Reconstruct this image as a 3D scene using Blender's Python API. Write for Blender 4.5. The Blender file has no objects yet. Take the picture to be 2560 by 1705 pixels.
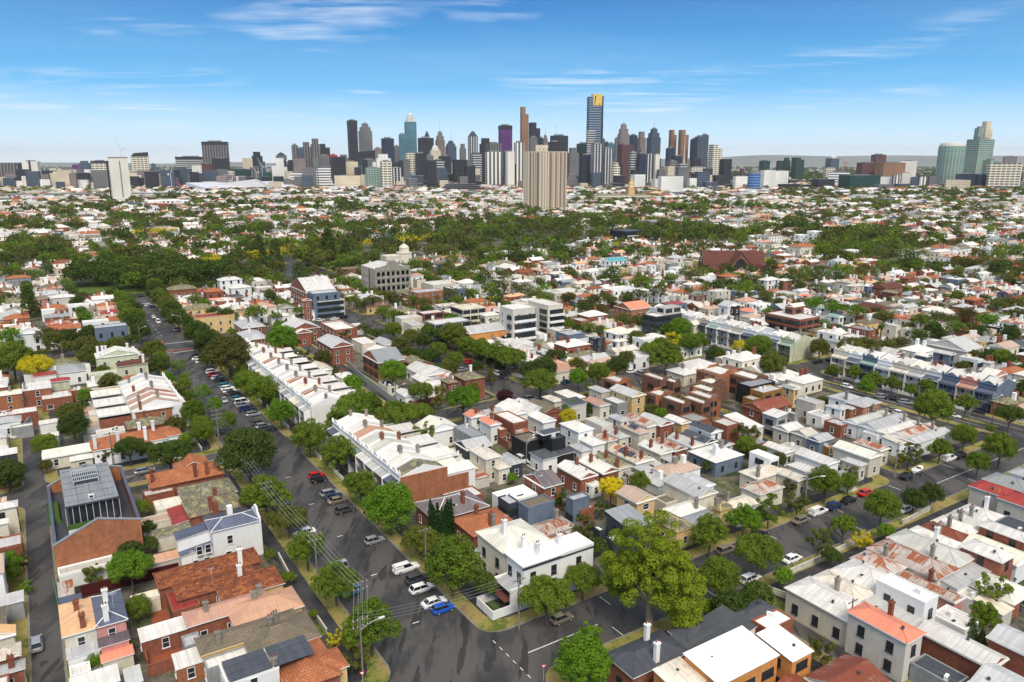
import bpy, math, random
import numpy as np
from mathutils import Vector, Matrix
R = random.Random(7)
NR = np.random.default_rng(5)
rad = math.radians
SC = bpy.context.scene
COL = SC.collection
# ------------------------------------------------------------------ camera and survey of the place
F = 1900.0; CH = 75.0
PIT = math.atan((852.5-408.0)/F); SP = math.sin(PIT); CP = math.cos(PIT)
GA = rad(32.7); ca = math.cos(GA); sa = math.sin(GA)      # the street grid is turned by this angle
CR = {}
for _i, _x in enumerate((0, 620, 1240, 1860)):
 CR['B%d' % (_i+1)] = (_x, 1180, 2.987); CR['M%d' % (_i+1)] = (_x, 800, 3.364); CR['U%d' % (_i+1)] = (_x, 560, 3.364)
CR['S1'] = (0, 320, 3.364); CR['S2'] = (620, 240, 3.364); CR['S3'] = (1240, 220, 3.364); CR['S4'] = (1860, 280, 3.364)
CR['P'] = (0, 0, 1.0)
def G(x, y, z=0.0, c='P'):
 o = CR[c]; x = o[0]+x/o[2]-1280; y = o[1]+y/o[2]-852.5
 t = (CH-z)/(y*CP+F*SP)
 return x*t, (F*CP-y*SP)*t
def w2g(X, Y): return X*ca+Y*sa, -X*sa+Y*ca
def g2w(u, v): return u*ca-v*sa, u*sa+v*ca
def uvp(x, y, z=0.0, c='P'): return w2g(*G(x, y, z, c))
def pix(X, Y, z=0.0):
 d = Y*CP+(CH-z)*SP
 return (1280+F*X/d, 852.5+F*(-(Y*SP)+(CH-z)*CP)/d, d)
cam = bpy.data.cameras.new('camera'); co = bpy.data.objects.new('camera', cam); COL.objects.link(co)
co.location = (0, 0, CH); co.rotation_euler = (math.pi/2-PIT, 0, 0)
cam.sensor_width = 36; cam.lens = 36*F/2560; cam.clip_end = 90000; cam.clip_start = 1
SC.camera = co
# ------------------------------------------------------------------ material helpers
MAT = {}
class NT:
 def __init__(s, name):
  s.m = bpy.data.materials.new(name); s.m.use_nodes = True
  s.t = s.m.node_tree; s.n = s.t.nodes; s.l = s.t.links
  s.b = s.n['Principled BSDF']; MAT[name] = s.m
 def N(s, ty, **k):
  n = s.n.new(ty)
  for a, v in k.items():
   if a.startswith('_'): setattr(n, a[1:], v)
   else:
    q = n.inputs[int(a[1:])] if (a[0] == 'i' and a[1:].isdigit()) else n.inputs[a]
    if hasattr(v, 'is_output'): s.l.new(v, q)
    else: q.default_value = v
  return n
 def rnd(s): return s.N('ShaderNodeObjectInfo').outputs['Random']
 def math(s, op, a, b=0.0, c=0.0): return s.N('ShaderNodeMath', _operation=op, i0=a, i1=b, i2=c).outputs[0]
 def coord(s, k='UV'): return s.N('ShaderNodeTexCoord').outputs[k]
 def mp(s, v, sc): return s.N('ShaderNodeMapping', Vector=v, Scale=sc).outputs[0]
 def noise(s, v, sc, det=3, rough=.55, w=True):
  n = s.N('ShaderNodeTexNoise', _noise_dimensions='4D' if w else '3D', Vector=v, Scale=sc, Detail=det, Roughness=rough)
  if w: s.l.new(s.math('MULTIPLY', s.rnd(), 57.0), n.inputs['W'])
  return n.outputs['Fac']
 def ramp(s, f, stops, interp='LINEAR'):
  r = s.N('ShaderNodeValToRGB', Fac=f); e = r.color_ramp.elements; r.color_ramp.interpolation = interp
  while len(e) < len(stops): e.new(.5)
  for q, (p, c) in zip(e, stops): q.position = p; q.color = tuple(c)+(1,) if len(c) == 3 else c
  return r.outputs[0]
 def mix(s, f, a, b, mode='MIX'):
  n = s.N('ShaderNodeMix', _data_type='RGBA', _blend_type=mode)
  for q, v in ((n.inputs[0], f), (n.inputs[6], a), (n.inputs[7], b)):
   if hasattr(v, 'is_output'): s.l.new(v, q)
   else: q.default_value = v if isinstance(v, float) else tuple(v)+(1,)
  return n.outputs[2]
 def bump(s, h, st, d=.05): s.l.new(s.N('ShaderNodeBump', Height=h, Strength=st, Distance=d).outputs[0], s.b.inputs['Normal'])
 def out(s, c, rough=.8, metal=0.0, spec=.3):
  if hasattr(c, 'is_output'): s.l.new(c, s.b.inputs['Base Color'])
  else: s.b.inputs['Base Color'].default_value = tuple(c)+(1,)
  if hasattr(rough, 'is_output'): s.l.new(rough, s.b.inputs['Roughness'])
  else: s.b.inputs['Roughness'].default_value = rough
  s.b.inputs['Metallic'].default_value = metal; s.b.inputs['Specular IOR Level'].default_value = spec
  return s.m
def sc_(c, k): return tuple(min(1, max(0, q*k)) for q in c)
def plain(name, c, rough=.6, spec=.3, metal=0.0): return NT(name).out(c, rough, metal, spec)
def mottled(name, a, b, scale=.6, rough=.85, coord='UV', grime=.35, streak=True):
 s = NT(name); v = s.coord(coord)
 c = s.mix(s.ramp(s.noise(v, scale, 4), [(.35, (0,)*3), (.65, (1,)*3)]), a, b)
 if streak:
  g = s.ramp(s.noise(s.mp(v, (1.1, .3, 1)), 1.0, 4, .65), [(.40, (1-grime,)*3), (.6, (1,)*3)])
  c = s.mix(1.0, c, g, 'MULTIPLY')
 k = s.math('MULTIPLY_ADD', s.rnd(), .22, .88)
 c = s.mix(1.0, c, s.N('ShaderNodeCombineColor', i0=k, i1=k, i2=k).outputs[0], 'MULTIPLY')
 return s.out(c, rough)
def metalroof(name, base, dirt, rust=0.0, rcol=(.24, .075, .03)):
 s = NT(name); v = s.coord('UV')
 n1 = s.noise(s.mp(v, (1.3, .10, 1)), 1.0, 4, .6)          # sheets, streaked down the slope
 n2 = s.noise(v, .35, 4)
 c = s.mix(s.ramp(n1, [(.36, (0,)*3), (.62, (1,)*3)]), dirt, base)
 c = s.mix(s.ramp(n2, [(.34, (.75,)*3), (.52, (0,)*3)]), c, dirt)
 x = s.N('ShaderNodeSeparateXYZ', Vector=v)
 seam = s.math('LESS_THAN', s.math('FRACT', s.math('MULTIPLY', x.outputs[1], .31)), .03)
 seam2 = s.math('LESS_THAN', s.math('FRACT', s.math('MULTIPLY', x.outputs[0], .65)), .07)
 c = s.mix(s.math('MULTIPLY', s.math('MAXIMUM', seam, seam2), .28), c, sc_(dirt, .45))
 if rust > 0:
  cell = s.noise(s.mp(v, (2.4, .45, 1)), 1.0, 6, .75)
  sheet = s.N('ShaderNodeTexWhiteNoise', _noise_dimensions='3D', Vector=s.N('ShaderNodeVectorMath', _operation='FLOOR', i0=s.mp(v, (.65, .31, 1))).outputs[0]).outputs[0]
  m = s.ramp(s.math('ADD', s.math('MULTIPLY', cell, .8), s.math('MULTIPLY', sheet, .25)), [(.60-rust*.3, (0,)*3), (.66-rust*.3, (1,)*3)])
  c = s.mix(m, c, s.mix(s.noise(v, 3.0, 3), rcol, sc_(rcol, 2.0)))
 ribs = s.math('SINE', s.math('MULTIPLY', x.outputs[0], 41.0))
 s.bump(ribs, .35, .03)
 k = s.math('MULTIPLY_ADD', s.rnd(), .26, .80); k2 = s.math('MULTIPLY_ADD', s.math('FRACT', s.math('MULTIPLY', s.rnd(), 7.3)), .16, .84)
 c = s.mix(1.0, c, s.N('ShaderNodeCombineColor', i0=k, i1=s.math('MULTIPLY', k, .985), i2=s.math('MINIMUM', k, s.math('ADD', k2, .05))).outputs[0], 'MULTIPLY')
 return s.out(c, s.math('MULTIPLY_ADD', n1, .3, .45), 0.0, .35)
def tileroof(name, a, b, lich=None, amt=.5):
 s = NT(name); v = s.coord('UV')
 br = s.N('ShaderNodeTexBrick', Vector=v, Scale=1.0, i1=a+(1,), i2=b+(1,), i3=sc_(a, .35)+(1,))
 br.inputs['Brick Width'].default_value = .55; br.inputs['Row Height'].default_value = .42; br.inputs['Mortar Size'].default_value = .035
 c = s.mix(s.math('MULTIPLY', s.noise(v, 1.5, 4), .5), br.outputs[0], s.mix(.5, a, b))
 c = s.mix(s.ramp(s.noise(v, .5, 4), [(.4, (.4,)*3), (.6, (0,)*3)]), c, sc_(a, .6))
 if lich: c = s.mix(s.ramp(s.noise(v, .9, 6, .7), [(.62-amt*.3, (0,)*3), (.72-amt*.3, (1,)*3)]), c, lich)
 s.bump(br.outputs['Fac'], .6, .04)
 return s.out(c, .85)
RM = {}
RM['W'] = metalroof('white_corrugated', (.86, .85, .81), (.62, .60, .55))
RM['w'] = plain('white_membrane', (.86, .87, .87), .5)
RM['C'] = metalroof('cream_corrugated', (.78, .74, .64), (.58, .53, .43), .05)
RM['G'] = metalroof('zinc_corrugated', (.58, .60, .61), (.44, .44, .43))
RM['g'] = metalroof('grey_steel', (.33, .36, .38), (.27, .29, .30))
RM['D'] = metalroof('charcoal_steel', (.085, .095, .115), (.06, .065, .08))
RM['B'] = metalroof('blue_slate', (.13, .155, .22), (.09, .10, .15))
RM['R'] = metalroof('rusting_iron', (.62, .58, .53), (.46, .40, .34), .42)
RM['Q'] = metalroof('rusted_iron', (.34, .22, .17), (.26, .10, .06), .75, (.16, .04, .02))
RM['m'] = metalroof('mauve_slate', (.20, .17, .19), (.13, .11, .13))
RM['r'] = metalroof('red_painted_iron', (.42, .05, .045), (.26, .04, .04), .12)
RM['O'] = metalroof('coral_iron', (.82, .30, .18), (.70, .25, .16))
RM['P'] = metalroof('pink_painted_iron', (.62, .36, .26), (.50, .29, .21))
RM['Y'] = metalroof('beige_painted_iron', (.56, .42, .32), (.47, .35, .27))
RM['A'] = metalroof('apricot_painted_iron', (.80, .50, .26), (.66, .40, .22))
RM['E'] = metalroof('pale_green_iron', (.30, .45, .38), (.24, .36, .31))
RM['q'] = metalroof('aqua_iron', (.10, .50, .55), (.10, .38, .42))
RM['T'] = tileroof('terracotta_tiles', (.40, .125, .055), (.54, .22, .10))
RM['t'] = tileroof('dark_mottled_tiles', (.13, .035, .025), (.50, .17, .055))
RM['L'] = tileroof('lichened_slate', (.20, .19, .15), (.15, .14, .11), (.33, .31, .14), .45)
RM['N'] = tileroof('brown_concrete_tiles', (.19, .155, .11), (.25, .21, .15))
RM['n'] = tileroof('maroon_tiles', (.13, .045, .035), (.18, .07, .05))
RM['S'] = NT('solar_panel_glass').out((.015, .025, .06), .15, 0, .6)
WM = {}
WM['w'] = mottled('white_render', (.88, .88, .86), (.84, .83, .80), .5, grime=.06)
WM['c'] = mottled('cream_render', (.76, .71, .58), (.68, .62, .50), .5, grime=.12)
WM['y'] = mottled('yellow_render', (.78, .56, .26), (.70, .49, .22), .4, grime=.15)
WM['s'] = mottled('pale_green_render', (.66, .68, .48), (.58, .60, .43), .4, grime=.2)
WM['a'] = mottled('grey_beige_render', (.64, .60, .53), (.58, .54, .48), .5, grime=.1)
WM['k'] = mottled('red_brick', (.34, .125, .075), (.25, .09, .055), 1.6, .9, grime=.2)
WM['o'] = mottled('orange_brick', (.42, .17, .085), (.33, .125, .06), 1.6, .9, grime=.2)
WM['O'] = mottled('orange_render', (.68, .30, .09), (.60, .25, .07), .5, grime=.15)
WM['b'] = mottled('brown_brick', (.23, .115, .075), (.16, .08, .05), 1.6, .9, grime=.2)
WM['d'] = mottled('charcoal_cladding', (.055, .07, .09), (.045, .055, .07), .6, .6, grime=.1)
WM['x'] = mottled('black_cladding', (.02, .022, .025), (.03, .03, .032), .6, .5, grime=.1)
WM['l'] = mottled('blue_grey_render', (.16, .21, .28), (.13, .17, .23), .5, grime=.15)
WM['p'] = mottled('pink_render', (.66, .30, .25), (.58, .26, .22), .5, grime=.2)
WM['g'] = mottled('grey_render', (.36, .37, .37), (.29, .30, .30), .5, grime=.2)
WM['h'] = mottled('ochre_cladding', (.36, .19, .05), (.28, .14, .04), .8, grime=.1)
WM['m'] = mottled('maroon_brick', (.16, .05, .04), (.11, .04, .03), 1.2, grime=.1)
GLASS = plain('dark_window_glass', (.025, .03, .035), .12, .5)
FRAME = plain('white_window_frame', (.78, .78, .76), .5)
DFRAME = plain('dark_window_frame', (.03, .03, .035), .5)
IRON = plain('black_iron_lace', (.05, .05, .055), .6)
CONC = mottled('grey_concrete', (.36, .35, .33), (.28, .27, .25), .8, coord='Object')
BRK = mottled('chimney_brick', (.30, .10, .06), (.20, .07, .04), 2, grime=.2)
CEM = mottled('chimney_cement', (.34, .31, .26), (.24, .22, .19), 2, grime=.2)
WOOD = mottled('grey_timber', (.20, .15, .11), (.14, .11, .085), 1, grime=.2)
GAL = plain('galvanised_steel', (.5, .52, .53), .45, .4)
AC = plain('white_enamel', (.75, .75, .73), .5)
# ------------------------------------------------------------------ mesh builder
class MB:
 def __init__(s): s.v = []; s.f = []; s.m = []
 def poly(s, pts, m=0):
  b = len(s.v); s.v += [tuple(p) for p in pts]; s.f.append(tuple(range(b, b+len(pts)))); s.m.append(m); return s
 def hexa(s, p, m=0, top=None, bot=True):
  b = len(s.v); s.v += [tuple(q) for q in p]
  fs = [(0, 1, 5, 4), (1, 2, 6, 5), (2, 3, 7, 6), (3, 0, 4, 7), (4, 5, 6, 7)]+([(3, 2, 1, 0)] if bot else [])
  for i, f in enumerate(fs):
   s.f.append(tuple(b+k for k in f)); s.m.append(top if (i == 4 and top is not None) else m)
  return s
 def box(s, x0, x1, y0, y1, z0, z1, m=0, top=None, bot=True):
  return s.hexa([(x0, y0, z0), (x1, y0, z0), (x1, y1, z0), (x0, y1, z0), (x0, y0, z1), (x1, y0, z1), (x1, y1, z1), (x0, y1, z1)], m, top, bot)
 def taper(s, cx, cy, z0, z1, a0, b0, a1, b1, m=0):
  return s.hexa([(cx-a0, cy-b0, z0), (cx+a0, cy-b0, z0), (cx+a0, cy+b0, z0), (cx-a0, cy+b0, z0), (cx-a1, cy-b1, z1), (cx+a1, cy-b1, z1), (cx+a1, cy+b1, z1), (cx-a1, cy+b1, z1)], m)
 def cyl(s, cx, cy, z0, z1, r0, r1=None, n=12, m=0, cap=True):
  r1 = r0 if r1 is None else r1; b = len(s.v)
  for z, r in ((z0, r0), (z1, r1)):
   for i in range(n):
    a = 2*math.pi*i/n; s.v.append((cx+r*math.cos(a), cy+r*math.sin(a), z))
  for i in range(n):
   j = (i+1) % n; s.f.append((b+i, b+j, b+n+j, b+n+i)); s.m.append(m)
  if cap:
   s.f.append(tuple(b+n+i for i in range(n))); s.m.append(m)
   s.f.append(tuple(b+n-1-i for i in range(n))); s.m.append(m)
  return s
 def tube(s, p, q, r0, r1=None, n=6, m=0):
  r1 = r0 if r1 is None else r1
  p = Vector(p); q = Vector(q); d = (q-p).normalized()
  a = d.orthogonal().normalized(); c = d.cross(a); b = len(s.v)
  for o, r in ((p, r0), (q, r1)):
   for i in range(n):
    t = 2*math.pi*i/n; s.v.append(tuple(o+a*math.cos(t)*r+c*math.sin(t)*r))
  for i in range(n):
   j = (i+1) % n; s.f.append((b+i, b+j, b+n+j, b+n+i)); s.m.append(m)
  s.f.append(tuple(b+n+i for i in range(n))); s.m.append(m)
  s.f.append(tuple(b+n-1-i for i in range(n))); s.m.append(m)
  return s
 def lathe(s, cx, cy, prof, n=12, m=0):
  for (r0, z0), (r1, z1) in zip(prof[:-1], prof[1:]): s.cyl(cx, cy, z0, z1, r0, r1, n, m, False)
  return s
 def prism(s, pts, y0, y1, m=0, axis='y'):     # outline in x,z swept along y (or outline in y,z swept along x)
  def P(a, t, z): return (a, t, z) if axis == 'y' else (t, a, z)
  n = len(pts)
  s.poly([P(a, y0, z) for a, z in pts], m); s.poly([P(a, y1, z) for a, z in reversed(pts)], m)
  for i in range(n):
   (a, z), (b, w) = pts[i], pts[(i+1) % n]
   s.poly([P(a, y1, z), P(b, y1, w), P(b, y0, w), P(a, y0, z)], m)
  return s
 def slab(s, pts, z0, z1, m=0, top=None):
  n = len(pts); s.poly([(x, y, z1) for x, y in pts], m if top is None else top)
  for i in range(n):
   (x, y), (a, b) = pts[i], pts[(i+1) % n]
   s.poly([(x, y, z0), (a, b, z0), (a, b, z1), (x, y, z1)], m)
  return s
 def mesh(s, name, mats, smooth=False):
  me = bpy.data.meshes.new(name)
  me.from_pydata(s.v, [], s.f)
  for m in mats: me.materials.append(m)
  if any(s.m): me.polygons.foreach_set('material_index', s.m)
  if smooth: me.polygons.foreach_set('use_smooth', [True]*len(s.f))
  uvl = me.uv_layers.new(name='UVMap'); uv = []
  for p in me.polygons:
   n = p.normal
   if abs(n.z) > .9995: t = (1, 0, 0); bb = (0, 1, 0)
   else:
    h = math.hypot(n.x, n.y) or 1e-6; t = (-n.y/h, n.x/h, 0)
    bb = (n.y*t[2]-n.z*t[1], n.z*t[0]-n.x*t[2], n.x*t[1]-n.y*t[0])
   for vi in p.vertices:
    c = s.v[vi]; uv += [c[0]*t[0]+c[1]*t[1], c[0]*bb[0]+c[1]*bb[1]+c[2]*bb[2]]
  uvl.data.foreach_set('uv', uv)
  return me
def link(name, me, parent=None, loc=(0, 0, 0), rz=0.0):
 o = bpy.data.objects.new(name, me); COL.objects.link(o)
 o.location = loc; o.rotation_euler = (0, 0, rz)
 if parent is not None: o.parent = parent
 return o
def part(name, mb, mats, parent=None, loc=(0, 0, 0), rz=0.0, smooth=False):
 return link(name, mb.mesh(name, mats, smooth) if isinstance(mb, MB) else mb, parent, loc, rz)
THINGS = []
def tag(o, label, cat, group=None, short=None):
 o['label'] = label; o['category'] = cat
 if group: o['group'] = group
 THINGS.append(o); return o
def thing(name, label, cat, loc, rz=0.0, group=None):
 o = tag(link(name, None, None, loc, rz), label, cat, group); o['short'] = label; return o
def struct(name, mb, mats, kind='structure', **k):
 o = part(name, mb, mats, **k); o['kind'] = kind; return o
def ordn(i):
 W = ['first', 'second', 'third', 'fourth', 'fifth', 'sixth', 'seventh', 'eighth', 'ninth', 'tenth', 'eleventh', 'twelfth']
 return W[i-1] if i <= 12 else '%d%s' % (i, 'th' if 10 < i % 100 < 20 else {1: 'st', 2: 'nd', 3: 'rd'}.get(i % 10, 'th'))
# ------------------------------------------------------------------ sky, sun
w = bpy.data.worlds.new('World'); SC.world = w; w.use_nodes = True
t = w.node_tree; n = t.nodes; l = t.links
bg = n['Background']
sky = n.new('ShaderNodeTexSky'); sky.sky_type = 'NISHITA'; sky.sun_disc = False
SUN_EL = rad(50); SUN_AZ = rad(166)           # azimuth clockwise from +Y
sky.sun_elevation = SUN_EL; sky.sun_rotation = SUN_AZ; sky.altitude = 50; sky.air_density = 1.0; sky.dust_density = .6; sky.ozone_density = 2.2
hs = n.new('ShaderNodeHueSaturation'); hs.inputs['Saturation'].default_value = 1.55; hs.inputs['Value'].default_value = .82
l.new(sky.outputs[0], hs.inputs['Color'])
tc = n.new('ShaderNodeTexCoord'); sx = n.new('ShaderNodeSeparateXYZ'); l.new(tc.outputs['Generated'], sx.inputs[0])
def wm(op, a, b):
 q = n.new('ShaderNodeMath'); q.operation = op
 for i, x in enumerate((a, b)):
  if hasattr(x, 'is_output'): l.new(x, q.inputs[i])
  else: q.inputs[i].default_value = x
 return q.outputs[0]
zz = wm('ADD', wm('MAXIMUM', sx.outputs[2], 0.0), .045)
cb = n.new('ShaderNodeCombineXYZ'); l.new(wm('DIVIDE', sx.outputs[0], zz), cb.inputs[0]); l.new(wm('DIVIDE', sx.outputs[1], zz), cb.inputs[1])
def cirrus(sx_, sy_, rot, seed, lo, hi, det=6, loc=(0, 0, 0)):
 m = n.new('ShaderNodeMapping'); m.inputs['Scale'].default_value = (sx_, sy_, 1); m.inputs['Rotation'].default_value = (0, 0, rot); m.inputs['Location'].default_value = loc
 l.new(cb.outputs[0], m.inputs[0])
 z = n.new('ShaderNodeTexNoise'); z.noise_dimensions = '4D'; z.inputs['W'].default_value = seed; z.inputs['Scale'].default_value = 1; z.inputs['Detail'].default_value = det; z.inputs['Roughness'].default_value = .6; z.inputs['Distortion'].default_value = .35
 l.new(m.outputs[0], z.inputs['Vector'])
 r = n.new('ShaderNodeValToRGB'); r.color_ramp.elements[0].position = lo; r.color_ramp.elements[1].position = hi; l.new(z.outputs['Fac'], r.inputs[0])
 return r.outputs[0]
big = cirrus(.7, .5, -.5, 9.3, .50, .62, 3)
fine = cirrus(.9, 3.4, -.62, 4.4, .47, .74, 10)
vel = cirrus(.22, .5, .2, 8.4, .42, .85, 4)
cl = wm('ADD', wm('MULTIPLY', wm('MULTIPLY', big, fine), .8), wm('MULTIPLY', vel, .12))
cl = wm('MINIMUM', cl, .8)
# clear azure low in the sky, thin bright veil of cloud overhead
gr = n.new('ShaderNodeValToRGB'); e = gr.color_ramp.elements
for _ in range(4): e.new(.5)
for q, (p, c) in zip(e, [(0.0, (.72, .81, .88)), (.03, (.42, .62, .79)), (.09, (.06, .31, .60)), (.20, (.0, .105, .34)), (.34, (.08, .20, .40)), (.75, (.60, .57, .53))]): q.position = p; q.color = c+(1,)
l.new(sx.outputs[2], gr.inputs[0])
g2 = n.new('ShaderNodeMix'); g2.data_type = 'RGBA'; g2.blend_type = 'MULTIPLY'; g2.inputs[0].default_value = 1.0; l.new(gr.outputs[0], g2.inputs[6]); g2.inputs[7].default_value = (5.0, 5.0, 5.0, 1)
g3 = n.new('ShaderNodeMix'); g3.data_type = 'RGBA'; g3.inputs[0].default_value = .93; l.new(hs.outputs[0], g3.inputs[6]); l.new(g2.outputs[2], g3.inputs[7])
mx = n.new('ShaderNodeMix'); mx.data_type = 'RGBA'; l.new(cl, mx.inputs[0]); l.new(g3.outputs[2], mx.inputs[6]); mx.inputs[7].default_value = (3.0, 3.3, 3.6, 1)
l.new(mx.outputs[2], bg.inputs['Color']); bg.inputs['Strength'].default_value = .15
su = bpy.data.lights.new('sun', 'SUN'); su.energy = 1.5; su.angle = rad(24); su.color = (1, .92, .79)
so = bpy.data.objects.new('sun', su); COL.objects.link(so)
dv = Vector((math.sin(SUN_AZ)*math.cos(SUN_EL), math.cos(SUN_AZ)*math.cos(SUN_EL), math.sin(SUN_EL)))
so.rotation_euler = dv.to_track_quat('Z', 'Y').to_euler()
vs = SC.view_settings; vs.view_transform = 'Standard'; vs.look = 'None'; vs.gamma = 1; vs.exposure = 1.1
SC.cycles.max_bounces = 5; SC.cycles.diffuse_bounces = 3; SC.cycles.glossy_bounces = 2; SC.cycles.volume_bounces = 0; SC.cycles.caustics_reflective = False
# ------------------------------------------------------------------ air
hm = bpy.data.materials.new('pale_air'); hm.use_nodes = True; hn = hm.node_tree.nodes; hn.clear()
pv = hn.new('ShaderNodeVolumePrincipled'); pv.inputs['Color'].default_value = (.97, .98, 1, 1); pv.inputs['Density'].default_value = 2.6e-5; pv.inputs['Anisotropy'].default_value = 0.0
ho = hn.new('ShaderNodeOutputMaterial'); hm.node_tree.links.new(pv.outputs[0], ho.inputs['Volume'])
mb = MB().box(-30000, 30000, -600, 34000, -3, 720)
hz_ = struct('haze', mb, [hm], 'stuff')
# ------------------------------------------------------------------ ground
s = NT('suburb_ground'); v = s.coord('Object')
a_ = s.noise(v, .012, 6, .7, False); b_ = s.noise(v, .05, 4, .7, False)
c = s.ramp(a_, [(.40, (.07, .09, .045)), (.47, (.16, .16, .12)), (.53, (.40, .38, .34)), (.60, (.13, .14, .08))])
c = s.mix(s.ramp(b_, [(.45, (0,)*3), (.6, (1,)*3)]), c, (.16, .15, .13))
GROUND = s.out(c, .95)
s = NT('old_asphalt'); v = s.coord('Object')
n1 = s.noise(v, .09, 5, .65, False); n2 = s.noise(v, .9, 4, .6, False); n3 = s.noise(s.mp(v, (1, .15, 1)), .5, 4, .7, False)
c = s.ramp(n1, [(.36, (.034, .033, .034)), (.50, (.055, .053, .053)), (.62, (.088, .082, .078))])
c = s.mix(s.ramp(n3, [(.54, (0,)*3), (.60, (.75,)*3)]), c, (.022, .022, .025))
c = s.mix(s.ramp(n2, [(.60, (0,)*3), (.72, (.4,)*3)]), c, (.10, .095, .09))
v2 = s.N('ShaderNodeMapping', Vector=v, Rotation=(0, 0, GA), Scale=(.13, .03, 1)).outputs[0]
c = s.mix(s.ramp(s.noise(v2, 1.0, 5, .6, False), [(.50, (0,)*3), (.55, (.8,)*3)], ), c, (.092, .086, .082))
v3 = s.N('ShaderNodeMapping', Vector=v, Rotation=(0, 0, GA), Scale=(.5, .09, 1)).outputs[0]
c = s.mix(s.ramp(s.noise(v3, 1.0, 3, .5, False), [(.60, (0,)*3), (.62, (.8,)*3)]), c, (.024, .024, .027))
ASPH = s.out(c, s.math('MULTIPLY_ADD', n1, .5, .42), 0, .35)
s = NT('dark_footpath'); v = s.coord('Object')
c = s.ramp(s.noise(v, .25, 5, .65, False), [(.38, (.028, .028, .032)), (.62, (.06, .058, .06))])
PATH = s.out(c, .75)
s = NT('dry_verge_grass'); v = s.coord('Object')
c = s.ramp(s.noise(v, .16, 6, .75, False), [(.40, (.09, .12, .02)), (.47, (.22, .21, .05)), (.56, (.30, .23, .085)), (.66, (.21, .14, .065))])
GRASS = s.out(c, .95)
s = NT('green_lawn'); c = s.ramp(s.noise(s.coord('Object'), .3, 6, .75, False), [(.40, (.05, .10, .012)), (.6, (.13, .19, .03)), (.7, (.26, .22, .07))]); LAWN = s.out(c, .95)
s = NT('yard_paving'); v = s.coord('Object')
c = s.ramp(s.noise(v, .11, 5, .7, False), [(.38, (.035, .055, .015)), (.45, (.08, .075, .06)), (.52, (.16, .14, .115)), (.60, (.06, .085, .025)), (.7, (.22, .17, .12))])
YARD = s.out(c, .95)
KERB = mottled('kerb_stone', (.24, .22, .19), (.17, .155, .135), .6, coord='Object', streak=False)
PAINT = mottled('white_road_paint', (.74, .74, .70), (.5, .5, .48), 2, coord='Object', streak=False)
def gslab(pts): return [g2w(*p) for p in pts]
def rrect(u0, u1, v0, v1, r=4.0):
 r = min(r, (u1-u0)/2.2, (v1-v0)/2.2); o = []
 for cu, cv, a0 in ((u1-r, v1-r, 0), (u0+r, v1-r, 90), (u0+r, v0+r, 180), (u1-r, v0+r, 270)):
  for k in range(5):
   a = rad(a0+22.5*k); o.append((cu+r*math.cos(a), cv+r*math.sin(a)))
 return o
mb = MB(); NS = 30
mb.poly([(-60000, -400, -.06), (60000, -400, -.06), (60000, 60000, -.06), (-60000, 60000, -.06)])
struct('ground', mb, [GROUND])
mb = MB(); mb.poly([(*g2w(u, v), 0.0) for u, v in ((-420, -60), (520, -60), (520, 800), (-420, 800))]); struct('road', mb, [ASPH])
BLOCKS = [(-150, -6.8, 94, 193), (-150, -6.8, 30, 90), (-2.6, 39.2, 92, 193), (-150, -6.8, 202, 322), (-2.6, 39.2, 202, 322),
 (55.4, 171.0, 94, 193), (175.5, 227, 94, 193), (55.4, 92.6, 202, 322), (97.4, 126, 202, 322), (140, 226, 205, 345),
 (57, 98.2, 30, 82.5), (101.6, 227, 30, 82.5), (240, 520, -20, 82), (240, 520, 93, 167), (240, 318, 178, 290), (326, 520, 178, 290),
 (-150, 39.2, 357, 462), (-150, 20, 466, 560), (56, 128, 357, 462), (140, 226, 357, 462), (238, 520, 300, 462)]
for u in range(-420, 520, 118):
 for v_ in range(470, 800, 112):
  if v_ < 570 and -160 < u < 90: continue
  BLOCKS.append((u+(12 if u > 0 else 0), u+118, v_, v_+100))
mb = MB()
for b in BLOCKS: mb.slab(gslab(rrect(*b)), 0, .12)
struct('pavement', mb, [KERB])
for nm, ins, z, m in (('verge', .35, .124, GRASS), ('footpath', 2.9, .128, PATH), ('yard_ground', 5.6, .132, YARD)):
 mb = MB()
 for u0, u1, v0, v1 in BLOCKS:
  i = ins if (u1-u0) > 30 else ins*.4
  mb.poly([(*p, z) for p in gslab(rrect(u0+i, u1-i, v0+i, v1-i, 3.0))])
 struct(nm, mb, [m])
# lane crossing strips, driveways, kerb-side dashes
mb = MB()
def quad_uv(u0, u1, v0, v1, z): mb.poly([(*g2w(a, b), z) for a, b in ((u0, v0), (u1, v0), (u1, v1), (u0, v1))])
for k in range(14): quad_uv(55.9+k*.0, 56.05, 66+k*2.0, 66.9+k*2.0, .004)
for k in range(16): quad_uv(56.0, 56.15, 193.6+k*.62*1.0, 193.95+k*.62, .004)
for v_ in (104, 122, 140, 158, 176, 215, 235, 255, 275, 295): quad_uv(47.1, 48.3, v_, v_+.22, .004)
for u in (74.5, 96, 118.5, 141, 163, 187): quad_uv(u, u+.16, 82.6, 85.4, .004); quad_uv(u+4, u+4.16, 90.6, 93.6, .004)
quad_uv(59, 73, 82.0+5.1, 82.22+5.1, .004); quad_uv(178, 226, 88, 88.14, .004)
for i in range(26): quad_uv(39.6+i*.62, 39.95+i*.62, 326, 327, .004); quad_uv(41+i*.6, 41.3+i*.6, 344.4, 345.4, .004)
[quad_uv(47.0, 47.16, 362+k*8, 365+k*8, .004) for k in range(12)]; quad_uv(229.6, 229.75, 95, 165, .004); quad_uv(236.2, 236.35, 95, 165, .004); quad_uv(-2, 38, 197.4, 197.6, .004)
for k in range(9): quad_uv(148+k*3, 149.6+k*3, 346.6, 350.5, .004)
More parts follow.
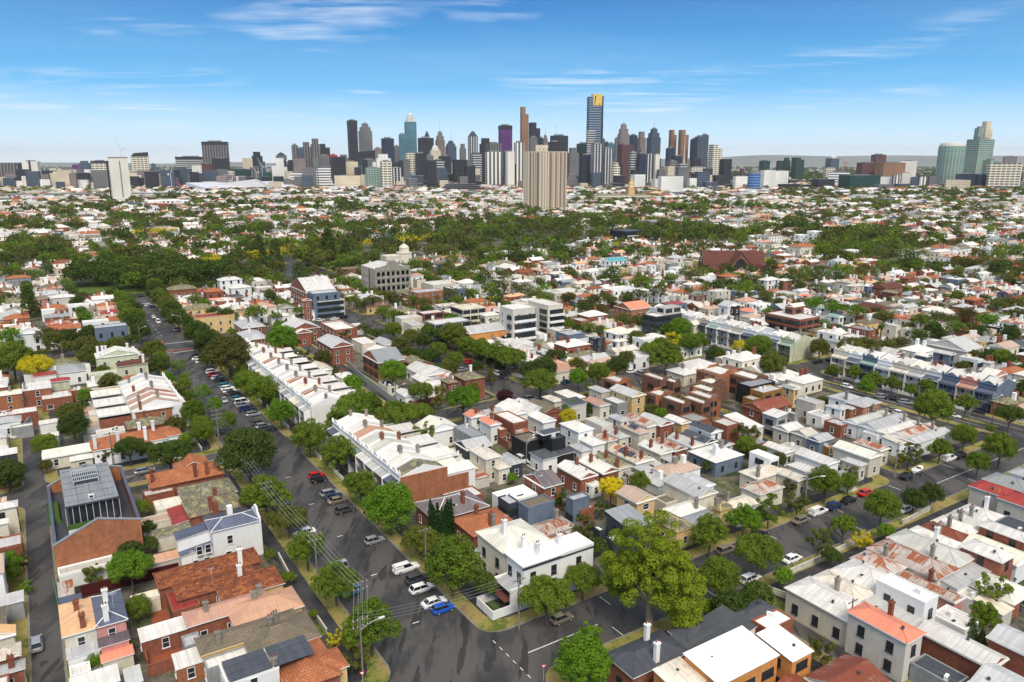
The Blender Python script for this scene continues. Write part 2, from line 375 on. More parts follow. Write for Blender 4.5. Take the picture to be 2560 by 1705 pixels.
struct('road_markings', mb, [PAINT])
mb = MB()
for u0, u1 in ((-120, 37), (60, 122), (144, 208)): mb.slab(gslab(rrect(u0, u1, 333.5, 340.5, 3)), 0, .13)
mb.slab(gslab(rrect(231.8, 233.6, 100, 160, .8)), 0, .12)
struct('traffic_median', mb, [GRASS])
mb = MB(); mb.slab(gslab(rrect(40, 54, 329, 331, .9)), 0, .11); mb.slab(gslab(rrect(42, 46, 346, 353, .9)), 0, .11); struct('traffic_island', mb, [plain('brick_red_paving', (.25, .075, .06), .9)])
# round garden at the avenue's end
RGC = (uvp(330, 700), )[0]
mb = MB(); gc = g2w(62, 528)
mb.slab([(gc[0]+48*math.cos(2*math.pi*i/48), gc[1]+35*math.sin(2*math.pi*i/48)) for i in range(48)], 0, .16)
struct('round_garden_lawn', mb, [LAWN])
# ------------------------------------------------------------------ windows, chimneys and small roof things (shared meshes)
def mk_window(w, h, fr, name='window', split=True):
 mb = MB(); t = .045
 mb.box(-w/2, w/2, -.02, .05, t, h-t, 1)
 for x0, x1, z0, z1 in ((-w/2-.06, -w/2+t, -.02, h), (w/2-t, w/2+.06, -.02, h), (-w/2+t, w/2-t, h-t, h), (-w/2+t, w/2-t, 0, t)): mb.box(x0, x1, -.02, .09, z0, z1, 0)
 if split: mb.box(-w/2+t, w/2-t, .03, .08, h*.49, h*.52, 0)
 mb.box(-w/2-.14, w/2+.14, -.02, .16, -.12, -.02, 0)
 return mb.mesh(name, [fr, GLASS])
WIN = {'s': mk_window(1.0, 1.7, FRAME), 'd': mk_window(1.0, 1.7, DFRAME), 'w': mk_window(2.4, 1.3, DFRAME), 'W': mk_window(3.6, 1.6, DFRAME), 'o': mk_window(1.6, 1.3, FRAME)}
mb = MB().box(-.45, .45, -.02, .05, 0, 2.1, 1).box(-.55, -.45, -.02, .08, 0, 2.2, 0).box(.45, .55, -.02, .08, 0, 2.2, 0).box(-.45, .45, -.02, .08, 2.1, 2.2, 0)
DOOR = mb.mesh('door', [FRAME, plain('dark_door_paint', (.06, .03, .025), .5)])
mb = MB().box(-2.3, 2.3, -.02, .05, 0, 2.2, 1).box(-2.4, 2.4, -.02, .09, 2.2, 2.4, 0)
GARAGE = mb.mesh('garage_door', [FRAME, GAL])
def mk_chim(m, tall=1.35):
 mb = MB().box(-.37, .37, -.29, .29, -1.6, tall, 0).box(-.47, .47, -.39, .39, tall, tall+.18, 0).box(-.42, .42, -.34, .34, tall+.18, tall+.3, 0)
 mb.cyl(-.2, 0, tall+.4, tall+.7, .11, .09, 8, 1).cyl(.2, 0, tall+.4, tall+.7, .11, .09, 8, 1)
 return mb.mesh('chimney', [m, BRK])
CHIM = {'c': mk_chim(CEM), 'k': mk_chim(BRK), 'w': mk_chim(WM['w'], 1.9)}
SKY_L = MB().box(-.5, .5, -.35, .35, -.1, .16, 0).box(-.42, .42, -.27, .27, .16, .18, 1).mesh('skylight', [AC, GLASS])
AIRC = MB().box(-.5, .5, -.25, .25, -.1, .75, 0).box(-.3, .3, -.27, -.25, .15, .6, 1).mesh('air_conditioner', [AC, DFRAME])
VENT = MB().cyl(0, 0, -.2, .3, .12, .12, 8).cyl(0, 0, .3, .55, .26, .2, 10).mesh('roof_vent', [plain('dark_vent_metal', (.07, .07, .075), .5)])
mb = MB().tube((0, 0, -.5), (0, 0, 2.6), .03)
for k in range(5): mb.tube((-.6+.04*k, -.45+.2*k, 2.5), (.6-.04*k, -.45+.2*k, 2.5), .016, n=4)
mb.tube((0, -.55, 2.5), (0, .55, 2.5), .02, n=4); ANT = mb.mesh('antenna', [GAL])
def roofmb(W, D, h, ty, o=.35, wall=True, pitch=.42, ridge=0):
 """slot 0 roof, 1 wall, 2 trim"""
 m = MB(); x, y = W/2, D/2
 if ty == 'hip': ty = 'hu' if W > D else 'hv'
 if ty[0] in 'hgs':
  if ty[0] != 's': m.box(-x-o, x+o, -y-o, y+o, h-.16, h+.02, 2, bot=True)
 z = h+.022
 if ty in ('hu', 'hv'):
  s = min(W, D)/2+o; r = s*pitch*.95
  a, b = x+o, y+o
  if W > D+.01: p, q = (-a+s, 0, z+r), (a-s, 0, z+r)
  else: p, q = (0, -b+s, z+r), (0, b-s, z+r)
  c = [(-a, -b, z), (a, -b, z), (a, b, z), (-a, b, z)]
  if W > D+.01:
   m.poly([c[0], c[1], q, p]); m.poly([c[1], c[2], q]); m.poly([c[2], c[3], p, q]); m.poly([c[3], c[0], p])
  else:
   m.poly([c[0], c[1], p]); m.poly([c[1], c[2], q, p]); m.poly([c[2], c[3], q]); m.poly([c[3], c[0], p, q])
  rr = .09
  for A_, B_ in ([(c[0], p), (c[3], p), (c[1], q), (c[2], q)] if W > D+.01 else [(c[0], p), (c[1], p), (c[2], q), (c[3], q)])+[(p, q)]:
   if (Vector(A_)-Vector(B_)).length > .3: m.tube(A_, B_, rr, n=4, m=ridge)
  return m, h+r
 if ty in ('gu', 'gv'):
  r = ((D if ty == 'gu' else W)/2)*pitch; e = .15
  if ty == 'gu':
   m.prism([(-y, h+.03), (y, h+.03), (0, h+r)], -x+.02, x-.02, 1, 'x')
   m.hexa([(-x-e, -y-o, h-.02), (x+e, -y-o, h-.02), (x+e, 0, z+r), (-x-e, 0, z+r), (-x-e, -y-o, h+.14), (x+e, -y-o, h+.14), (x+e, 0, z+r+.14), (-x-e, 0, z+r+.14)], 2, 0)
   m.hexa([(x+e, y+o, h-.02), (-x-e, y+o, h-.02), (-x-e, .001, z+r), (x+e, .001, z+r), (x+e, y+o, h+.14), (-x-e, y+o, h+.14), (-x-e, .001, z+r+.142), (x+e, .001, z+r+.142)], 2, 0)
  else:
   m.prism([(-x, h+.03), (x, h+.03), (0, h+r)], -y+.02, y-.02, 1, 'y')
   m.hexa([(-x-o, y+e, h-.02), (-x-o, -y-e, h-.02), (0, -y-e, z+r), (0, y+e, z+r), (-x-o, y+e, h+.14), (-x-o, -y-e, h+.14), (0, -y-e, z+r+.14), (0, y+e, z+r+.14)], 2, 0)
   m.hexa([(x+o, -y-e, h-.02), (x+o, y+e, h-.02), (.001, y+e, z+r), (.001, -y-e, z+r), (x+o, -y-e, h+.14), (x+o, y+e, h+.14), (.001, y+e, z+r+.142), (.001, -y-e, z+r+.142)], 2, 0)
  return m, h+r
 if ty[0] == 's':                     # skillion: high side at +/- u or v
  r = (W if ty[1] == 'u' else D)*.13; hi = {'u+': (0, 1, 1, 0), 'u-': (1, 0, 0, 1), 'v+': (0, 0, 1, 1), 'v-': (1, 1, 0, 0)}[ty[1:]]
  c = [(-x, -y), (x, -y), (x, y), (-x, y)]; o2 = .2
  g = [(a+(o2 if a > 0 else -o2), b+(o2 if b > 0 else -o2), h+.02+r*k) for (a, b), k in zip(c, hi)]
  m.hexa([(a, b, h-.01) for a, b in c]+[(a, b, h+.01+r*k) for (a, b), k in zip(c, hi)], 1)
  m.hexa([(a, b, zz_) for a, b, zz_ in g]+[(a, b, zz_+.12) for a, b, zz_ in g], 2, 0)
  return m, h+r
 # flat with a low parapet
 t = .22; p = .45
 m.box(-x+.02, x-.02, -y+.02, y-.02, h-.3, h-.05, 0)
 for bx in ((-x-.03, x+.03, -y-.03, -y+t), (-x-.03, x+.03, y-t, y+.03), (-x-.03, -x+t, -y+t, y-t), (x-t, x+.03, -y+t, y-t)): m.box(*bx, h-.32, h+p-.25, 2)
 return m, h-.05
FOOT = []
CUR = {}
TRIM = {}
def box_parts(root, cu, cv, W, D, h, rt, rm, wm, z0=0.0, trim=None, wins='auto', fl=None, names=('wall', 'roof'), pitch=.42, first=False, par=None):
 """cu,cv: centre relative to root in grid axes"""
 mb = MB().box(-W/2, W/2, -D/2, D/2, z0, h-(.02 if rt[0] != 'f' else .32), 0)
 wo = part(names[0], mb, [WM[wm]], par or root, (cu, cv, 0))
 rmb, top = roofmb(W, D, h, rt, pitch=pitch, ridge=2 if rm in 'LmB' else 0)
 tr = trim or (WM['w'] if rm in 'WwGRCPYADBgmrOEq' else WM[wm])
 if rt[0] == 'f' and trim is None: tr = WM[wm]
 ro = part(names[1], rmb, [RM[rm], WM[wm], tr], par or root, (cu, cv, 0))
 return wo, ro, top
def add_wins(root, cu, cv, W, D, h, faces='-u-v', kind='s', z0=0.0, sp=3.4, only=None):
 fl = max(1, int((h-z0)/2.95))
 for f in [faces[i:i+2] for i in range(0, len(faces), 2)]:
  L = W if f[1] == 'v' else D
  nn = max(1, int((L-1.2)/sp))
  for k in range(nn):
   q = -L/2+L*(k+.5)/nn
   for a in range(fl):
    if only and a not in only: continue
    z = z0+.95+a*3.05
    if z+1.75 > h: z = h-1.95
    if f[1] == 'v': p = (cu+q, cv+(-D/2 if f[0] == '-' else D/2), z); r = math.pi if f[0] == '-' else 0.0
    else: p = (cu+(-W/2 if f[0] == '-' else W/2), cv+q, z); r = math.pi/2 if f[0] == '-' else -math.pi/2
    link('window', WIN[kind], root, p, r)
def rect_of(c, x1, y1, x2, y2, h):
 a = uvp(x1, y1, h, c); b = uvp(x2, y2, h, c)
 cu, cv = (a[0]+b[0])/2, (a[1]+b[1])/2; W, D = abs(a[0]-b[0]), abs(a[1]-b[1]); S_ = .84*W+.54*D
 if D < .5*W: W = S_/1.137; D = .55*W
 elif W < .45*D: D = S_/.96; W = .5*D
 return cu-W/2, cu+W/2, cv-D/2, cv+D/2
def b(c, x1, y1, x2, y2, h, rt, rm, wm, label, cat='house', win='auto', wk='s', ch=(), sk=0, sol=0, ac=0, group=None, pitch=.42, uv=None, faces=None, ant=0, short=None):
 u0, u1, v0, v1 = uv or rect_of(c, x1, y1, x2, y2, h)
 cu, cv = (u0+u1)/2, (v0+v1)/2; W, D = u1-u0, v1-v0
 if W < 1.2 or D < 1.2: print('TINY', label, round(W, 1), round(D, 1)); W = max(W, 2.5); D = max(D, 2.5)
 FOOT.append((u0, u1, v0, v1))
 name = cat.replace(' ', '_')
 root = thing(name, label, cat, (*g2w(cu, cv), 0), GA, group)
 root['short'] = short or label
 wo, ro, top = box_parts(root, 0, 0, W, D, h, rt, rm, wm, pitch=pitch)
 if win: add_wins(root, 0, 0, W, D, h, faces or ('+u-v' if cu < 5 else '-u-v'), wk)
 CUR.update(root=root, cu=cu, cv=cv, W=W, D=D, h=h, top=top, rt=rt, ro=ro)
 for i, q in enumerate(ch):           # chimney tops picked in the photograph
  k = q[2] if len(q) > 2 else 'c'
  uu, vv = uvp(q[0], q[1], top+1.9, c)
  uu = min(max(uu, u0+.5), u1-.5); vv = min(max(vv, v0+.5), v1-.5)
  link('chimney', CHIM[k], root, (uu-cu, vv-cv, top-.1), R.uniform(-.02, .02))
 deco(root, W, D, h, top, rt, sk, sol, ac, ant)
 return root
def rz_at(x, y, W, D, h, top, rt):
 if rt[0] == 'f': return h-.05
 if rt[0] == 's': return h+.1
 if rt in ('gu',) or (rt[0] == 'h' and W > D): return top-abs(y)/(D/2+.35)*(top-h)
 return top-abs(x)/(W/2+.35)*(top-h)
def deco(root, W, D, h, top, rt, sk=0, sol=0, ac=0, ant=0):
 lon = W > D
 for i in range(sk):
  x, y = (R.uniform(-W*.3, W*.3), -D*.27) if lon else (-W*.27, R.uniform(-D*.3, D*.3))
  o = link('skylight', SKY_L, root, (x, y, rz_at(x, y, W, D, h, top, rt)+.02))
 for i in range(ac):
  x, y = R.uniform(-W*.35, W*.35), R.uniform(-D*.35, D*.35)
  link('air_conditioner' if rt[0] == 'f' else 'roof_vent', AIRC if rt[0] == 'f' else VENT, root, (x, y, rz_at(x, y, W, D, h, top, rt)+.05), R.uniform(0, 3))
 for i in range(ant):
  x, y = R.uniform(-W*.2, W*.2), R.uniform(-D*.2, D*.2); link('antenna', ANT, root, (x, y, rz_at(x, y, W, D, h, top, rt)), R.uniform(0, 3))
 if sol:
  mb = MB(); sl = (top-h)/((D if lon else W)/2+.35) if rt[0] != 'f' else .12
  n_ = max(2, int((W if lon else D)*.5/1.05))
  for k in range(n_):
   for r_ in range(2):
    a0 = -n_*.525+k*1.05; b0 = -((D if lon else W)*.40)+r_*1.7
    p = []
    for (a, bb) in ((a0, b0), (a0+1, b0), (a0+1, b0+1.62), (a0, b0+1.62)):
     zz_ = (top-abs(bb)*sl if rt[0] != 'f' else h+.3+(bb+3)*.08)+.24
     p.append((a, bb, zz_) if lon else (bb, -a, zz_))
    mb.hexa([(x, y, z-.06) for x, y, z in p]+p, 1, 0)
  part('solar_panel', mb, [RM['S'], GAL], root)
def a(c, x1, y1, x2, y2, h, rt, rm, wm, nm='rear_wing', win=False, uv=None, pitch=.42, z0=0.0, wk='s', faces=None):
 u0, u1, v0, v1 = uv or rect_of(c, x1, y1, x2, y2, h)
 W, D = max(u1-u0, 1.5), max(v1-v0, 1.5); cu, cv = (u0+u1)/2-CUR['cu'], (v0+v1)/2-CUR['cv']
 FOOT.append((u0, u1, v0, v1))
 mb = MB().box(-W/2, W/2, -D/2, D/2, z0, h-(.02 if rt[0] != 'f' else .32), 0)
 wo = part(nm, mb, [WM[wm]], CUR['root'], (cu, cv, 0))
 rmb, top = roofmb(W, D, h, rt, pitch=pitch)
 part(nm+'_roof', rmb, [RM[rm], WM[wm], WM['w'] if rt[0] != 'f' else WM[wm]], wo, (0, 0, 0))
 if win: add_wins(CUR['root'], cu, cv, W, D, h, faces or '-u-v', wk)
 return wo
# ------------------------------------------------------------------ terraces: one thing per house
def terrace_unit(label, u, v, rz, w, h, dep, rm, wm, two=True, gable=False, arch=False, ver='G', wing=8, rmw=None, group=None, col=None, low=False, detail=True, k=0):
 """facade at local y=0 facing -y, body going to +y; u,v = middle of the facade"""
 root = thing('terrace_house', label, 'terrace house', (*g2w(u, v), 0), GA+rz, group); root['short'] = label
 c_, s_ = math.cos(rz), math.sin(rz)
 pts = [(u+x*c_-y*s_, v+x*s_+y*c_) for x, y in ((-w/2, -2), (w/2, -2), (-w/2, dep+wing), (w/2, dep+wing))]
 FOOT.append((min(p[0] for p in pts), max(p[0] for p in pts), min(p[1] for p in pts), max(p[1] for p in pts)))
 x = w/2-.03
 part('wall', MB().box(-x, x, 0, dep, 0, h, 0), [WM[wm]], root)
 ri = dep*.17
 rf = MB()
 rf.prism([(.12, h+.02), (dep-.0, h+.02), (dep*.5, h+ri)], -x+.14, x-.14, 0, 'x')
 part('roof', rf, [RM[rm]], root)
 pw = MB()
 for sx_ in (-1, 1):
  x0, x1 = (-x-.005, -x+.2) if sx_ < 0 else (x-.2, x+.005)
  pw.prism([(.1, h-.1), (dep+.05, h-.1), (dep+.05, h+.32), (dep*.5, h+ri+.34), (.1, h+.5)], x0, x1, 0, 'x')
 part('party_wall', pw, [WM[wm if not low else 'w']], root)
 if not low:
  pp = MB(); ph = 1.25
  pp.box(-x, x, -.18, .12, h-.3, h+ph-.35, 0).box(-x, x, -.36, .16, h+ph-.35, h+ph-.1, 0).box(-x, x, -.28, .1, h-.42, h-.25, 0)
  if arch:
   pts_ = [(-w*.26, h+ph-.1)]+[(w*.26*math.cos(math.pi-math.pi*i/8), h+ph-.1+.85*math.sin(math.pi*i/8)) for i in range(9)]+[(w*.26, h+ph-.1)]
   pp.prism(pts_, -.2, .06, 0)
  else: pp.prism([(-w*.3, h+ph-.1), (w*.3, h+ph-.1), (w*.2, h+ph+.35), (0, h+ph+.85), (-w*.2, h+ph+.35)], -.2, .06, 0)
  for q in (-x+.2, x-.2): pp.box(q-.22, q+.22, -.3, .2, h+ph-.1, h+ph+.35, 0).taper(q, -.05, h+ph+.35, h+ph+.8, .18, .18, .03, .03)
  part('parapet', pp, [WM[col or wm]], root)
 vh = h-.75 if two else min(h-.5, 3.4); vd = 2.1
 vr = MB().hexa([(-x+.1, -vd, vh-.62), (x-.1, -vd, vh-.62), (x-.1, -.19, vh), (-x+.1, -.19, vh), (-x+.1, -vd, vh-.54), (x-.1, -vd, vh-.54), (x-.1, -.19, vh+.08), (-x+.1, -.19, vh+.08)], 0)
 part('verandah_roof', vr, [RM[ver]], root)
 for q in (-x, x-.18): part('wing_wall', MB().hexa([(q, -vd-.1, 0), (q+.18, -vd-.1, 0), (q+.18, -.2, 0), (q, -.2, 0), (q, -vd-.1, vh-.35), (q+.18, -vd-.1, vh-.35), (q+.18, -.2, vh+.25), (q, -.2, vh+.25)], 0), [WM[wm]], root)
 fr = MB()
 if two:
  fr.box(-x+.2, x-.2, -vd+.02, -.2, 3.1, 3.28, 1)
  fr.box(-x+.2, x-.2, -vd, -vd+.05, 4.15, 4.22, 0).box(-x+.2, x-.2, -vd, -vd+.03, 3.32, 3.45, 0)
  nb = int(w/.35)
  for i in range(nb): q = -x+.25+i*(2*x-.5)/(nb-1); fr.box(q-.02, q+.02, -vd, -vd+.03, 3.45, 4.15, 0)
  fr.box(-x+.2, x-.2, -vd+.01, -vd+.04, vh-1.05, vh-.62, 0)
  part('balcony', fr, [WM[col] if col else IRON, CONC], root)
 for q in (-.28, .25):
  for a_ in ((0, 1) if two else (0,)):
   if q > 0 and a_ == 0: link('door', DOOR, root, (q*w, 0, .15), math.pi)
   else: link('window', WIN['s'], root, (q*w, 0, .9+3.1*a_), math.pi)
 if not low: part('front_fence', MB().box(-x+.1, x-.1, -5.2, -5.05, 0, 1.1, 0).box(-x+.05, -x+.35, -5.3, -4.95, 0, 1.4, 0), [WM['w'] if k % 3 else IRON], root)
 for yy, ch_ in ((dep*.42, 1), (dep*.8, k % 2)):
  if ch_: link('chimney', CHIM['k' if k % 5 == 3 else 'c'], root, (x-.3 if k % 2 == 0 else -x+.3, yy, h+ri-.1-abs(yy-dep*.5)*.25), math.pi/2)
 if wing > 3:
  wl = wing*.62; ww_ = w*.62; o = (-w*.17) if k % 2 else w*.17
  hh = h-1.6 if two else h-.7
  mb = MB().box(o-ww_/2, o+ww_/2, dep, dep+wl, 0, hh, 0)
  rw = part('rear_wing', mb, [WM[R.choice([wm, 'c', 'k', 'w'])]], root)
  sg = 1 if k % 2 else -1
  q0, q1 = (hh+.02, hh+.8) if sg > 0 else (hh+.8, hh+.02)
  mb = MB().hexa([(o-ww_/2-.15, dep+.1, q0), (o+ww_/2+.15, dep+.1, q1), (o+ww_/2+.15, dep+wl+.15, q1), (o-ww_/2-.15, dep+wl+.15, q0), (o-ww_/2-.15, dep+.1, q0+.12), (o+ww_/2+.15, dep+.1, q1+.12), (o+ww_/2+.15, dep+wl+.15, q1+.12), (o-ww_/2-.15, dep+wl+.15, q0+.12)], 0)
  part('rear_wing_roof', mb, [RM[rmw or rm]], rw)
  l2 = wing*.34
  mb = MB().box(-w*.42, w*.42, dep+wl, dep+wl+l2, 0, 2.7, 0).box(-w*.45, w*.45, dep+wl-.05, dep+wl+l2+.1, 2.7, 2.84, 1)
  part('back_room', mb, [WM[R.choice([wm, 'c', 'k', 'a', 'w'])], RM[R.choice('WWGRY')]], root)
 return root
def row(labf, u0, v0, u1, v1, n_, rz, h, dep, rms, wm, **k):
 """n_ houses along the facade line (u0,v0)-(u1,v1)"""
 L = math.hypot(u1-u0, v1-v0); w = L/n_; cols = k.pop('cols', None); vers = k.pop('vers', 'G'); arch = k.pop('arch', None)
 for i in range(n_):
  t_ = (i+.5)/n_; rm = rms[i % len(rms)]; ver = vers[i % len(vers)]
  kk = dict(k); kk['k'] = i
  if cols: kk['col'] = cols[i % len(cols)]
  if arch: kk['arch'] = arch[i % len(arch)] == '1'
  terrace_unit(labf(i, rm), u0+(u1-u0)*t_, v0+(v1-v0)*t_, rz, w, h+(.12 if i % 2 else 0), dep, rm, wm if isinstance(wm, str) and len(wm) == 1 else wm[i % len(wm)], ver=ver, **kk)
RC = {'W': 'white', 'w': 'white', 'C': 'cream', 'G': 'pale grey', 'g': 'mid grey', 'D': 'charcoal', 'B': 'blue grey', 'R': 'rust streaked', 'Q': 'rusted', 'm': 'mauve grey', 'r': 'red', 'O': 'coral', 'P': 'pink', 'Y': 'beige', 'A': 'apricot', 'E': 'pale green', 'q': 'aqua', 'T': 'terracotta', 't': 'dark terracotta', 'L': 'lichened slate', 'N': 'brown tiled', 'n': 'maroon', 'S': 'solar'}
WC = {'w': 'white', 'c': 'cream', 'y': 'yellow', 's': 'pale green', 'a': 'grey beige', 'k': 'red brick', 'o': 'orange brick', 'O': 'orange', 'b': 'brown brick', 'd': 'charcoal', 'x': 'black', 'l': 'blue grey', 'p': 'pink', 'g': 'grey', 'h': 'ochre', 'm': 'maroon brick'}
# ================================================================== the houses nearest the camera, left of the avenue
b('B1',1590,440,1900,300,7.5,'hu','B','w','white two storey house with blue slate roof and curved parapet',win=0,uv=(23.4,32,141,146))
r_=CUR; a('B1',1325,512,1575,405,5.8,'su+','B','w','rear_wing',uv=(17.6,23.38,143.9,147.4)); a('B1',1350,632,1590,555,3.4,'su+','B','w','lean_to',uv=(17.7,23.38,141.8,143.88))
W_,D_=r_['W'],r_['D']
part('parapet',MB().prism([(-D_/2-.3,0),(D_/2+.3,0),(D_/2+.3,8.1),(D_/2-.6,8.3),(1.2,8.6),(.8,9.5),(-.8,9.5),(-1.2,8.6),(-D_/2+.6,8.3),(-D_/2-.3,8.1)],W_/2,W_/2+.35,0,'x'),[WM['w']],r_['root'])
for q,z in ((-.15,4.1),(-.2,.9)): link('window',WIN['s'],r_['root'],(q*W_,-D_/2,z),math.pi)
for q,z in ((-.62,3.4),(-.8,3.4),(-.66,.8),(-.9,.8)): link('window',WIN['s'],r_['root'],(q*W_,-D_/2-.02,z),math.pi)
b('B1',1165,800,1940,655,4.2,'hip','t','k','long dark mottled tile roof beside the white house with blue slates',ch=((1830,650,'w'),),ant=1,uv=(12.5,29.4,131,136.6))
b('B1',1300,862,1960,790,4.0,'hip','t','k','brick house with mottled tiles and a bright red rear roof',ch=((1812,745,'w'),),ant=1,uv=(14.6,27.5,125.9,130.4))
a('B1',1235,880,1500,985,3.0,'flat','r','k','red_rear_room',uv=(13.3,17.6,124,130.8)); a('B1',1615,870,2060,775,4.1,'hip','t','y','front_wing',win=True,uv=(20.8,30.8,121.6,128))
b('B1',1375,1058,2080,980,4.2,'hip','P','k','house with long pale pink beige metal roof and grey chimneys',ch=((1530,950),(1925,930),(1930,825)),uv=(14.6,27,116.7,120.8))
a('B2',-100,980,350,1015,4.3,'hip','P','y','front_wing',win=True,uv=(20.8,31.3,112.6,119))
b('B1',1465,1250,2110,1165,4.3,'hip','N','y','brown tiled house with grey chimneys beside the left footpath',ch=((1622,1170),(2050,1030),(2060,1145)),uv=(14.9,29.5,107.9,112.3))
a('B1',1825,1268,2310,1225,4.2,'hip','N','y','front_wing',win=True,uv=(21,31,103.3,110.9))
b('B1',1515,1395,1865,1345,3.4,'flat','W','g','low flat white roofed rear extension beside the brown tiled house',cat='house extension',uv=(14.9,21,105,107.8))
b('B1',1450,1215,1560,1250,3.2,'flat','G','g','small glazed grey rear room behind the brown tiled house',cat='house extension',win=0,uv=(13.2,15.6,112.6,115.8))
b('B1',1645,1450,2320,1405,6.0,'flat','G','w','white house with black solar panels on its flat roof',ch=((2440,1300),(2560,1380)),uv=(16,23,96.5,101.5))
mb=MB()
for i in range(2):
 for j in range(3): mb.box(-CUR['W']*.45+i*6.0,-CUR['W']*.45+5.8+i*6.0,-2.6+j*1.75,-.95+j*1.75,6.0+.3,6.0+.38,0)
part('solar_panel',mb,[RM['D']],CUR['root'])
b('B2',460,1262,140,1720,4.2,'hip','T','k','orange terracotta hipped roof at the bottom near the avenue',uv=(23.3,30.5,93,102.4))
a('B2',380,1430,700,1400,4.2,'hip','T','y','bay_wing',uv=(26.5,32,94.2,98.8))
b('B1',1040,1205,1400,1160,3.0,'sv+','W','k','low brick outhouse with white roof beside the tiled courtyard',wk='s',uv=(7.9,14.5,118,121.2))
b('B1',1290,1396,1515,1400,3.0,'sv+','W','o','small orange brick annex with white roof below the courtyard',uv=(11.3,15,108.1,111.4))
b('B1',450,1000,715,1165,6.6,'hip','A','c','two storey house with apricot roof beside the left lane',ch=((560,945,'k'),(615,1105,'k')),uv=(-2,2.2,120.1,129.4))
a('B1',475,1250,730,1310,4.0,'sv+','G','w','lean_to',uv=(-1.9,2.2,117.8,120.08))
b('B1',682,965,940,1110,6.6,'hip','B','p','two storey pink house with dark slate roof, joined to apricot roof',ch=((778,880,'w'),(792,1050,'w')),ant=1,uv=(2.25,6.2,120.1,129.4))
a('B1',740,1240,948,1170,4.2,'sv+','m','p','lean_to',uv=(2.3,6.2,117.9,120.08)); a('B1',742,1318,968,1245,2.9,'sv+','O','c','porch',uv=(2.3,6.4,115.8,117.85))
b('B1',505,1440,670,1480,2.9,'flat','W','w','small white flat shed below the apricot roofed house',cat='shed',win=0,uv=(-1.9,.7,114.6,117.3))
b('B1',530,1560,890,1530,3.0,'sv+','W','a','white roofed garage at bottom beside the goal net yard',cat='garage',win=0,uv=(-1.9,3.9,110,113.4))
b('B1',930,1500,1060,1560,2.8,'sv+','G','a','small grey shed right of the goal net yard',cat='shed',win=0)
b('B1',430,815,838,640,2.9,'flat','G','w','long flat pale garage against the big brick gable',cat='garage',win=0,uv=(-1.9,6.9,147.4,150.6))
b('B1',440,850,545,910,2.6,'sv+','R','w','small rust striped shed beside the left lane',cat='shed',win=0)
b('B1',455,990,600,920,2.5,'sv+','B','g','small blue grey shed beside the left lane',cat='shed',win=0)
b('B1',950,960,1215,900,2.8,'flat','W','c','low cream outbuilding with white roof behind the red rear roof',cat='outbuilding')
b('B1',1130,680,1345,600,2.8,'sv+','P','a','low pink beige garage behind the blue slate house',cat='garage',win=0)
b('B1',1000,660,1150,690,2.7,'flat','G','w','small pale flat shed behind the lawn garden on the left',cat='shed',win=0)
b('B1',1055,400,1300,345,3.0,'flat','Y','c','flat beige rear roof left of the red metal roof',cat='house extension',win=0,uv=(13.5,19.4,160.6,164))
b('B1',1320,395,1540,350,3.2,'sv+','L','c','low mossy skillion roof behind the blue slate house',cat='house extension',win=0,uv=(15,21.5,152.8,155.6))
b('B1',1335,130,1805,252,4.4,'hu','L','k','lichened slate roof with brick chimneys and a red metal rear roof',ch=((1600,110,'k'),(1590,215,'k')),ant=1,uv=(22,32.5,156.2,164.2))
a('B1',1280,275,1425,345,3.3,'su+','r','k','red_rear_room',uv=(18.9,21.95,156.6,165)); a('B1',0,0,0,0,4.5,'hu','L','k','second_wing',uv=(22.6,33,164.4,172.6)); a('B1',1160,240,1400,215,3.0,'flat','W','c','rear_wing',uv=(17,22.4,166,171.5))
b('M1',1250,1300,1890,1290,4.5,'hu','T','k','orange terracotta gabled house on the side street corner, brick chimneys',ch=((1250,1250,'k'),(1675,1270,'k'),(1795,1280,'k')),ant=1,uv=(17.6,32.8,176,184.3))
a('M1',1430,1250,1745,1225,4.8,'gv','T','k','gable_wing',uv=(24,31,182,188.4)); a('M1',1255,1410,1400,1370,3.2,'su+','W','k','rear_wing')
b('M1',1180,1480,1480,1400,3.6,'flat','W','k','low brick wing with parapet beside the orange terracotta house',win=0)
b('M1',785,1110,1400,890,4.6,'hu','T','w','long terracotta house with pale chimneys and bay verandahs',ch=((782,985,'w'),(985,945,'w'),(1215,905,'w'),(1165,865,'w'),(1280,850,'w')),uv=(8.6,25.5,208.2,216.6))
a('M1',1290,905,1490,930,4.6,'hip','T','w','front_wing',win=True,uv=(24.3,29.3,209.5,217)); a('M1',1300,1040,1475,1060,3.3,'hip','g','w','verandah',pitch=.25)
b('M1',345,1118,770,1090,3.3,'gu','W','c','low cream outbuilding with white roof behind the long terracotta house',cat='outbuilding')
a('M1',590,1160,780,1150,3.0,'hip','W','c','sun_room',win=True,wk='o')
b('M1',770,955,1085,905,3.2,'flat','W','w','flat white rear roof behind the long terracotta house',ac=2,cat='house extension')
b('M1',1055,858,1410,862,4.5,'hip','L','k','slate cottage with brick chimney beside the brick parapet house',ch=((1210,760,'k'),))
b('M1',1120,735,1442,725,7.0,'hu','W','o','orange brick two storey house with white roof, row end',ch=((1210,745,'k'),))
a('M1',1000,800,1145,775,4.0,'hip','G','o')
row(lambda i,rm:'%s roofed terrace with ornate parapet, %s beyond the orange brick house'%(RC[rm],ordn(i+1)),33.0,uvp(1440,725,7,'M1')[1]+.3,33.0,uvp(1440,725,7,'M1')[1]+33,6,math.pi/2,7.0,13,'YPRWWG','w',vers='GWG',wing=13,group='ornate terraces left of the avenue',rmw='W')
b('M1',950,380,1270,345,7.2,'hip','n','s','pale green two storey house with brown hipped roof',ch=((1205,300,'w'),),short='pale green two storey house')
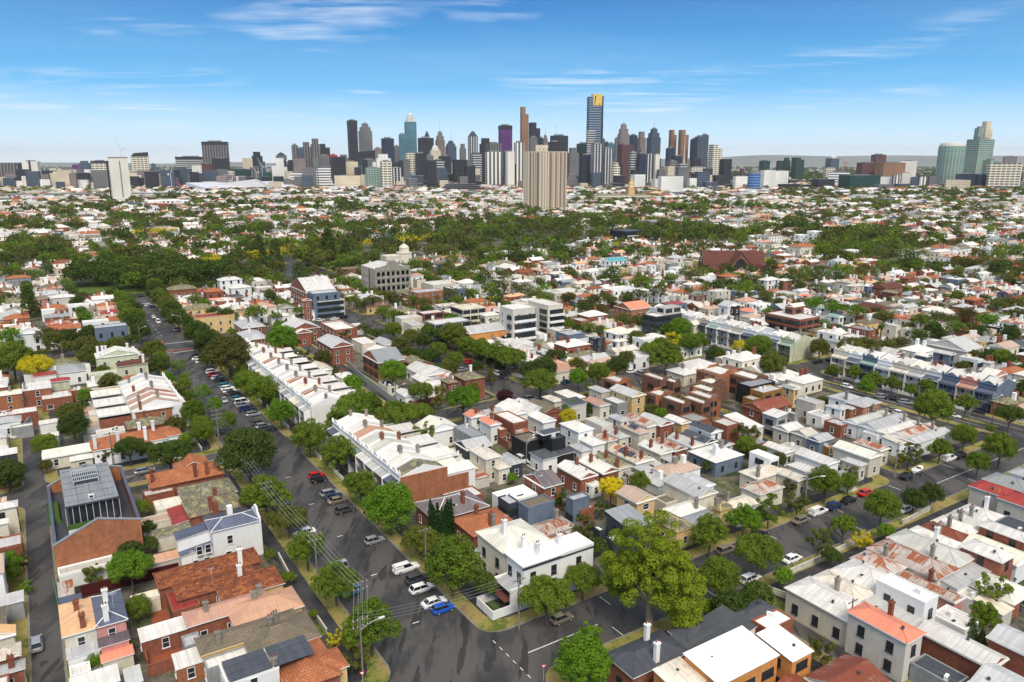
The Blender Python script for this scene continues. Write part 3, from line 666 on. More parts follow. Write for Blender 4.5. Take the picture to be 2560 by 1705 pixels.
b('M1',745,310,1210,255,7.5,'gv','W','s','tall cream green building with white roofs and chimneys',ch=((750,290,'w'),(880,270,'w'),(900,250,'w'),(1090,235,'w')),pitch=.3)
a('M1',735,450,1010,440,4,'flat','a' if 'a' in RM else 'G','s','terrace_wing')
b('M1',1020,500,1255,465,4,'hip','T','y','low orange brown hipped roof beside the pale green house',win=0)
b('M1',200,470,480,400,5,'flat','w','w','white building with red roof strip by the yellow blossom tree',ch=((280,440,'w'),(465,410,'w')))
b('M1',275,480,480,440,5.4,'sv+','r','w','long red metal roof on a white parapet house')
b('M1',405,510,590,500,5.8,'hip','r','s','small pale green house with bright red hipped roof')
b('M1',340,420,720,420,4.8,'hip','g','w','wide grey slate roof behind the red hipped roof')
b('M1',-60,640,210,600,6.2,'sv+','W','o','orange brick flats with long white roof at left edge',ch=((75,515,'c'),));
b('M1',195,600,420,530,6.2,'sv+','W','k','red brick flats with white roof and chimneys',ch=((155,525,'c'),))
b('M1',340,620,610,640,4,'flat','W','k','brick house with flat white roof and rear glazing',wk='o')
b('M1',560,600,740,570,4.2,'flat','W','k','flat pale roofed brick wing with roof vents',ac=2)
b('M1',-20,770,318,770,4.2,'flat','W','k','low brick building with flat roof left of the leafy tree',ac=2)
b('M1',-60,780,110,750,4.4,'flat','G','k','flat grey roofed brick house at left edge')
b('M1',780,690,1060,640,4.4,'flat','C','c','cream rear wing with flat roof beside the white rear blocks',win=0)
b('M1',740,770,870,790,4.6,'flat','W','c','white cubic rear block left of the dark garden tree',wk='o')
b('M1',868,780,1000,800,5.0,'flat','W','c','white cubic rear block right of its neighbour, by the slate cottage',wk='o')
b('M1',745,600,1060,565,4.2,'flat','Y','a','flat brown grey roof with two skylights behind the ornate terraces',sk=2,win=0)
b('M1',320,985,510,960,3.2,'sv+','W','g','white skillion garage beside the round garden tree',cat='garage',win=0)
b('M1',325,880,495,840,3.0,'sv+','W','w','low white carport roof near the left lane',cat='carport',win=0)
b('M1',-60,840,170,840,4.5,'hip','G','w','white and grey roofed house above the left lane entrance')
b('M1',75,900,290,880,3.2,'flat','W','g','flat white garage beside the pale metal wall',cat='garage',win=0)
b('M1',-60,1120,140,1120,6.5,'sv+','W','d','dark walled building with large white roof at the left edge',wk='o')
b('M1',-40,1240,162,1230,5.0,'hip','T','k','small orange terracotta roof at left behind the lane trees')
b('B1',-110,260,120,250,6.6,'hip','W','c','cream two storey house with stone finials at left edge',wk='d')
b('B1',-110,400,75,370,5,'sv+','W','c','white skillion rear wing of the cream house at left edge')
b('B1',-110,520,165,540,3.6,'flat','G','k','low flat grey roof with brick parapet beside the left lane',win=0)
b('B1',-120,985,185,950,3.4,'sv+','G','g','grey metal shed beside the left lane',cat='shed',win=0)
b('B1',-120,1210,100,1210,4.6,'gv','A','c','apricot metal roofed house at bottom left edge')
b('B1',-120,1350,140,1360,4.2,'hip','C','k','cream roofed cottage at the bottom left corner')
b('B1',-60,1480,180,1450,3.8,'hip','G','k','grey hipped roof at bottom left corner beside the parked car',ch=((70,1490,'k'),))
b('B1',-80,1580,60,1560,3.8,'flat','W','k','white flat roof at the very bottom left corner',win=0)
# grey roofed warehouse conversion inside its brick shell
def conversion():
 u0,u1,v0,v1=rect_of('B1',395,505,1045,355,8.6); vf=uvp(1010,1235,8.6,'M1')[1]
 v1=max(v1,vf); v0=uvp(395,505,8.6,'B1')[1]; u0=uvp(395,505,8.6,'B1')[0]; u1=u0+(uvp(1050,357,8.6,'B1')[0]-u0)
 FOOT.append((u0,u1,v0,v1)); W,D=u1-u0,v1-v0
 o=thing('converted_warehouse','grey roofed modern building set inside an old brick gabled shell','building',(*g2w((u0+u1)/2,(v0+v1)/2),0),GA); o['short']='grey roofed brick shell building'
 x,y=W/2,D/2
 for nm,yy in (('gable_wall',-y),('gable_wall',y-.4)):
  part(nm,MB().prism([(-x,0),(x,0),(x,8.6),(x*.0+.2,10.6),(-x,7.2)],yy,yy+.4,0),[WM['o']],o)
  part('parapet_cap',MB().prism([(-x-.1,7.22),(.2,10.62),(x+.1,8.62),(x+.1,8.84),(.2,10.86),(-x-.1,7.44)],yy-.1,yy+.5,0),[RM['g']],o)
 for xx in (-x,x-.4):
  hh=7.2 if xx<0 else 8.6
  part('side_wall',MB().box(xx+.01,xx+.39,-y+.4,y-.4,0,hh,0),[WM['k']],o); part('parapet_cap',MB().box(xx-.08,xx+.48,-y+.5,y-.5,hh,hh+.2,0),[RM['B']],o)
 part('inner_roof_deck',MB().box(-x+.4,x-.4,-y+.4,y-.4,5.4,5.7,0),[RM['D']],o)
 a0,a1,b0,b1=rect_of('B1',485,262,885,172,10.4); b1=uvp(500,1265,10.4,'M1')[1]; b0=uvp(485,262,10.4,'B1')[1]; a1=uvp(885,172,10.4,'B1')[0]; a0=uvp(485,262,10.4,'B1')[0]
 cu,cv=(u0+u1)/2,(v0+v1)/2; a0-=cu; a1-=cu; b0-=cv; b1-=cv
 part('upper_storey',MB().box(a0+.5,a1-.5,b0+.5,b1-.5,5.7,10.0,0),[GLASS],o)
 part('roof',MB().box(a0,a1,b0,b1,10.0,10.4,1,0),[RM['g'],RM['D']],o)
 m_=MB();
 for k in range(6): q=b0+(b1-b0)*(k+.5)/6; m_.box(a0+.3,a1-.3,q-.03,q+.03,10.405,10.44,0)
 for k in range(3): q=a0+(a1-a0)*(k+1)/4; m_.box(q-.03,q+.03,b0+.3,b1-.3,10.405,10.435,0)
 part('roof_seams',m_,[RM['D']],o)
 m_=MB(); sx0,sx1=a0+(a1-a0)*.22,a0+(a1-a0)*.72; sy0,sy1=b0+(b1-b0)*.5,b0+(b1-b0)*.82
 m_.box(sx0,sx1,sy0,sy1,10.41,10.55,1)
 for q in (sy0,sy1-.2,(sy0*2+sy1)/3,(sy0+2*sy1)/3): m_.box(sx0,sx1,q,q+.2,11.1,11.25,0)
 for k in range(14): q=sx0+(sx1-sx0)*k/13; m_.box(q-.04,q+.04,sy0,sy1,11.26,11.34,0)
 for q in (sx0,sx1-.15):
  for r in (sy0,sy1-.15): m_.box(q,q+.15,r,r+.15,10.45,11.2,0)
 part('roof_light_frame',m_,[GAL,GLASS],o)
 m_=MB()
 for k in range(9): q=a0+(a1-a0)*k/8; m_.box(q-.06,q+.06,b0+.3,b0+.42,5.7,10.0,0)
 m_.box(a0,a1,b0-3.2,b0-.1,5.72,5.95,0); part('terrace_screen',m_,[GAL],o)
 link('air_conditioner',AIRC,o,((a0+a1)/2,b0+2,10.4));
 part('garden_planting',MB().taper(a0-2.0,(b0+b1)/2-2,5.7,6.7,1.2,5,.9,4.4).taper((a0+a1)/2-2,b0-.9,5.95,6.8,3,.35,2.6,.3),[plain('planter_green',(.05,.10,.02),.9)],o)
conversion()
# ================================================================== right of the avenue, nearest rows
# white corner house
def corner_house():
 h=8.3
 L=uvp(78,603,h,'B3'); N_=uvp(205,702,h,'B3'); Rr=uvp(478,612,h,'B3'); R2=uvp(697,530,h-.6,'B3')
 u0,v0=N_; u1=Rr[0]; v1=L[1]; v0=(N_[1]+Rr[1])/2; D=v1-v0; W=u1-u0; W2=R2[0]-u1
 FOOT.append((u0,u1+W2,v0,v1))
 o=thing('corner_house','white rendered two storey corner house with walled front courtyard','house',(*g2w(u0+W/2,v0+D/2),0),GA); o['short']='white corner house'
 part('wall',MB().box(-W/2,W/2,-D/2,D/2,0,h-.02,0),[WM['w']],o)
 m_,top=roofmb(W,D,h,'hip'); part('roof',m_,[RM['w'],WM['w'],WM['w']],o)
 part('rear_block',MB().box(W/2,W/2+W2,-D/2,D/2-.4,0,h-.6,0),[WM['w']],o)
 rb=MB().box(W/2+.3,W/2+W2-.3,-D/2+.3,D/2-.7,h-.62,h-.4,0)
 for bx in ((W/2+.02,W/2+W2+.05,-D/2-.04,-D/2+.3),(W/2+.02,W/2+W2+.05,D/2-.7,D/2-.36),(W/2+W2-.3,W/2+W2+.05,-D/2+.3,D/2-.7)): rb.box(*bx,h-.62,h+.0,1)
 part('rear_roof',rb,[RM['w'],WM['w']],o)
 part('cornice',MB().box(-W/2-.2,W/2+W2+.1,-D/2-.22,-D/2-.0,h-.75,h-.55,0),[DFRAME],o)
 for q in (.13,.42,.78): link('window',WIN['d'],o,(-W/2+(W+W2)*q,-D/2,4.9),math.pi); link('window',WIN['d'],o,(-W/2+(W+W2)*(q+.0),-D/2,1.1),math.pi)
 for q in (-.25,.28): link('window',WIN['d'],o,(-W/2,q*D,4.7),math.pi/2)
 link('chimney',CHIM['w'],o,(-W*.02,-D*.28,h+.6)); link('chimney',CHIM['w'],o,(W/2+W2*.3,D*.1,h-.3)); link('chimney',CHIM['w'],o,(-W*.1,D*.35,h+.6))
 vd=2.6; vh=4.4
 part('verandah_roof',MB().hexa([(-W/2-vd,-D/2,vh-.5),(-W/2,-D/2,vh),(-W/2,D/2,vh),(-W/2-vd,D/2,vh-.5),(-W/2-vd,-D/2,vh-.4),(-W/2,-D/2,vh+.1),(-W/2,D/2,vh+.1),(-W/2-vd,D/2,vh-.4)],0),[RM['G']],o)
 for q in (-D/2+.02,D/2-.3): part('wing_wall',MB().box(-W/2-vd,-W/2-.01,q,q+.28,0,vh+.1,0),[WM['w']],o)
 part('entry_glazing',MB().box(-W/2-.3,-W/2-.02,-D/2+.5,D/2-.5,.2,3.4,0),[GLASS],o)
 part('pergola',MB().box(-W/2-3.6,-W/2-.4,-D/2+.4,D/2-.4,2.3,2.42,0),[WM['m']],o)
 cw=MB(); cd=6.2
 cw.box(-W/2-cd,-W/2-.02,-D/2-.02,-D/2+.2,0,1.7,0).box(-W/2-cd,-W/2-cd+.22,-D/2+.2,D/2,0,1.7,0).box(-W/2-cd+.22,-W/2-.02,D/2-.2,D/2,0,1.7,0)
 part('courtyard_wall',cw,[WM['w']],o)
 part('courtyard_planting',MB().taper(-W/2-4.5,0,.13,1.1,.9,1.6,.5,1.2),[plain('courtyard_green',(.06,.10,.03),.9)],o)
corner_house()
b('B2',1715,447,2240,500,7.8,'hip','W','c','cream two storey terrace joined to the white corner house',wk='d',ch=((1915,360,'w'),),ant=1)
a('B2',1690,560,1790,650,3.4,'su+','G','c','verandah'); a('B3',345,505,572,495,4.2,'flat','Y','k','rear_wing')
b('B2',1535,355,2005,385,4.4,'hip','T','k','terracotta tiled house with brick chimneys behind the pencil cypresses',ch=((1705,235,'k'),(1812,290,'k'),(1920,360)))
b('B2',1250,232,1790,250,4.4,'hu','m','k','red brick house with mauve slate roof beside the pencil cypresses',ch=((1603,135,'k'),),sk=2)
a('B2',1440,165,1760,165,4.2,'flat','W','k','rear_wing')
b('B3',15,190,175,225,6.4,'flat','G','d','dark blue modern box with stepped roof, left half',wk='w',ac=1)
a('B3',165,235,435,207,6.7,'flat','N','l','upper_box')
b('B3',525,190,700,178,5.6,'flat','G','l','dark blue clad box right of the leafy yard',wk='w')
a('B3',560,250,735,262,3.0,'flat','W','k')
b('B3',235,425,582,385,4.0,'hu','R','w','small cottage with rust streaked white roof behind corner house',ch=((450,265),),win=0)
b('B3',822,325,1160,375,6.3,'sv+','g','d','dark modern house with pale grey flat roof and roof hatch',wk='w',sk=1)
a('B3',820,490,960,500,3.6,'flat','W','d','garage'); a('B3',722,405,815,440,3.6,'flat','W','d','side_wing')
b('B3',905,152,1185,192,6.0,'gv','Y','y','yellow rendered house beside the yellow blossom tree',wk='o')
b('B3',1150,332,1480,398,4.3,'hu','L','y','yellow corner cottage with lichened slate roof on the side street')
for i,(x0,y0,x1,y1,rm,wm,lb,ch) in enumerate([(1250,300,1545,250,'W','w','pale roofed cottage joined behind the yellow corner cottage',((1510,190),)),(1395,345,1660,330,'g','y','grey green roofed cottage beside the yellow corner cottage',()),(1625,270,1765,240,'L','y','mossy roofed cottage in the side street row',((1615,165),)),(1700,225,1965,225,'C','w','cream iron roofed cottage in the side street row',((1715,130),))]):
 b('B3',x0,y0,x1,y1,4.3,'hu',rm,wm,lb,ch=ch)
b('B3',1245,50,1655,165,6.0,'gv','G','c','tall cream walled hall with zinc gable roof',win=0,ac=1)
b('B3',1360,5,1650,130,6.4,'gv','G','w','zinc gabled hall directly behind the cream walled hall',win=0)
b('B3',215,28,490,82,6.3,'gu','m','k','brick house with steep mauve grey roof and skylights',sk=3,wk='s')
b('B3',-30,160,308,165,4.3,'flat','w','w','long flat white roof between mauve roof and dark box',sk=2)
b('B3',1180,195,1430,190,2.9,'flat','N','a','low brown grey flat roof right of the yellow house',cat='outbuilding',win=0)
# second row of the small lane
J=[(515,1215,850,1315,4.4,'gv','W','k','long brick sided house with clean white roof',((680,1150,'k'),)),(690,1155,1042,1290,4.2,'gv','W','k','long white roofed cottage with dish, beside the brick sided house',((800,1120,'k'),)),
(805,1125,1150,1262,4.2,'gv','L','c','cottage with long grey green roof and skylight',((930,1090,'k'),(1055,1190,'k'))),(940,1075,1330,1190,4.2,'gv','R','c','cottage with rusted middle roof and blue solar panels',((1060,1065,'k'),(1310,1130,'k'))),
(1190,1018,1500,1135,4.0,'gv','W','c','white roofed cottage with rusty ridge seams',((1180,1030,'k'),)),(1310,985,1620,1120,4.0,'gv','R','k','cottage with half rusted half white roof',((1300,990,'k'),)),
(1425,950,1780,1090,4.2,'gv','G','c','zinc roofed cottage beside the charcoal roofed house',((1415,955,'k'),(1680,1015,'k'))),(1540,930,1880,1050,4.4,'gv','D','d','charcoal roofed single storey house with skylight',()),
(1625,880,1900,935,6.2,'gv','D','w','white two storey house with charcoal gable roof',()),(1840,1030,1995,1040,3.2,'gv','D','w','small dark gabled annex below the charcoal roofed house',())]
for x0,y0,x1,y1,h,rt,rm,wm,lb,ch in J: b('M3',x0,y0,x1,y1,h,rt,rm,wm,lb,ch=ch,sk=1 if 'skylight' in lb else 0,sol=1 if 'solar' in lb else 0,ac=1)
J=[(1160,1235,1340,1255,3.4,'hip','G','c','grey hipped rear room below the solar panel cottage'),(1270,1200,1395,1215,3.0,'sv+','G','k','small brick rear room with pale roof'),(1405,1160,1530,1170,3.2,'hip','G','w','small white rear room beside the dark stair'),(745,1370,885,1380,3.0,'flat','W','w','small white annex at the end of the brick sided house'),(1050,1270,1150,1290,3.0,'sv+','g','k','small grey skillion wing beside the lane')]
for q in J: b('M3',*q)
J=[(290,1112,515,1142,4.6,'hip','D','w','white weatherboard cottage with dark pyramid roof'),(545,870,815,912,6.6,'hip','W','w','white two storey house with small brown shutter window'),(700,1000,915,1030,4.4,'hip','W','w','white house with dark front hip beside it'),(620,1050,790,1090,4.0,'hip','G','w','pale hipped cottage with blue awning'),
(822,960,1015,1012,4.2,'hip','R','c','rust hipped cottage with brick chimney'),(905,930,1118,978,4.2,'hip','G','c','pale grey hipped cottage with two brick chimneys'),(1055,888,1290,940,4.8,'hip','Y','c','cream house with dark solar panels facing the lane'),(1070,800,1392,900,4.6,'gv','R','c','cream house with long rust striped roof'),(945,800,1122,840,6.2,'hip','G','c','cream two storey block with twin skylights'),
(745,825,985,885,5.6,'flat','G','a','pinkish boxy building with flat pale roof'),(1190,795,1500,890,4.8,'gv','G','k','mock tudor gabled house with pale grey roof'),(1415,810,1640,868,4.4,'gv','W','y','yellow walled cottage with white gable roof'),(1540,810,1795,830,3.4,'flat','g','k','low grey roofed garages behind the brick townhouses')]
for q in J: b('M3',*q,ch=((q[0]+(q[2]-q[0])*.5,q[1]-40,'k'),) if 'chimney' in q[8] else (),sol=1 if 'solar' in q[8] else 0)
b('M3',345,945,585,985,6.6,'flat','D','x','black modern house with roof deck and timber balcony',wk='w',ac=3)
a('M3',130,975,400,1000,5.2,'flat','N','x','rear_block',win=True,wk='w'); a('M3',350,950,520,930,7.6,'gu','D','x','roof_lantern',z0=6.0,pitch=.3); a('M3',470,1110,655,1110,3.2,'sv+','D','x','front_wing')
b('M3',1815,850,2050,870,6.4,'flat','G','k','red brick cube house with pale sunken roof',win=0)
b('M3',1905,800,2268,940,4.6,'sv+','W','c','long white skillion roof beside the red brick cube')
b('M3',2080,725,2475,700,6.2,'gu','Q','k','old red brick hall with rusted roof and arched door')
b('M4',158,785,366,800,6.4,'su+','W','g','grey clad box with white roof beside the old brick hall',wk='w')
b('M4',60,590,320,572,6.4,'flat','G','h','ochre clad modern house with flat grey roof',wk='w',ac=2); a('M4',-10,650,145,660,4.6,'flat','G','h','lower_block')
b('M4',300,540,480,590,6.2,'gv','g','y','cream two storey house beside the ochre clad house')
b('M4',-60,530,265,520,6.2,'flat','g','x','dark clad house with flat roof left of the ochre house',wk='w')
J=[(395,630,560,690,4.4,'hip','C','c','cream roofed corner cottage by the spreading street tree'),(500,600,745,650,4.4,'hip','W','c','white hipped cottage second from the spreading street tree'),(550,690,760,700,5.4,'sv+','D','a','dark clad extension with zinc roof'),(740,650,965,735,4.6,'gv','P','c','pink beige gabled cottage in the brick townhouse block'),(780,560,960,600,4.4,'hip','G','c','grey hipped cottage by the brick townhouses'),
(960,572,1258,632,6.4,'gv','G','y','long pale yellow two storey house with white roof'),(900,660,1110,690,4.6,'flat','W','g','grey house with sawtooth glazing and flat roof'),(250,690,550,775,4.4,'gv','N','k','long brown grey tiled roof with skylight'),(0,710,270,790,4.4,'gv','W','w','first white gabled roof by the cars street'),(130,680,420,770,4.4,'gv','W','w','second white gabled roof by the cars street'),
(-20,790,270,850,5.6,'flat','W','k','brick house with flat white roof and blue grey box'),(265,780,500,860,4.8,'gv','W','w','white glasshouse roofed cottage with dormers'),(-40,890,95,920,4.2,'flat','W','k','brick rear block with skylight above the green fence')]
for q in J: b('M3',*q,wk='o' if 'flat' in q[5] else 's')
# cream block south of the side street row end
J=[(2115,1090,2400,1180,6.0,'flat','w','w','white modern box with glass balcony'),]
for q in J: b('M3',*q,wk='w')
J=[(150,1030,440,1120,3.8,'gv','W','w','long low white gabled roof by the charcoal gutters'),(250,900,500,905,4.0,'gu','W','a','white double garage with panel door'),(395,940,625,960,4.2,'gu','C','a','cream gabled garage beside the grey one'),(530,990,748,990,4.4,'gu','G','l','blue grey gabled outbuilding'),
(300,1050,560,1100,3.2,'flat','G','c','flat zinc roof behind the long white gable'),(410,1100,820,1210,4.4,'gv','W','w','large white hipped roof behind the street trees'),(720,1030,1200,1165,5.2,'gv','W','c','long cream weatherboard hall with white roof'),(895,1000,1260,1110,4.4,'gv','R','c','long cottage with streaked pinkish roof beside the cream hall'),
(840,1150,1010,1230,4.2,'hip','G','c','cream corner shop with grey awning by the side street'),(370,1210,680,1280,4.2,'hu','W','w','white roofed house left of the corner shop'),(-20,1290,330,1250,4.2,'hu','C','c','cream roofed cottage with chimney in the side street row'),(240,1240,560,1370,4.4,'gv','C','c','beige long roofed cottage near the eucalypt'),(-20,1400,330,1400,4.2,'hu','R','c','streaked metal roofed cottage, last before the eucalypt'),
(680,700,870,760,6.2,'hip','G','w','white two storey rear wing by the orange gabled house'),(715,640,980,650,6.6,'hip','G','w','white parapeted terrace with chimneys, orange house neighbour'),(860,690,1150,690,6.8,'hv','G','o','orange brick two storey house with big parapet'),(790,710,945,750,5.8,'hip','G','o','orange brick rear wing with pale roof'),(530,780,760,790,3.6,'flat','G','w','zinc roofed extension with white bifold doors'),(675,850,900,870,3.6,'flat','G','k','grey extension with roof monitor and bifold doors'),
(440,660,680,690,5.6,'flat','G','a','grey roofed house with cut out terrace'),(360,760,440,800,4.4,'flat','W','g','small grey box beside the terrace house'),
(1000,940,1200,950,3.4,'flat','W','w','flat pale rear roof with satellite dish'),(1160,1000,1400,1020,3.8,'sv+','C','w','cream rear roof facing the side street'),(620,1020,720,1080,2.8,'flat','G','h','small timber clad shed beside the blue grey outbuilding')]
for q in J: b('M4',*q,ch=((q[0]+(q[2]-q[0])*.55,q[1]-45),) if 'row' in q[8] or 'chimney' in q[8] else (),ac=1 if q[5][0]=='f' else 0)
vs_=[uvp(x,y,4.2,'M4')[1] for x,y in ((1150,765),(1245,800),(1380,850),(1505,880),(1640,910),(1750,940))]
ub=uvp(1505,880,4.2,'M4')[0]
for i,(rm,lb) in enumerate([('G','first pale grey roof in the boulevard row'),('G','second pale grey roof in the boulevard row'),('W','third roof in the boulevard row, clean and white'),('R','fourth roof in the boulevard row, rust tinted'),('G','last pale blue roof in the boulevard row at the corner')]):
 b('M4',0,0,0,0,4.4+.1*(i%2),'gu' if i!=2 else 'hu',rm,'w',lb,uv=(ub-16,ub,vs_[i+1]+.1,vs_[i]-.1),ac=1); link('chimney',CHIM['c'],CUR['root'],(CUR['W']*.3,CUR['D']*.45,5.4))
# curved gable brick townhouses
def humped(i,x0,y0,x1,y1,h,lb):
 u0,u1,v0,v1=rect_of('M3',x0,y0,x1,y1,h); W,D=u1-u0,v1-v0; FOOT.append((u0,u1,v0,v1))
 o=thing('brick_townhouse',lb,'townhouse',(*g2w((u0+u1)/2,(v0+v1)/2),0),GA,'brown brick townhouses with curved gables'); o['short']='curved gable brick townhouses'
 x,y=W/2,D/2
 part('wall',MB().box(-x+.1,x-.1,-y+.32,y-.32,0,h,0),[WM['b']],o)
 k=[(-y,0),(y,0),(y,h-.2)]
 pr=[(-x,0),(x,0),(x,h-1.6)]+[(x-W*.30*math.sin(t*math.pi/12)*1.0, h-1.6+2.6*(1-math.cos(t*math.pi/12))) for t in range(1,7)]+[(-x*.15,h+1.0),(-x*.35,h+.1),(-x*.75,h+.1),(-x,h+.5)]
 for yy in (-y,y-.32): part('curved_end_wall',MB().prism(pr,yy,yy+.32,0),[WM['o' if i%3==0 else 'b']],o)
 part('roof',MB().box(-x*.6,x*.3,-y+.35,y-.35,h,h+.12,0),[RM['W']],o)
 part('mansard_roof',MB().prism([(x*.3,h+.6),(x*.98,h-1.7),(x*.98,h-2.6),(x*.3,h-.3)],-y+.34,y-.34,0),[RM['L']],o)
 add_wins(o,0,0,W-.2,D,h,'-v','w',sp=5); add_wins(o,0,0,W-.2,D,h,'-u','w',sp=4)
HB=['at the left end beside the yellow house','long wall facing left','behind the long walled one','with blue window wall beside yellow house','nearest the camera','second nearest the camera','beside the dark clad house','in the middle of the group','at the far right end','farthest back by the white roofs','right of the middle, near the pole']
for i,q in enumerate([(890,490,1150,500,6),(1215,430,1480,520,7.5),(1340,470,1575,530,7),(1262,620,1510,600,6.5),(1385,640,1655,700,6.5),(1560,650,1815,690,6.5),(1610,610,1890,640,6.6),(1690,520,1945,500,7),(1950,450,2300,470,6.5),(1700,440,2080,400,7),(1630,560,1905,580,6.6)]):
 humped(i,*q[:4],q[4],'brown brick townhouse with curved gable, '+HB[i])
# terrace rows right of the avenue
def va(c,x,y,z): return uvp(x,y,z,c)[1]
vA0=va('M2',1300,1330,7.6); vA1=va('M2',690,880,7.6)
UF=63.4
row(lambda i,rm:('%s roofed terrace, %s from the near end of the near avenue row'%(RC[rm],ordn(i+1))),UF,vA0,UF,vA1,8,-math.pi/2,7.4,11.5,'LWWGGPWW','w',vers='BGGWEGG',wing=12,group='near white terraces right of the avenue',rmw='W',arch='0101')
CUR_=THINGS[-8]
part('brick_side_wall',MB().box(.02,.3,-.02,11.5,0,7.9,0).box(.02,.28,11.5,17,0,5.4,0),[WM['o']],CUR_,((vA1-vA0)/16.0,0,0))
vB0=va('M2',560,720,7.6); vB1=va('M2',40,235,7.6)
row(lambda i,rm:('%s roofed terrace, %s from the near end of the far avenue row'%(RC[rm],ordn(i+1))),UF,vB0,UF,vB1,17,-math.pi/2,7.2,11,'WWRWWRWWWGWRWWGWW','w',vers='GGCGgGmG',wing=11,group='far white terraces right of the avenue',rmw='W',arch='01')
# behind the near row
J=[(1210,1030,1420,1040,5.4,'gu','G','y','yellow rear house with zinc gable behind the near avenue row'),(1410,880,1765,900,5.0,'gv','W','w','large plain white gabled roof behind street trees'),(1195,920,1410,880,4.4,'gu','R','s','green and rust patched shed roof'),(1730,900,1990,960,5.6,'flat','g','g','grey modern house with black roof panel'),(1745,1030,2045,1050,5.4,'gu','G','d','dark barn shaped house with zinc roof'),(1330,1130,1680,1150,5.0,'flat','W','c','wide flat white roofed rear building'),(1400,1210,1770,1230,5.2,'gu','W','c','barrel white roofed rear building'),
(1865,1075,2120,1150,6.4,'hip','C','c','cream rendered two storey house with bay'),(2000,1180,2200,1235,4.2,'hip','C','c','low cream hipped wing with bay window'),(2080,1130,2310,1200,4.2,'hip','G','d','grey hipped cottage beside the lane cars'),(1820,790,1990,800,6.2,'gv','O','w','first of two coral roofs on white house'),(1950,830,2120,880,5.6,'gv','O','w','second of two coral roofs on white house'),(1955,770,2140,760,4.2,'gu','G','w','pale blue grey roof behind the coral roofs'),(2090,730,2360,720,4.4,'gv','W','w','white gabled cottage by the dark red tree'),(1670,1090,1820,1130,3.2,'flat','W','c','small white flat annex beside the dark barn house'),(1690,1300,1750,1390,3.0,'flat','G','k','brick garden annex with balcony below the brick side wall'),(1420,1070,1590,1060,3.6,'sv+','W','c','white skillion annex behind the green shed')]
for q in J: b('M2',*q,ac=1,ch=((q[0]+(q[2]-q[0])*.6,q[1]-60,'k'),) if 'coral' in q[8] else ())
# ================================================================== bottom right block, along the side street
def vv(c,x,y,z): return uvp(x,y,z,c)
J=[(102,108.2,60.8,72.5,4.8,'hv','W','c','long white roofed cream house with small blue windows on the lane'),
(108.3,113.5,64,72.5,4.5,'hv','C','w','white house behind with pale valley roof'),(113.6,121,63.4,72.3,4.5,'hu','W','w','white roofed house with skylight near rusty roofs'),
(121.1,126.5,66,73,4.4,'hv','R','w','small rust streaked roof beside the longer rusty one'),(126.8,133.2,60.4,73.4,4.6,'hv','R','c','long heavily rusted iron roof of a cottage'),(133.4,139.5,60.7,73.5,4.8,'hv','G','y','long pale blue grey roof of a yellow trimmed cottage'),
(139.7,143.6,64.4,73.4,4.4,'hv','W','w','white hipped roof between yellow trim and dark rust roofs'),(143.8,148,65.8,73,4.4,'hv','Q','c','dark rusted hipped roof between white ones'),(148.1,152.3,66,73,4.5,'hv','W','w','white hipped roof next beyond the dark rusted roof'),
(152.4,156.5,66,73,4.4,'hv','W','w','white hipped roof, second beyond the dark rusted roof'),(156.6,162.5,66,73,4.5,'hv','W','w','last white hipped roof of the row before the corner'),
(139,143.6,56,62.8,6.2,'hv','W','k','tall brick house with beige end and corner window'),(144,150,55.5,65,4.2,'gv','W','w','white strip roof between two brick houses'),(151,154.6,57.5,65.6,6,'hv','W','k','brick house with white roof right of the dark grey one'),(155,162,58,65.6,5,'flat','D','g','dark grey modern roof with metal screens'),
(101.3,105.6,51.3,60.6,7.0,'hv','O','a','two storey cream block with salmon orange roof on the lane'),(113,116.9,55.2,63.3,7.2,'flat','w','w','smooth white modern box storey above old roofs'),(123.6,126.2,55.7,65.8,3.6,'gv','R','p','low rusted roof beside pink wall'),
(128,140,57.5,60.5,3.6,'sv+','G','w','flat pale roofs with round vents behind rusty roof'),(117,121.8,50.6,56,3.5,'flat','W','w','low flat white roof beside the dark garden cypresses'),(108.4,112.9,54.3,63.9,3.8,'su+','G','k','long narrow zinc roof beside the salmon orange roof'),
(109.8,114,43.3,54.2,4.2,'gv','W','k','long brick walled building with white roof behind the conifer'),(103,106.8,44.8,51.2,2.9,'flat','D','g','dark flat carport with yellow roofing strip'),(115.4,120.5,38,46.5,5.4,'gv','G','k','brick house with pale blue grey roof at right edge'),
(103.5,110.4,37,43.1,4.6,'gv','G','w','pale blue gabled roof at bottom right corner'),(85.6,94.6,49.8,56.3,4.2,'gu','Q','a','rust brown ribbed roof at the bottom edge'),(81,85.4,54.6,58,3.6,'gv','Q','a','small rust brown gable at the bottom edge'),
(127.5,131,54.6,57.3,3.0,'flat','C','w','small cream flat annex by the arched awning'),(127.5,131,50,54.4,2.9,'sv+','C','a','cream corrugated carport roof at right yards'),(132,139,50.5,57.3,3.2,'hip','W','k','small brick rear part with tall shutters')]
CHM={102:'c',121.1:'c',133.4:'w',126.8:'c',139.7:'c',143.8:'c',148.1:'c',152.4:'c',156.6:'w',101.3:'k',123.6:'k'}
for u0,u1,v0,v1,h,rt,rm,wm,lb in J:
 b('B4',0,0,0,0,h,rt,rm,wm,lb,uv=(u0,u1,v0,v1),wk='d',ac=1,sk=1 if 'skylight' in lb or 'flat white' in lb else 0,win=0 if u0 not in (102,101.3,139,132,113,151,115.4,103.5) else 'auto')
 if u0 in CHM: link('chimney',CHIM[CHM[u0]],CUR['root'],(CUR['W']*.48,-CUR['D']*.15 if u0==126.8 else CUR['D']*.05,h+.9))
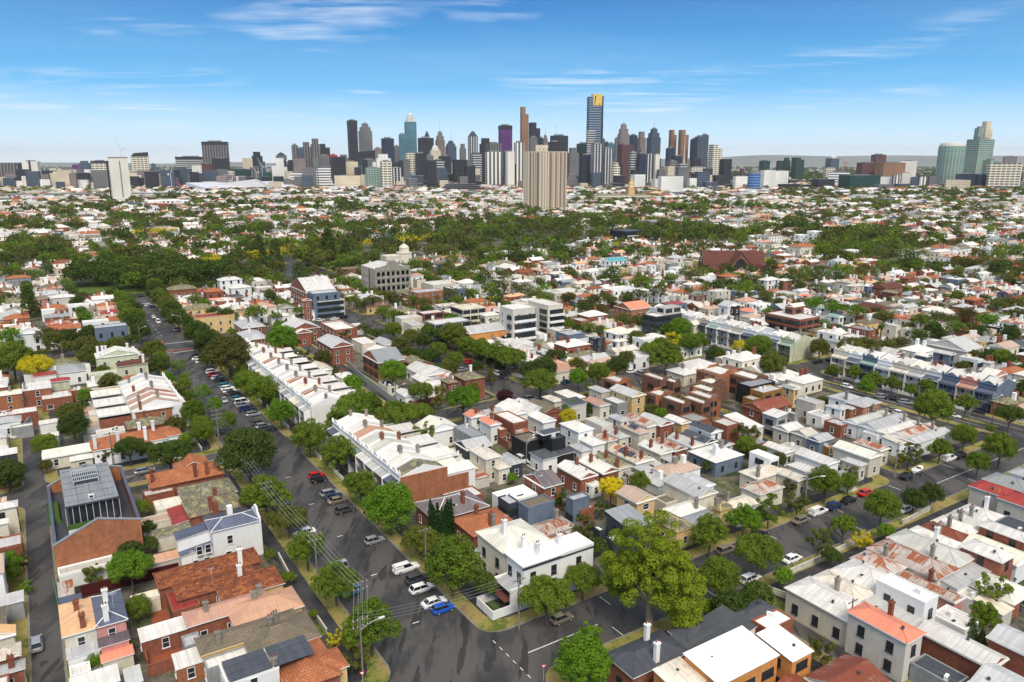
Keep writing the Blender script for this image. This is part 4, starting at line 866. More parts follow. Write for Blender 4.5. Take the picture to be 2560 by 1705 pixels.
J=[('B4',1690,100,2040,150,5.0,'hv','r','a','red metal roofed house on the far corner'),('B4',1900,190,2330,250,5.0,'hv','r','a','second red metal roof beside the corner one'),('B4',1790,50,2190,100,5.6,'hv','g','w','charcoal roofed white house behind the red roof'),('B4',1990,0,2300,40,6.2,'hv','G','w','grey white house at the right edge with dish')]
for c,x0,y0,x1,y1,h,rt,rm,wm,lb in J: b(c,x0,y0,x1,y1,h,rt,rm,wm,lb,wk='d',ac=1)
J=[('B3',835,1400,1420,1300,4.6,'hip','D','k','charcoal slate house with two tall white chimneys at bottom',((1130,1140,'w'),(1225,1295,'w'))),
('B3',1310,1210,1665,1150,4.4,'hu','D','w','long charcoal metal roof behind the white chimneys',()),
('B3',1330,1370,1870,1110,4.2,'su+','D','w','charcoal strip roof with two pale rooflights',()),
('B3',1410,1410,2100,1360,6.8,'sv+','w','O','orange rendered house with big clean white roof',()),
('B3',1180,1510,1560,1560,6.0,'sv+','C','O','ribbed cream roof at the bottom, left of the white one',()),
('B3',1760,1090,2100,1010,4.6,'hv','D','k','charcoal hipped roof right of the big gum tree',()),
('B3',1915,1120,2220,1090,5.4,'flat','w','k','white flat roofed brick box beside the lane',()),
('B3',1950,1250,2360,1340,6.0,'sv+','w','O','white roof with black eave beside the orange house',())]
for c,x0,y0,x1,y1,h,rt,rm,wm,lb,ch in J: b(c,x0,y0,x1,y1,h,rt,rm,wm,lb,ch=ch,wk='w' if wm=='O' else 'd',ac=1,ant=1 if rt=='sv+' else 0)
# ================================================================== middle distance
def generic_label(rm, wm, what): return '%s roofed %s %s' % (RC[rm], WC[wm], what)
J = '''M2;590,160,875,215,7.2;gv;G;k;red brick warehouse with roof monitor by the back lane;warehouse
M2;285,40,600,60,6.6;gv;W;k;red brick terrace with white roof by the shops, left one;house
M2;340,60,520,110,5.6;gv;W;k;red brick wing with white roof in front of left one;house
M2;620,0,900,80,6.0;flat;G;k;long red brick building with flat roof and skylights;building
M2;965,290,1310,330,6.4;gu;g;o;modern house with grey pitched roof and glass front;house
M2;1730,460,1990,480,7.2;hip;L;k;two storey red brick house with mossy roof on the corner;house
M2;1620,500,1765,520,6.6;hip;L;k;brick rear wing with mossy roof and tall chimney;house
M2;1250,590,1400,640,4.2;gv;W;w;white garage with black gable by the back lane;garage
M2;738,455,892,470,5.4;hip;W;c;small cream building with white curved roof by the lane;outbuilding
M2;880,150,1070,200,4.4;flat;W;c;cream boxy building with rooftop boxes;building
M2;1060,170,1250,200,4.6;gv;G;w;pale curved roof beside the cream boxy building;building
M2;1000,250,1210,260,4.2;gv;W;w;white gabled roof behind the modern grey roof;house
M2;1300,340,1560,370,4.2;gv;L;k;mossy roofed cottage behind the bright round tree;cottage
M2;1330,400,1600,420,4.2;gv;W;w;white roofed cottage right of the bright round tree;cottage
M2;1440,440,1700,440,4.2;gv;W;w;second white roofed cottage by the brick corner house;cottage
M2;1380,480,1560,510,3.8;gv;W;c;small white roof left of the mossy brick wing;cottage
M2;1100,520,1260,560,3.0;flat;D;E;dark garage roof by the back lane doors;garage
M2;520,370,700,420,4.0;gv;C;w;cream roofed shed above the back lane;shed
M2;150,255,335,270,5.2;hip;W;o;orange brick house behind the white terraces;house
M2;0,80,75,180,6;hip;G;k;brick house with grey hipped roof by the crossing;house
M2;-120,20,145,50,6.4;hip;G;k;brick terraces with blue grey roofs near crossing;house
M2;1300,0,1470,50,7;flat;G;c;cream corner block beside the green trees;building
M2;1890,200,2200,220,4.4;hip;W;w;white hipped house left of the row of street trees;house
M2;2060,140,2400,190,5.0;flat;W;w;wide white roof behind the white hipped house;house
M2;2100,270,2360,290,4.4;hip;P;w;salmon roofed cottage right of the street;cottage
M2;2220,290,2480,330,4.4;hip;W;w;white roofed cottage beside the salmon one;cottage
M3;-10,140,285,130,5.0;flat;W;w;long white building with flat roofs;building
M3;20,230,335,240,4.4;gv;W;w;white roof cottage above the salmon strip;cottage
M3;20,290,295,260,4.2;sv+;P;c;salmon pink strip roof;cottage
M3;190,330,430,320,4.4;hip;W;w;white hipped cottage near the yellow excavator;cottage
M3;290,380,590,350,4.4;hip;P;c;salmon tiled long roof near the yellow excavator;cottage
M3;320,420,705,400,4.4;gu;P;c;cream corner house with faded pink roof;house
M3;350,280,540,290,4.6;flat;G;d;dark walled cube near the excavator;house
M3;275,100,430,120,5.5;flat;W;w;white flat cube beside cream one;house
M3;430,60,590,100,5.5;flat;W;c;cream flat block right of the white cube;house
M3;505,100,750,110,5.6;flat;G;l;blue grey block with pale roof by the palm;house
M3;780,150,920,150,6.4;flat;g;d;dark blue cube with glass upper storey beside the palm;house
M3;1160,160,1410,120,7.2;flat;W;w;tall white building with stepped parapet wall;building
M3;910,90,1170,100,6.4;hip;W;w;white terrace with chimneys beside the tall palm;terrace house
M3;975,170,1100,170,6.6;hip;W;w;white rear block beside the stepped parapet wall;house
M3;1000,290,1290,300,4.8;flat;W;w;long low white wing below the stepped parapet wall;building
M3;1500,370,1905,390,4.6;hip;W;w;large white hipped roof behind the brick townhouses;house
M3;1440,420,1700,440,4.2;hip;W;c;smaller white roof left of the large hipped one;house
M4;590,80,860,130,6.4;flat;W;w;white building with boxy rooftop room on the right;building
M4;830,130,1070,160,6.4;hip;W;c;cream hipped roof house right of boxy rooftop room;house
M4;695,160,835,190,5.6;gv;E;w;small pale green roofed annex;house
M4;1140,260,1345,270,4.4;gv;G;k;red walled gabled shed behind the boulevard terraces;shed
M4;1440,290,1580,300,4.4;gv;W;l;white gabled cottage by the red shed;cottage
M4;1560,250,1810,300,6.2;gv;G;l;grey two storey house with pale roof behind terraces;house
M4;1790,300,2035,340,6.6;flat;W;w;white modern house with long slot windows;house
M4;1540,200,2010,230,5.4;gu;G;a;long grey roofed building near the right street;building
M4;1845,160,2035,180,6.2;flat;G;y;pale yellow flat topped block on the right;building
M4;2040,170,2150,190,6;hip;G;k;brick block with grey roof at the right;building
M4;2150,200,2420,220,6;gu;D;x;large charcoal roofed building at right edge;building
M4;2010,240,2145,260,6;flat;D;x;small charcoal cube at right;building
M4;1990,460,2200,450,5.6;gv;W;p;pink gabled shed behind last boulevard terrace;shed
M4;2280,270,2520,320,5;hip;W;k;white roof at right edge;house
M4;1660,150,1850,150,5;flat;G;a;grey flat roof in the right middle;building
M4;400,90,570,130,4.2;hip;L;k;small orange brick house behind the grey terraces;house
M4;240,50,380,60,4.2;sv+;W;k;white skillion roof beside red brick offices;house
M4;50,20,205,40,6;gu;W;k;brick gabled building left of red brick offices;building
M4;880,60,1130,80,6.2;flat;g;k;brown brick block behind the cream hipped roof;building
M4;1130,20,1350,60,7.6;flat;W;c;cream four level apartment block with palm;apartment block
M4;1360,60,1530,110,6.6;flat;g;c;cream garages with dark doors beside the street;building
M4;1770,70,1965,90,4.6;hip;r;k;cottage with red hipped roof on the right;cottage
M4;2030,40,2175,70,6.4;flat;W;x;white roof black walled cube on the right;house
U1;1395,540,1655,540,8;hip;L;k;large brick villa with slate hips by the round garden;villa
U1;1815,470,2045,460,9;hip;W;w;ornate white three storey terrace by the gardens;terrace house
U1;1910,540,2125,520,7;hip;W;w;white hipped house below the ornate terrace;house
U1;1745,640,1880,630,5.6;gu;O;k;bright coral red roof near the hotel;house
U1;1870,620,2060,600,5;hip;D;k;dark hipped roof right of the coral red roof;house
U1;1545,700,1780,700,6.6;hip;L;y;yellow house with mossy hipped roof;house
U1;1600,790,1975,740,8;flat;r;y;cream two storey corner hotel with arched windows;hotel
U1;1975,730,2135,720,7;gu;N;y;mock tudor shop with yellow walls;shop
U1;2125,710,2250,700,7.4;flat;W;w;white shop with small blue sign;shop
U1;155,400,390,380,7;hip;L;g;grand villa with arched verandah and slate roof;villa
U1;30,460,280,440,7;hip;T;g;orange roofed house beside grand villa;house
U1;395,620,655,600,7.6;hip;W;a;white roofed villa with orange yellow wall;villa
U1;0,650,195,630,6.4;hip;L;y;cream house with low roof at left;house
U1;280,620,400,630,6.2;hip;L;p;pink house beside the white roofed villa;house
U1;560,700,905,650,6;flat;W;w;long white stepped building near the avenue;building
U1;700,720,905,700,4.4;hip;L;w;white cottage with mossy roof by the avenue;cottage
U1;345,720,465,720,5.6;flat;W;w;white cube house behind trees at left;house
U1;60,740,195,740,5;gv;G;w;white gabled roof left of the cypress;cottage
U1;90,920,390,900,8;gv;W;w;pair of white two storey terraces by the boulevard;terrace house
U1;395,900,680,850,6;gu;T;l;blue walled shop with orange tiled roof;shop
U1;790,880,1060,830,8;flat;G;l;blue grey corner shop with pale roof;shop
U1;660,830,940,800,6.6;flat;W;w;white shop left of the blue grey corner;shop
U1;1410,600,1580,600,4.6;hip;L;k;mossy roofed outbuilding below the brick villa;outbuilding
U1;1540,620,1690,600,5;hip;W;g;white conical roofed building near brick villa;building
U1;2085,480,2290,470,7;flat;W;a;pale boxy building right of ornate terrace;building
U1;2135,530,2290,530,6.5;flat;W;a;grey rendered block with blank wall;building
U1;0,760,160,790,5;gv;G;g;grey roofs at left edge;house
U1;1930,680,2110,670,6;sv+;W;w;white skillion roof shop near the red sign;shop
U2;355,520,740,560,12;gu;W;k;large red brick warehouse with white gabled roof;warehouse
U2;500,570,770,570,13;flat;G;l;pale blue rooftop storey beside the red brick warehouse;building
U2;525,650,825,620,9;flat;g;a;grey modern shopfront building with dark windows;building
U2;455,640,530,640,13;gv;O;k;narrow ornate orange brick shop with gable;shop
U2;1350,560,1640,560,9;flat;G;o;pink orange arcade building with arched windows;shop
U2;1640,530,1825,540,8;flat;W;l;slate blue building with small blue sign;building
U2;1460,490,1740,500,8;flat;W;c;cream flat roofed block behind the arcade building;building
U2;1340,430,1475,430,10;hip;P;w;white building with pink roof behind grand hotel;building
U2;1365,460,1495,470,8;flat;L;c;cream block with mossy roof right of grand hotel;building
U2;720,380,980,360,9;flat;L;k;brick and cream row with parapets left of grand hotel;building
U2;780,430,930,430,8;gv;n;c;cream building with rust brown roof left of grand hotel;building
U2;1235,780,1465,780,8.5;flat;W;c;cream corner block with open roof deck;building
U2;1420,740,1650,740,9;flat;W;k;brick office with pale roof and air conditioners;office
U2;1485,820,1875,810,9;flat;W;g;modern office with glazed upper storey and green band;office
U2;1705,690,2000,700,9;flat;C;c;cream stepped office block;office
U2;1950,760,2115,760,7;hip;W;c;cream hipped building beside modern office;building
U2;1760,900,2180,870,8;gu;G;O;three storey orange brick flats with low grey roof;apartment block
U2;620,830,895,880,6.4;flat;W;k;long brick shop with flat roof at the intersection;shop
U2;1610,290,1900,270,8;hip;P;w;long white terrace with pinkish roof by the park;terrace house
U2;1850,310,2000,300,6;hip;L;w;white villa with mossy roof near pencil cypress;villa
U2;1980,260,2250,240,8;hip;G;c;tall chimneyed terraces by the park;terrace house
U2;2080,440,2350,440,8.5;flat;W;c;cream corner hotel with arched windows and balcony;hotel
U2;2000,340,2250,330,7;hip;L;w;white terrace with grey hips right of cypress;terrace house
U2;2100,360,2350,380,6;gv;W;w;white gabled cottages by the hotel corner;cottage
U2;-20,480,130,460,7;hip;W;a;pale hipped building at left of brick warehouse;building
U2;800,850,970,850,4.5;flat;W;w;white single storey shop by the intersection;shop
U2;50,700,160,690,7;flat;W;w;white shop with blue awning near the ornate brick shop;shop
U2;240,700,390,700,6;gv;L;a;green trimmed gabled hall near ornate brick shop;hall
U3;270,640,565,680,14;flat;W;c;white art deco building with ribbed side wall;building
U3;30,690,330,700,17;flat;W;a;silver grey stepped apartment block with balconies;apartment block
U3;1235,760,1560,750,12;flat;W;d;dark panelled modern building with grey roof boxes;building
U3;1350,700,1555,690,15;flat;G;a;grey concrete upper block on the dark modern building;building
U3;995,690,1305,700,6;gu;O;o;long bright coral roof among the dark trees;building
U3;1485,790,1700,790,6.6;flat;W;c;cream rear block beside the dark modern building;building
U3;1590,830,1780,830,6.6;hip;W;c;cream two storey house with pale roof and verandah;house
U3;885,540,1180,540,6.5;flat;W;w;white low buildings with flat roofs beyond the school;building
U3;385,560,740,560,7;flat;W;c;wide low warehouse with white roof;warehouse
U3;880,560,970,560,7;flat;W;k;white and timber small block;building
U3;1170,540,1290,560,7.5;hip;W;w;white terrace pair by the dark trees;terrace house
U3;1290,540,1410,560,7.5;hip;W;w;pale terrace with balcony by the dark trees;terrace house
U3;1510,600,1620,600,7;flat;W;c;cream terrace with red awnings;terrace house
U3;1620,600,1770,600,6;flat;L;b;brown brick terrace pair;terrace house
U3;1775,560,1975,560,9;flat;W;c;cream and grey iron lace terraces;terrace house
U3;1990,570,2195,560,6.5;flat;W;l;pale blue boxy house;house
U3;1930,460,2050,460,8;flat;W;w;white cube house with windows near the church;house
U3;1640,450,1850,450,7;flat;W;w;white boxes in front of the church;house
U3;1465,440,1560,430,7.4;hip;L;w;white house with pyramid roof and chimneys;house
U3;890,310,1100,300,9;gu;q;w;building with bright aqua curved roof;building
U3;960,50,1270,55,13;flat;D;x;long dark modern flats rising above the park trees;apartment block
U3;2130,800,2260,820,7;gv;W;k;brick end gable with white roof beside terraces;house
U3;1870,680,2060,680,7;gv;G;w;blue grey gabled houses near the coral cottages;house
U3;1965,690,2055,690,7;flat;W;x;black walled cube house;house
U3;2030,720,2200,730,5;hip;O;w;coral hipped cottage pair by dark trees;cottage
U3;1850,780,2000,780,4.5;hip;W;w;white low roof by the black cube;cottage
U3;2260,760,2420,760,5;hip;r;k;red roofed houses behind brick offices;house
U4;180,750,640,780,9.5;flat;W;k;three level red brick offices with white bands;office
U4;355,690,500,680,13;gu;W;k;upper brick block with white roof on red offices;office
U4;615,700,760,710,6;hip;E;w;pale green hipped roof house;house
U4;700,770,840,780,6;gv;E;w;second pale green roofed house;house
U4;900,680,1265,720,5;hip;n;c;large dark brown hipped roof with white chimneys;house
U4;390,190,600,180,11;hip;T;c;cream three storey house with orange roof;villa
U4;420,90,535,90,10;flat;w;w;left half of a stark white block;building
U4;530,60,660,60,14;flat;w;w;right taller half of a stark white block;building
U4;130,470,290,460,9;hv;W;w;white terrace group with parapets beside the church;terrace house
U4;280,470,400,470,8;hv;W;k;brick and white terrace beside the white group;terrace house
U4;790,480,1010,480,8;hip;R;c;cream building with rust striped roof;building
U4;870,520,1000,510,6.5;hip;C;c;cream rear part of rust striped roof building;building
U4;1075,530,1330,520,7;gu;n;k;long maroon roof in the right middle;house
U4;1165,570,1330,580,5.5;gv;L;k;mossy gabled cottage below the maroon roof;cottage
U4;690,590,840,600,5;hip;T;w;orange roofed cottage with grey fence;cottage
U4;410,560,545,560,5;gu;W;w;white skillion roofed house by the round tree;house
U4;450,610,575,600,4;sv+;O;w;orange verandah roofed cottage;cottage
U4;810,220,990,220,9;flat;W;w;white house with many chimneys behind gardens;villa
U4;1570,200,1740,200,7;hip;T;w;orange brown pyramid roof far right;house
U4;1825,290,2035,300,9;hip;T;k;big orange roof among trees at right;house
U4;1350,620,1495,620,5;hip;W;w;white pyramid roof cottage;cottage
U4;1415,570,1495,570,7;flat;W;k;small red brick cube;house
U4;1760,690,1920,690,8;hv;G;k;red brick terraces with pale roofs at right;terrace house
U4;1900,730,2035,730,7;hv;G;o;orange brick end terrace at right;terrace house
U4;2035,780,2225,770,8;flat;g;w;white rendered building with three windows;building
U4;2190,720,2360,710,7;hv;G;k;brick terraces with grey roofs at right edge;terrace house
U4;1270,720,1400,740,5;hip;W;w;white roofs left of the dark round tree;cottage
U4;1480,720,1800,740,5;hip;W;w;joined white cottages with chimneys;cottage
U4;1640,520,1790,530,6;gu;W;g;pale roofed building left of feathery tree;building
U4;1655,450,1755,440,6;hip;g;o;grey pyramid roof among trees;cottage
U4;1010,520,1080,520,8;gv;W;l;pale blue gabled house;house'''
for ln in J.split('\n'):
 c, q, rt, rm, wm, lb, cat = ln.split(';'); x0, y0, x1, y1, h = [float(t) for t in q.split(',')]
 wm = wm if wm in WM else 'c'
 y_ = (y0+y1)/2
 b(c, x0, y0, x1, y1, h, rt, rm, wm, lb, cat=cat, wk='W' if ('modern' in lb or 'office' in lb) else ('d' if wm in 'wl' else 's'), ac=2 if rt == 'flat' and 'U' not in c else 0, short=lb)
 if 'silver grey' in lb or 'dark modern flats' in lb or 'art deco' in lb:
  W_, D_ = CUR['W'], CUR['D']
  for k in range(4):
   z = 1.2+k*(h-2)/4
   part('glazing_band', MB().box(-W_/2+.8, W_/2+.05, -D_/2-.3, -D_/2-.02, z, z+1.9, 0).box(-W_/2-.3, -W_/2-.02, -D_/2+1, -D_/2+(D_*.4), z, z+1.9, 0), [GLASS], CUR['root'])
   part('balcony_band', MB().box(-W_/2+.5, W_/2+.1, -D_/2-1.1, -D_/2-.03, z-1.0, z-.1, 0), [WM['w' if 'art' in lb else 'a']], CUR['root'])
 if rt[0] == 'h' or 'terrace' in cat:
  for k in range(R.randint(1, 2)):
   link('chimney', CHIM[R.choice('cckw')], CUR['root'], (R.uniform(-.3, .3)*CUR['W'], R.uniform(-.3, .3)*CUR['D'], CUR['top']-.5))
# boulevard terraces on the right
va0=uvp(2060,600,7.4,'M4'); va1=uvp(775,300,7.4,'M4')
row(lambda i,rm:'boulevard terrace with decorated parapet, %s from its right end'%ordn(i+1),245.6,107.5,245.6,163.5,10,-math.pi/2,7.6,12,'WWWWWWWWWW',['l','c','l','c','w','c','w','l','c','c'],cols='lplwccwlwc',vers='BPBBGCGEBC',wing=11,group='decorated terraces facing the boulevard',arch='01',rmw='W')
row(lambda i,rm:'grey green verandahed terrace beyond the side street, %s from its right end'%ordn(i+1),245.6,181,245.6,262,13,-math.pi/2,7.6,12,'WWGWWWGWWWWWW','swwwcwwcwwwww',vers='EBGBGG',wing=9,group='long verandahed terrace row beyond the side street',arch='0011',rmw='G')
# shop and terrace row near the church
p0=uvp(870,420,7,'U3'); p1=uvp(1800,310,7,'U3')
for i in range(12):
 t0=i/12; x=870+(1810-870)*(i+.5)/12; y=395-(395-300)*(i+.5)/12
 b('U3',x-44,y-6,x+44,y-2,8+(i%3)*.5,'flat','W' if i%3 else 'C','cwyccwcgccyc'[i],'pale parapeted shop terrace, %s from left in the row left of the church'%ordn(i+1),cat='shop terrace',group='shop terraces left of the church')
for i in range(9):
 x=20+i*68; y=470-i*5
 b('U3',x-34,y-4,x+34,y-2,8,'flat','WLWWCWWWW'[i],'ccxyccwdw'[i],'parapeted corner shop, %s from left near the hotel corner'%ordn(i+1),cat='shop',group='parapeted shops by the hotel corner')
for i in range(5):
 x=905+i*46; b('U3',x-23,470-i*4-3,x+23,470-i*4+2,6,'hv','W','k','small red brick terrace, %s of the white roofed five'%ordn(i+1),cat='terrace house',group='small red brick terraces')
# arched grand hotel
HST=mottled('old_tan_stucco', (.44, .40, .33), (.36, .33, .27), .4, grime=.3)
def hotel():
 h=17.5; u0,v0=uvp(1085,645,0,'U2'); u1=uvp(1345,608,0,'U2')[0]; W=u1-u0; D=22; FOOT.append((u0,u1,v0,v0+D))
 o=thing('grand_hotel','five level grey hotel with arched arcades and pediment','hotel',(*g2w(u0+W/2,v0+D/2),0),GA); o['short']='arcaded grey hotel'
 x,y=W/2,D/2
 part('wall',MB().box(-x,x,-y+1.8,y,0,h,0),[HST],o)
 m_=MB(); nb=7
 for f in range(4):
  z=f*4.1+.2
  m_.box(-x-.2,x+.2,-y-.25,-y+1.79,z+3.75,z+4.1,0)
  m_.box(-x,x,-y,-y+.12,z,z+.9,0)
  for k in range(nb+1):
   q=-x+(2*x)*k/nb; wd=.55 if k in (0,2,3,4,5,7) else .32
   m_.box(q-wd,q+wd,-y-.05,-y+.5,z,z+3.75,0)
  for k in range(nb):
   q0=-x+(2*x)*k/nb; q1=q0+2*x/nb; cx=(q0+q1)/2; r=(q1-q0)/2-.4
   pts=[(q0,z+3.75),(q0,z+2.3),(cx-r,z+2.3)]+[(cx-r*math.cos(math.pi*t/8),z+2.3+r*.95*math.sin(math.pi*t/8)) for t in range(1,8)]+[(cx+r,z+2.3),(q1,z+2.3),(q1,z+3.75)]
   for j in range(2,len(pts)-3): m_.poly([(pts[j][0],-y+.02,pts[j][1]),(pts[j+1][0],-y+.02,pts[j+1][1]),(pts[j+1][0],-y+.02,z+3.75),(pts[j][0],-y+.02,z+3.75)],0)
 part('arcade',m_,[HST],o)
 m_=MB(); m_.box(-x,x,-y-.1,-y+.5,16.6,h+1.0,0).prism([(-3.8,h+1),(3.8,h+1),(3.8,h+3.0),(0,h+4.6),(-3.8,h+3.0)],-y-.15,-y+.6,0)
 part('pediment',m_,[HST],o)
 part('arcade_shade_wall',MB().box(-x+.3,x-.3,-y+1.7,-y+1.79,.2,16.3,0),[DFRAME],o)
 m_,t_=roofmb(W-1,D-4,h,'gv',pitch=.2); part('roof',m_,[RM['W'],HST,WM['w']],o,(0,1.5,0))
 part('side_drain_strip',MB().box(-x-.06,-x,-2,-.8,0,h-1,0),[WM['m']],o)
 for k in range(3):
  for f in range(4): link('window',WIN['s'],o,(-x,2.5+k*2.6,1.5+4*f),math.pi/2)
 for q in (-x+2,x-2): link('chimney',CHIM['w'],o,(q,2,h+1))
hotel()
def cupola():
 X,Y=G(1305,395,0,'U2'); sc=1
 o=thing('cupola_tower','white cupola tower with flag mast behind the grey hotel','tower',(X,Y+8,0),GA); o['short']='white cupola tower'
 part('shaft',MB().box(-4,4,-4,4,0,12,0).box(-4.4,4.4,-4.4,4.4,12,12.6,0),[WM['c']],o)
 part('belvedere',MB().box(-2.6,2.6,-2.6,2.6,12.6,16,0).taper(0,0,16,18.5,2.9,2.9,.7,.7),[WM['c']],o)
 part('flag_mast',MB().tube((0,0,18),(0,0,26),.16,.08),[WM['w']],o)
 part('hall',MB().box(-16,-4,-5,6,0,11,0),[WM['c']],o)
cupola()
def church():
 h=8.5; W=40; D=20
 X,Y=G(2015,452,0,'U3'); Y+=12
 FOOT.append((*[w2g(X,Y)[0]-24,w2g(X,Y)[0]+24],w2g(X,Y)[1]-14,w2g(X,Y)[1]+14))
 o=thing('brick_church','large dark red brick church with steep slate roof','church',(X,Y,0),rad(-4)); o['short']='dark red brick church'
 x,y=W/2,10
 part('nave_wall',MB().box(-x,x,-y,y,0,h,0),[WM['m']],o)
 part('nave_roof',MB().prism([(-y-.6,h-.4),(y+.6,h-.4),(0,h+8.5)],-x,x,0,'x'),[RM['n']],o)
 part('gable_end',MB().prism([(-y,0),(y,0),(y+.3,h),(0,h+9.3),(-y-.3,h)],-x-.5,-x,0,'x'),[WM['b']],o)
 part('gable_end',MB().prism([(-y,0),(y,0),(y+.3,h),(0,h+9.3),(-y-.3,h)],x,x+.5,0,'x'),[WM['b']],o)
 t=part('transept',MB().prism([(-6,0),(6,0),(6,h+1),(0,h+8),(-6,h+1)],-y-5,-y+6,0),[WM['b']],o,(3,0,0))
 part('transept_roof',MB().hexa([(-6.8,-y-5.2,h+.5),(0,-y-5.2,h+8.4),(0,0,h+8.4),(-6.8,0,h+.5),(-6.8,-y-5.2,h+.9),(0,-y-5.2,h+8.9),(0,0,h+8.9),(-6.8,0,h+.9)],0).hexa([(0.01,-y-5.2,h+8.4),(6.8,-y-5.2,h+.5),(6.8,0,h+.5),(0.01,0,h+8.4),(0.01,-y-5.2,h+8.9),(6.8,-y-5.2,h+.9),(6.8,0,h+.9),(0.01,0,h+8.9)],0),[RM['n']],t)
 part('great_window',MB().prism([(-4,3.5),(4,3.5),(4,h),(2.6,h+3),(0,h+5),(-2.6,h+3),(-4,h)],-y-5.12,-y-5.0,0),[GLASS],t)
 m_=MB()
 for q in (-2.4,-.8,.8,2.4): m_.box(q-.12,q+.12,-y-5.2,-y-5.13,3.5,h+2.6,0)
 part('window_tracery',m_,[WM['b']],t)
 for q in (-17,-12,-7,12,17,21):
  part('lancet_window',MB().box(q-.5,q+.5,-y-.06,-y-.0,5.5,9,0),[GLASS],o)
 part('side_aisle',MB().box(-x+2,-6,-y-5,-y-.02,0,5,0).hexa([(-x+2,-y-5.3,5),(-6,-y-5.3,5),(-6,-y,8),(-x+2,-y,8),(-x+2,-y-5.3,5.2),(-6,-y-5.3,5.2),(-6,-y,8.2),(-x+2,-y,8.2)],1),[WM['b'],RM['n']],o)
 part('side_aisle',MB().box(10,x,-y-6,-y-.02,0,6,0).prism([(10,6.02),(x,6.02),((10+x)/2,10)],-y-6,-y,1),[WM['b'],RM['n']],o)
 part('west_window',MB().prism([(-3.2,h+1),(0,h-3),(3.2,h+1),(2,h+6),(0,h+8),(-2,h+6)],-x-.6,-x-.51,0,'x'),[GLASS],o)
church()
# ------------------------------------------------------------------ infill of the blocks by lots
def overlaps(u0,u1,v0,v1,m=.3):
 for a0,a1,b0,b1 in FOOT:
  if u0 < a1-m and u1 > a0+m and v0 < b1-m and v1 > b0+m: return True
 return False
ROOFMIX='WWWWWWWWGGGGCCCYYRRLLTTTtgrDPNNA'; WALLMIX='wwwwwccccakkkkoyglwwcc'
INF=[]      # (distance, u0,u1,v0,v1,h,rt,rm,wm)
YARD_T=[]
PARK=[[(540,700),(600,640),(900,600),(1250,560),(1560,565),(1500,605),(1330,640),(1100,655),(900,690),(700,715)],
 [(250,700),(300,660),(420,655),(470,690),(420,735),(270,735)],
 [(1560,585),(1760,580),(1900,600),(1800,620),(1600,615)],[(2000,600),(2200,590),(2300,630),(2050,650)],[(0,640),(60,610),(160,620),(180,660),(0,690)]]
PARKW=[[G(*q) for q in pl] for pl in PARK]
def inside(x,y,poly):
 c_=False; j=len(poly)-1
 for i in range(len(poly)):
  xi,yi=poly[i]; xj,yj=poly[j]
  if (yi>y)!=(yj>y) and x<(xj-xi)*(y-yi)/(yj-yi)+xi: c_=not c_
  j=i
 return c_
def in_park(x,y): return any(inside(x,y,p) for p in PARKW)
def inview(X,Y,z=4,m=90):
 if Y<5: return False
 x,y,d=pix(X,Y,z); return -m<x<2560+m and 380<y<1705+m and d>10
def infill(u0,u1,v0,v1,setb=5.8):
 u0+=setb; u1-=setb; v0+=setb*.6; v1-=setb*.6
 W=u1-u0
 if W<10 or v1-v0<8: return
 sides=[(u0,1),(u1,-1)] if W>26 else [(u0,1)]
 for us,sg in sides:
  v=v0
  while v<v1-4.5:
   w=R.uniform(5.2,9.5); w=min(w,v1-v)
   dep=min(R.uniform(10,15),W*.6 if len(sides)==1 else W*.3)
   two=R.random()<.3; h=R.uniform(6,7.2) if two else R.uniform(3.8,4.6)
   a0,a1=(us,us+dep) if sg>0 else (us-dep,us)
   X,Y=g2w((a0+a1)/2,v+w/2)
   if inview(X,Y) and not in_park(X,Y) and not (a1>206 and a0<228 and v<150):
    rt=R.choice(['hv','hu','gu','gu','gv','hu','flat','sv+']); rm=R.choice(ROOFMIX); wm=R.choice(WALLMIX)
    if rm in 'LTN' and rt not in('hu','hv'): rt='hu'
    mg=-.5 if math.hypot(X,Y)<250 else .3
    if not overlaps(a0,a1,v+.2,v+w-.2,mg): INF.append((math.hypot(X,Y),a0,a1,v+.15,v+w-.15,h,rt,rm,wm,1))
    l2=min(R.uniform(6,11),W*.5-dep-3 if len(sides)>1 else W-dep-2)
    if l2>2.5:
     b0,b1=(a1+.05,a1+l2) if sg>0 else (a0-l2,a0-.05); ww=w*R.uniform(.5,.95)
     if not overlaps(b0,b1,v+.2,v+ww,mg): INF.append((math.hypot(X,Y)+1,b0,b1,v+.15,v+ww,h*R.uniform(.6,.85),R.choice(['flat','su+','su-','hu','gu']),R.choice('WWGGGRCYg'),wm,0))
     mu=(b1+3) if sg>0 else b0-3
     if R.random()<.85: YARD_T.append((mu,v+w*.5))
   v+=w
for (u0,u1,v0,v1) in BLOCKS:
 if v1<=94 and u1>0: continue
 if v0>=800: continue
 L_=u1-u0
 nb=max(1,round(L_/40)) if L_>60 else 1
 for i in range(nb):
  s0=u0+L_*i/nb; s1=u0+L_*(i+1)/nb
  infill(s0,s1,v0,v1,5.8 if nb==1 else 3.0)
INF.sort()
LAND=[(o,w2g(o.location.x,o.location.y)) for o in THINGS]
def nearest_short(u,v,skip=()):
 best=None
 for o,(a_,b_) in LAND:
  if 'from' in o['short'] and 'row' in o['short']: continue
  d=(a_-u)**2+(b_-v)**2
  if o['short'] in skip: continue
  if best is None or d<best[0]: best=(d,o['short'])
 return ' '.join(best[1].split()[:7])
